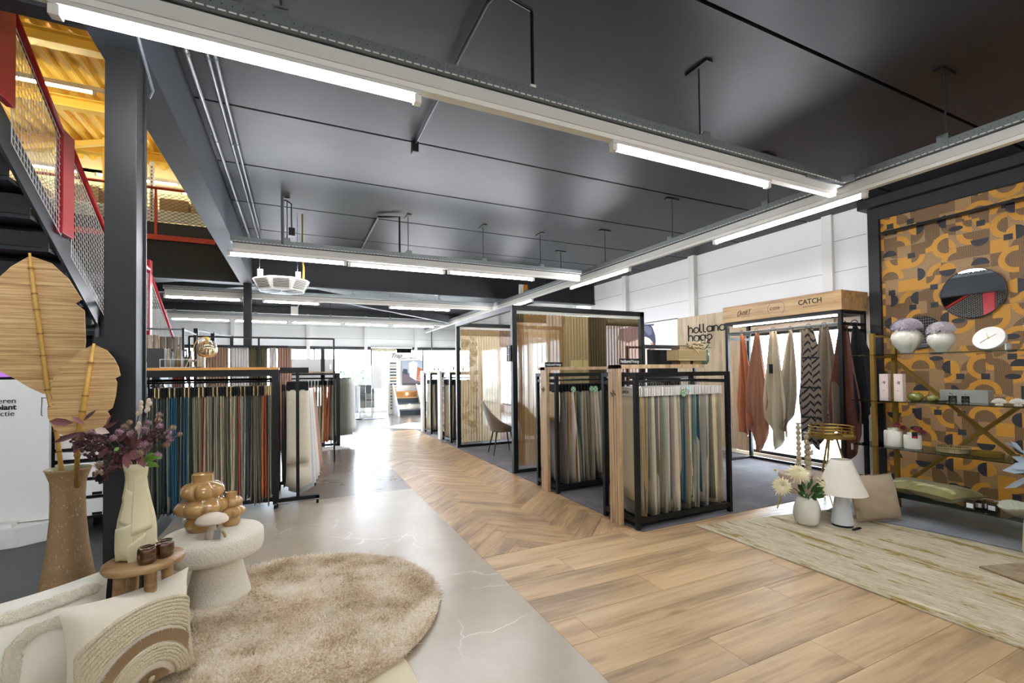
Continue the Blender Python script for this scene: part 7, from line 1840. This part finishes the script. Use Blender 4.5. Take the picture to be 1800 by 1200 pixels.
for (y, R, h, lb, fl_) in ((2.575, .078, .185, 'taller shiny white jar on the third glass shelf', 'dark red carnations in the taller white jar'), (2.415, .070, .155, 'shorter shiny white jar on the third glass shelf', 'dark red carnations in the shorter white jar')):
    t = thing('white_jar', lb, 'jar', (5.5, y, Z3)); B().lathe([(.001, 0), (R*.96, 0), (R, .01), (R, h*.78), (R*.92, h*.86), (R*.6, h*.88), (R*.6, h), (R*.55, h), (R*.55, h*.88)], (5.5, y, Z3), 36, cap=False).build('body', 'ceramic_white', t, smooth='auto')
    mat('carnation_red', '#6e0f1f', .6, var=.2, vscale=(40, 40, 40)); t = thing('carnations', fl_, 'flowers', (5.5, y, Z3+h))
    for dx, dy, dz in ((-.02, -.06, .04), (.02, -.09, .01)):
        c = (5.47+dx, y+dy, Z3+h+dz); mum(c, .035, (-.6, -.3, .5), t, 70, 'carnation_red'); B().tube([(5.5, y, Z3+h-.03), c], .003, 4).build('stem', 'leaf_light', t)
    if y < 2.5: B().box(5.42, 5.422, y-.075, y-.03, Z3+.11, Z3+.17).build('price_tag', 'header_black', t); B().box(5.417, 5.42, y-.068, y-.04, Z3+.115, Z3+.13).build('price_tag', 'red_paint', t)
mat('silver_gold', '#b5a678', .3, metal=.7)
t = thing('pierced_tray', 'round silver tray with a pierced rim on the third shelf', 'tray', (5.55, 2.13, Z3)); B().lathe([(.001, .004), (.118, .004), (.118, .008), (.001, .008)], (5.56, 2.13, Z3), 40, cap=False).build('base', 'silver_gold', t)
b = B()
for i in range(44):
    a = i*2*PI/44
    for z in (.018, .038): b.tube([(5.56+.118*math.cos(a+j*.03*(1)), 2.13+.118*math.sin(a+j*.03), z+.010*math.sin(j*1.05)) for j in (-2, -1, 0, 1, 2)], .0022, 4, False); b.tube([(5.56+.118*math.cos(a+j*.03), 2.13+.118*math.sin(a+j*.03), z-.010*math.sin(j*1.05)) for j in (-2, -1, 0, 1, 2)], .0022, 4, False)
for z in (.006, .05): b.tube([(5.56+.118*math.cos(i*PI/20), 2.13+.118*math.sin(i*PI/20), z) for i in range(41)], .004, 5, False)
b_ = b; b = B(); b.v = [(x, y, z+Z3 if z < .5 else z) for x, y, z in b_.v]; b.f = b_.f; b.build('pierced_rim', 'silver_gold', t, smooth=True)
t = thing('gold_tray', 'round bronze tray with a plain rim on the third shelf', 'tray', (5.56, 1.90, Z3)); B().lathe([(.001, .004), (.105, .004), (.108, .04), (.104, .04), (.101, .009), (.001, .009)], (5.56, 1.895, Z3), 40, cap=False).build('tray', 'gold_dull', t, smooth='auto')
# olive velvet cushions lying on the bottom shelf
mat('velvet_olive', '#7a7238', .5, sheen=.35, bump=.25, bscale=18, bdist=.01, var=.15, vscale=(12, 12, 12)); mat('velvet_shine', '#c9c489', .4, sheen=1.0)
for (cx, cy, yaw_, lb, zc_) in ((5.58, 2.44, .3, 'olive velvet cushion lying behind on the bottom shelf', Z4+.075), (5.50, 2.18, -.25, 'olive velvet cushion lying in front on the bottom shelf', Z4+.085)):
    t = thing('velvet_cushion', lb, 'cushion', (cx, cy, Z4)); U_ = Vector((math.cos(yaw_), math.sin(yaw_), 0)); V_ = Vector((-math.sin(yaw_), math.cos(yaw_), 0)); N_ = Vector((0, 0, 1))
    p_ = cushion((cx, cy, zc_), U_, V_, N_, .40, .40, .14, 'velvet_olive', t, pinch=.10, seed=int(cy*10), wr=.006)
    for k in range(4): B().tube([p_(-.72+k*.07, -.9+i*.09, 1, .001) for i in range(21)], .0028, 5).build('piping', 'velvet_shine', t, smooth=True)
mat('candle_dark', '#1f1512', .15, coat=.5)
for i, (x, y) in enumerate(((5.40, 1.955), (5.47, 1.925), (5.50, 1.885), (5.46, 1.835))):
    t = thing('boxed_candle', 'dark candle glass with a white label on the bottom shelf, %s from the left' % ordinal(i+1), 'candle', (x, y, Z4)); B().box(x-.033, x+.033, y-.033, y+.033, Z4, Z4+.088).build('glass', 'candle_dark', t, bevel=.006); B().box(x-.0345, x-.033, y-.022, y+.022, Z4+.02, Z4+.06).build('label', 'text_white', t)
t = thing('shell_bowl', 'large white ribbed shell bowl at the right end of the bottom shelf', 'bowl', (5.45, 1.66, Z4))
def fb(u, v):
    a = u*2*PI; r_ = (.04+.11*v)*(1+.04*math.cos(26*a)*v); return (5.48+r_*math.cos(a)*.9, 1.66+r_*math.sin(a), Z4+.004+.085*v**1.6+.02*math.sin(a*2)*v)
B().grid(fb, 104, 8, .005).build('bowl', 'ceramic_matt', t, smooth=True); B().lathe([(.001, 0), (.045, 0), (.045, .008), (.001, .008)], (5.48, 1.66, Z4), 16, cap=False).build('base', 'ceramic_matt', t)
# tall ivory vase with eucalyptus at the right edge
EX, EY = 5.19, 1.47
t = thing('tall_ivory_vase', 'tall ivory relief vase cut by the right edge of the view', 'vase', (EX, EY, .022))
B().lathe([(.001, 0), (.10, 0), (.112, .03), (.10, .2), (.09, .35), (.078, .5), (.082, .58), (.075, .58), (.07, .5)], (EX, EY, .024), 40, rf=lambda a, z: 1+.03*math.sin(3*a+z*9), cap=False).build('body', 'ivory_ceramic', t, smooth=True)
mat('eucalyptus', '#9aa9b5', .7, var=.12, vscale=(14, 14, 14)); eb = thing('eucalyptus_bunch', 'blue grey leaf branches with rust blossoms in the tall ivory vase', 'flowers', (EX, EY, .6)); q = random.Random(21)
RV2 = Vector((.82, -.57, 0)); FV2 = Vector((.57, .82, 0))
for (x0, z0, dx, dz) in ((-.10, .80, -.17, .11), (-.05, .84, -.09, .20), (-.12, .70, -.20, .0), (-.06, .76, -.22, -.05), (-.02, .78, .02, .26), (.0, .74, -.10, .17), (.02, .80, .10, .22), (-.10, .66, -.20, -.10), (-.04, .68, -.06, -.16), (.05, .75, .12, .10), (-.08, .74, -.13, .06), (.0, .9, .03, .12), (-.15, .83, -.10, .09)):
    p = Vector((EX, EY, 0))+RV2*x0+Vector((0, 0, z0))-FV2*.05; d = RV2*dx+Vector((0, 0, dz))-FV2*q.uniform(-.03, .06); leaf(p, d, .030, 'eucalyptus', 'leaf', eb, .1); B().tube([(EX, EY, .58), p], .003, 4).build('stem', 'leaf_light', eb)
for i in range(5):
    c = Vector((EX, EY, .66+.03*i))+RV2*(-.02+.035*(i % 3))-FV2*.05; mum(c, .05, (-.5, -.8, .3), eb, 60, ('scarf_rust' if 'scarf_rust' in MATS else (mat('scarf_rust', '#a8531e', .8, var=.2, vscale=(40, 40, 40)) and 'scarf_rust')))
mat('petal_yellow', '#dfb04a', .7, var=.1, vscale=(30, 30, 30)); mat('petal_butter', '#e6d59a', .7)
t = thing('yellow_blossoms', 'yellow and butter coloured blossom branch at the right edge above the top shelf', 'flowers', (5.45, 1.42, Z1)); 
for i, (y, z) in enumerate(((1.57, 1.83), (1.56, 1.93), (1.555, 2.0), (1.50, 1.88), (1.48, 1.97))): mum((5.42, y, z), .045, (-.8, .1, .4), t, 60, 'petal_butter' if i % 2 == 0 else 'petal_yellow'); B().tube([(5.48, 1.40, Z1+.12), (5.42, y, z)], .003, 4).build('stem', 'leaf_light', t)
B().lathe([(.001, 0), (.05, 0), (.06, .06), (.03, .12), (.035, .14)], (5.48, 1.40, Z1), 24, cap=False).build('jug', 'ceramic_white', t, smooth=True)

# round mirrors on the patterned wall
for (y, z, R, tilt, lb) in ((2.47, 2.335, .285, .0, 'larger round mirror hanging on the patterned wall'), (2.95, 1.93, .20, .0, 'smaller round mirror behind the ribbed vases')):
    t = thing('round_mirror', lb, 'mirror', (7.02, y, z-R)); M_ = Matrix.Rotation(-PI/2-tilt, 3, 'Y')
    B().lathe([(.001, -.006), (R, -.006), (R, .006), (.001, .006)], (7.0, y, z), 64, cap=False, M=M_).build('frame', 'black_metal', t); B().lathe([(.001, .0065), (R-.008, .0065), (.001, .0066)], (7.0, y, z), 64, cap=False, M=M_).build('mirror_glass', 'mirror', t)
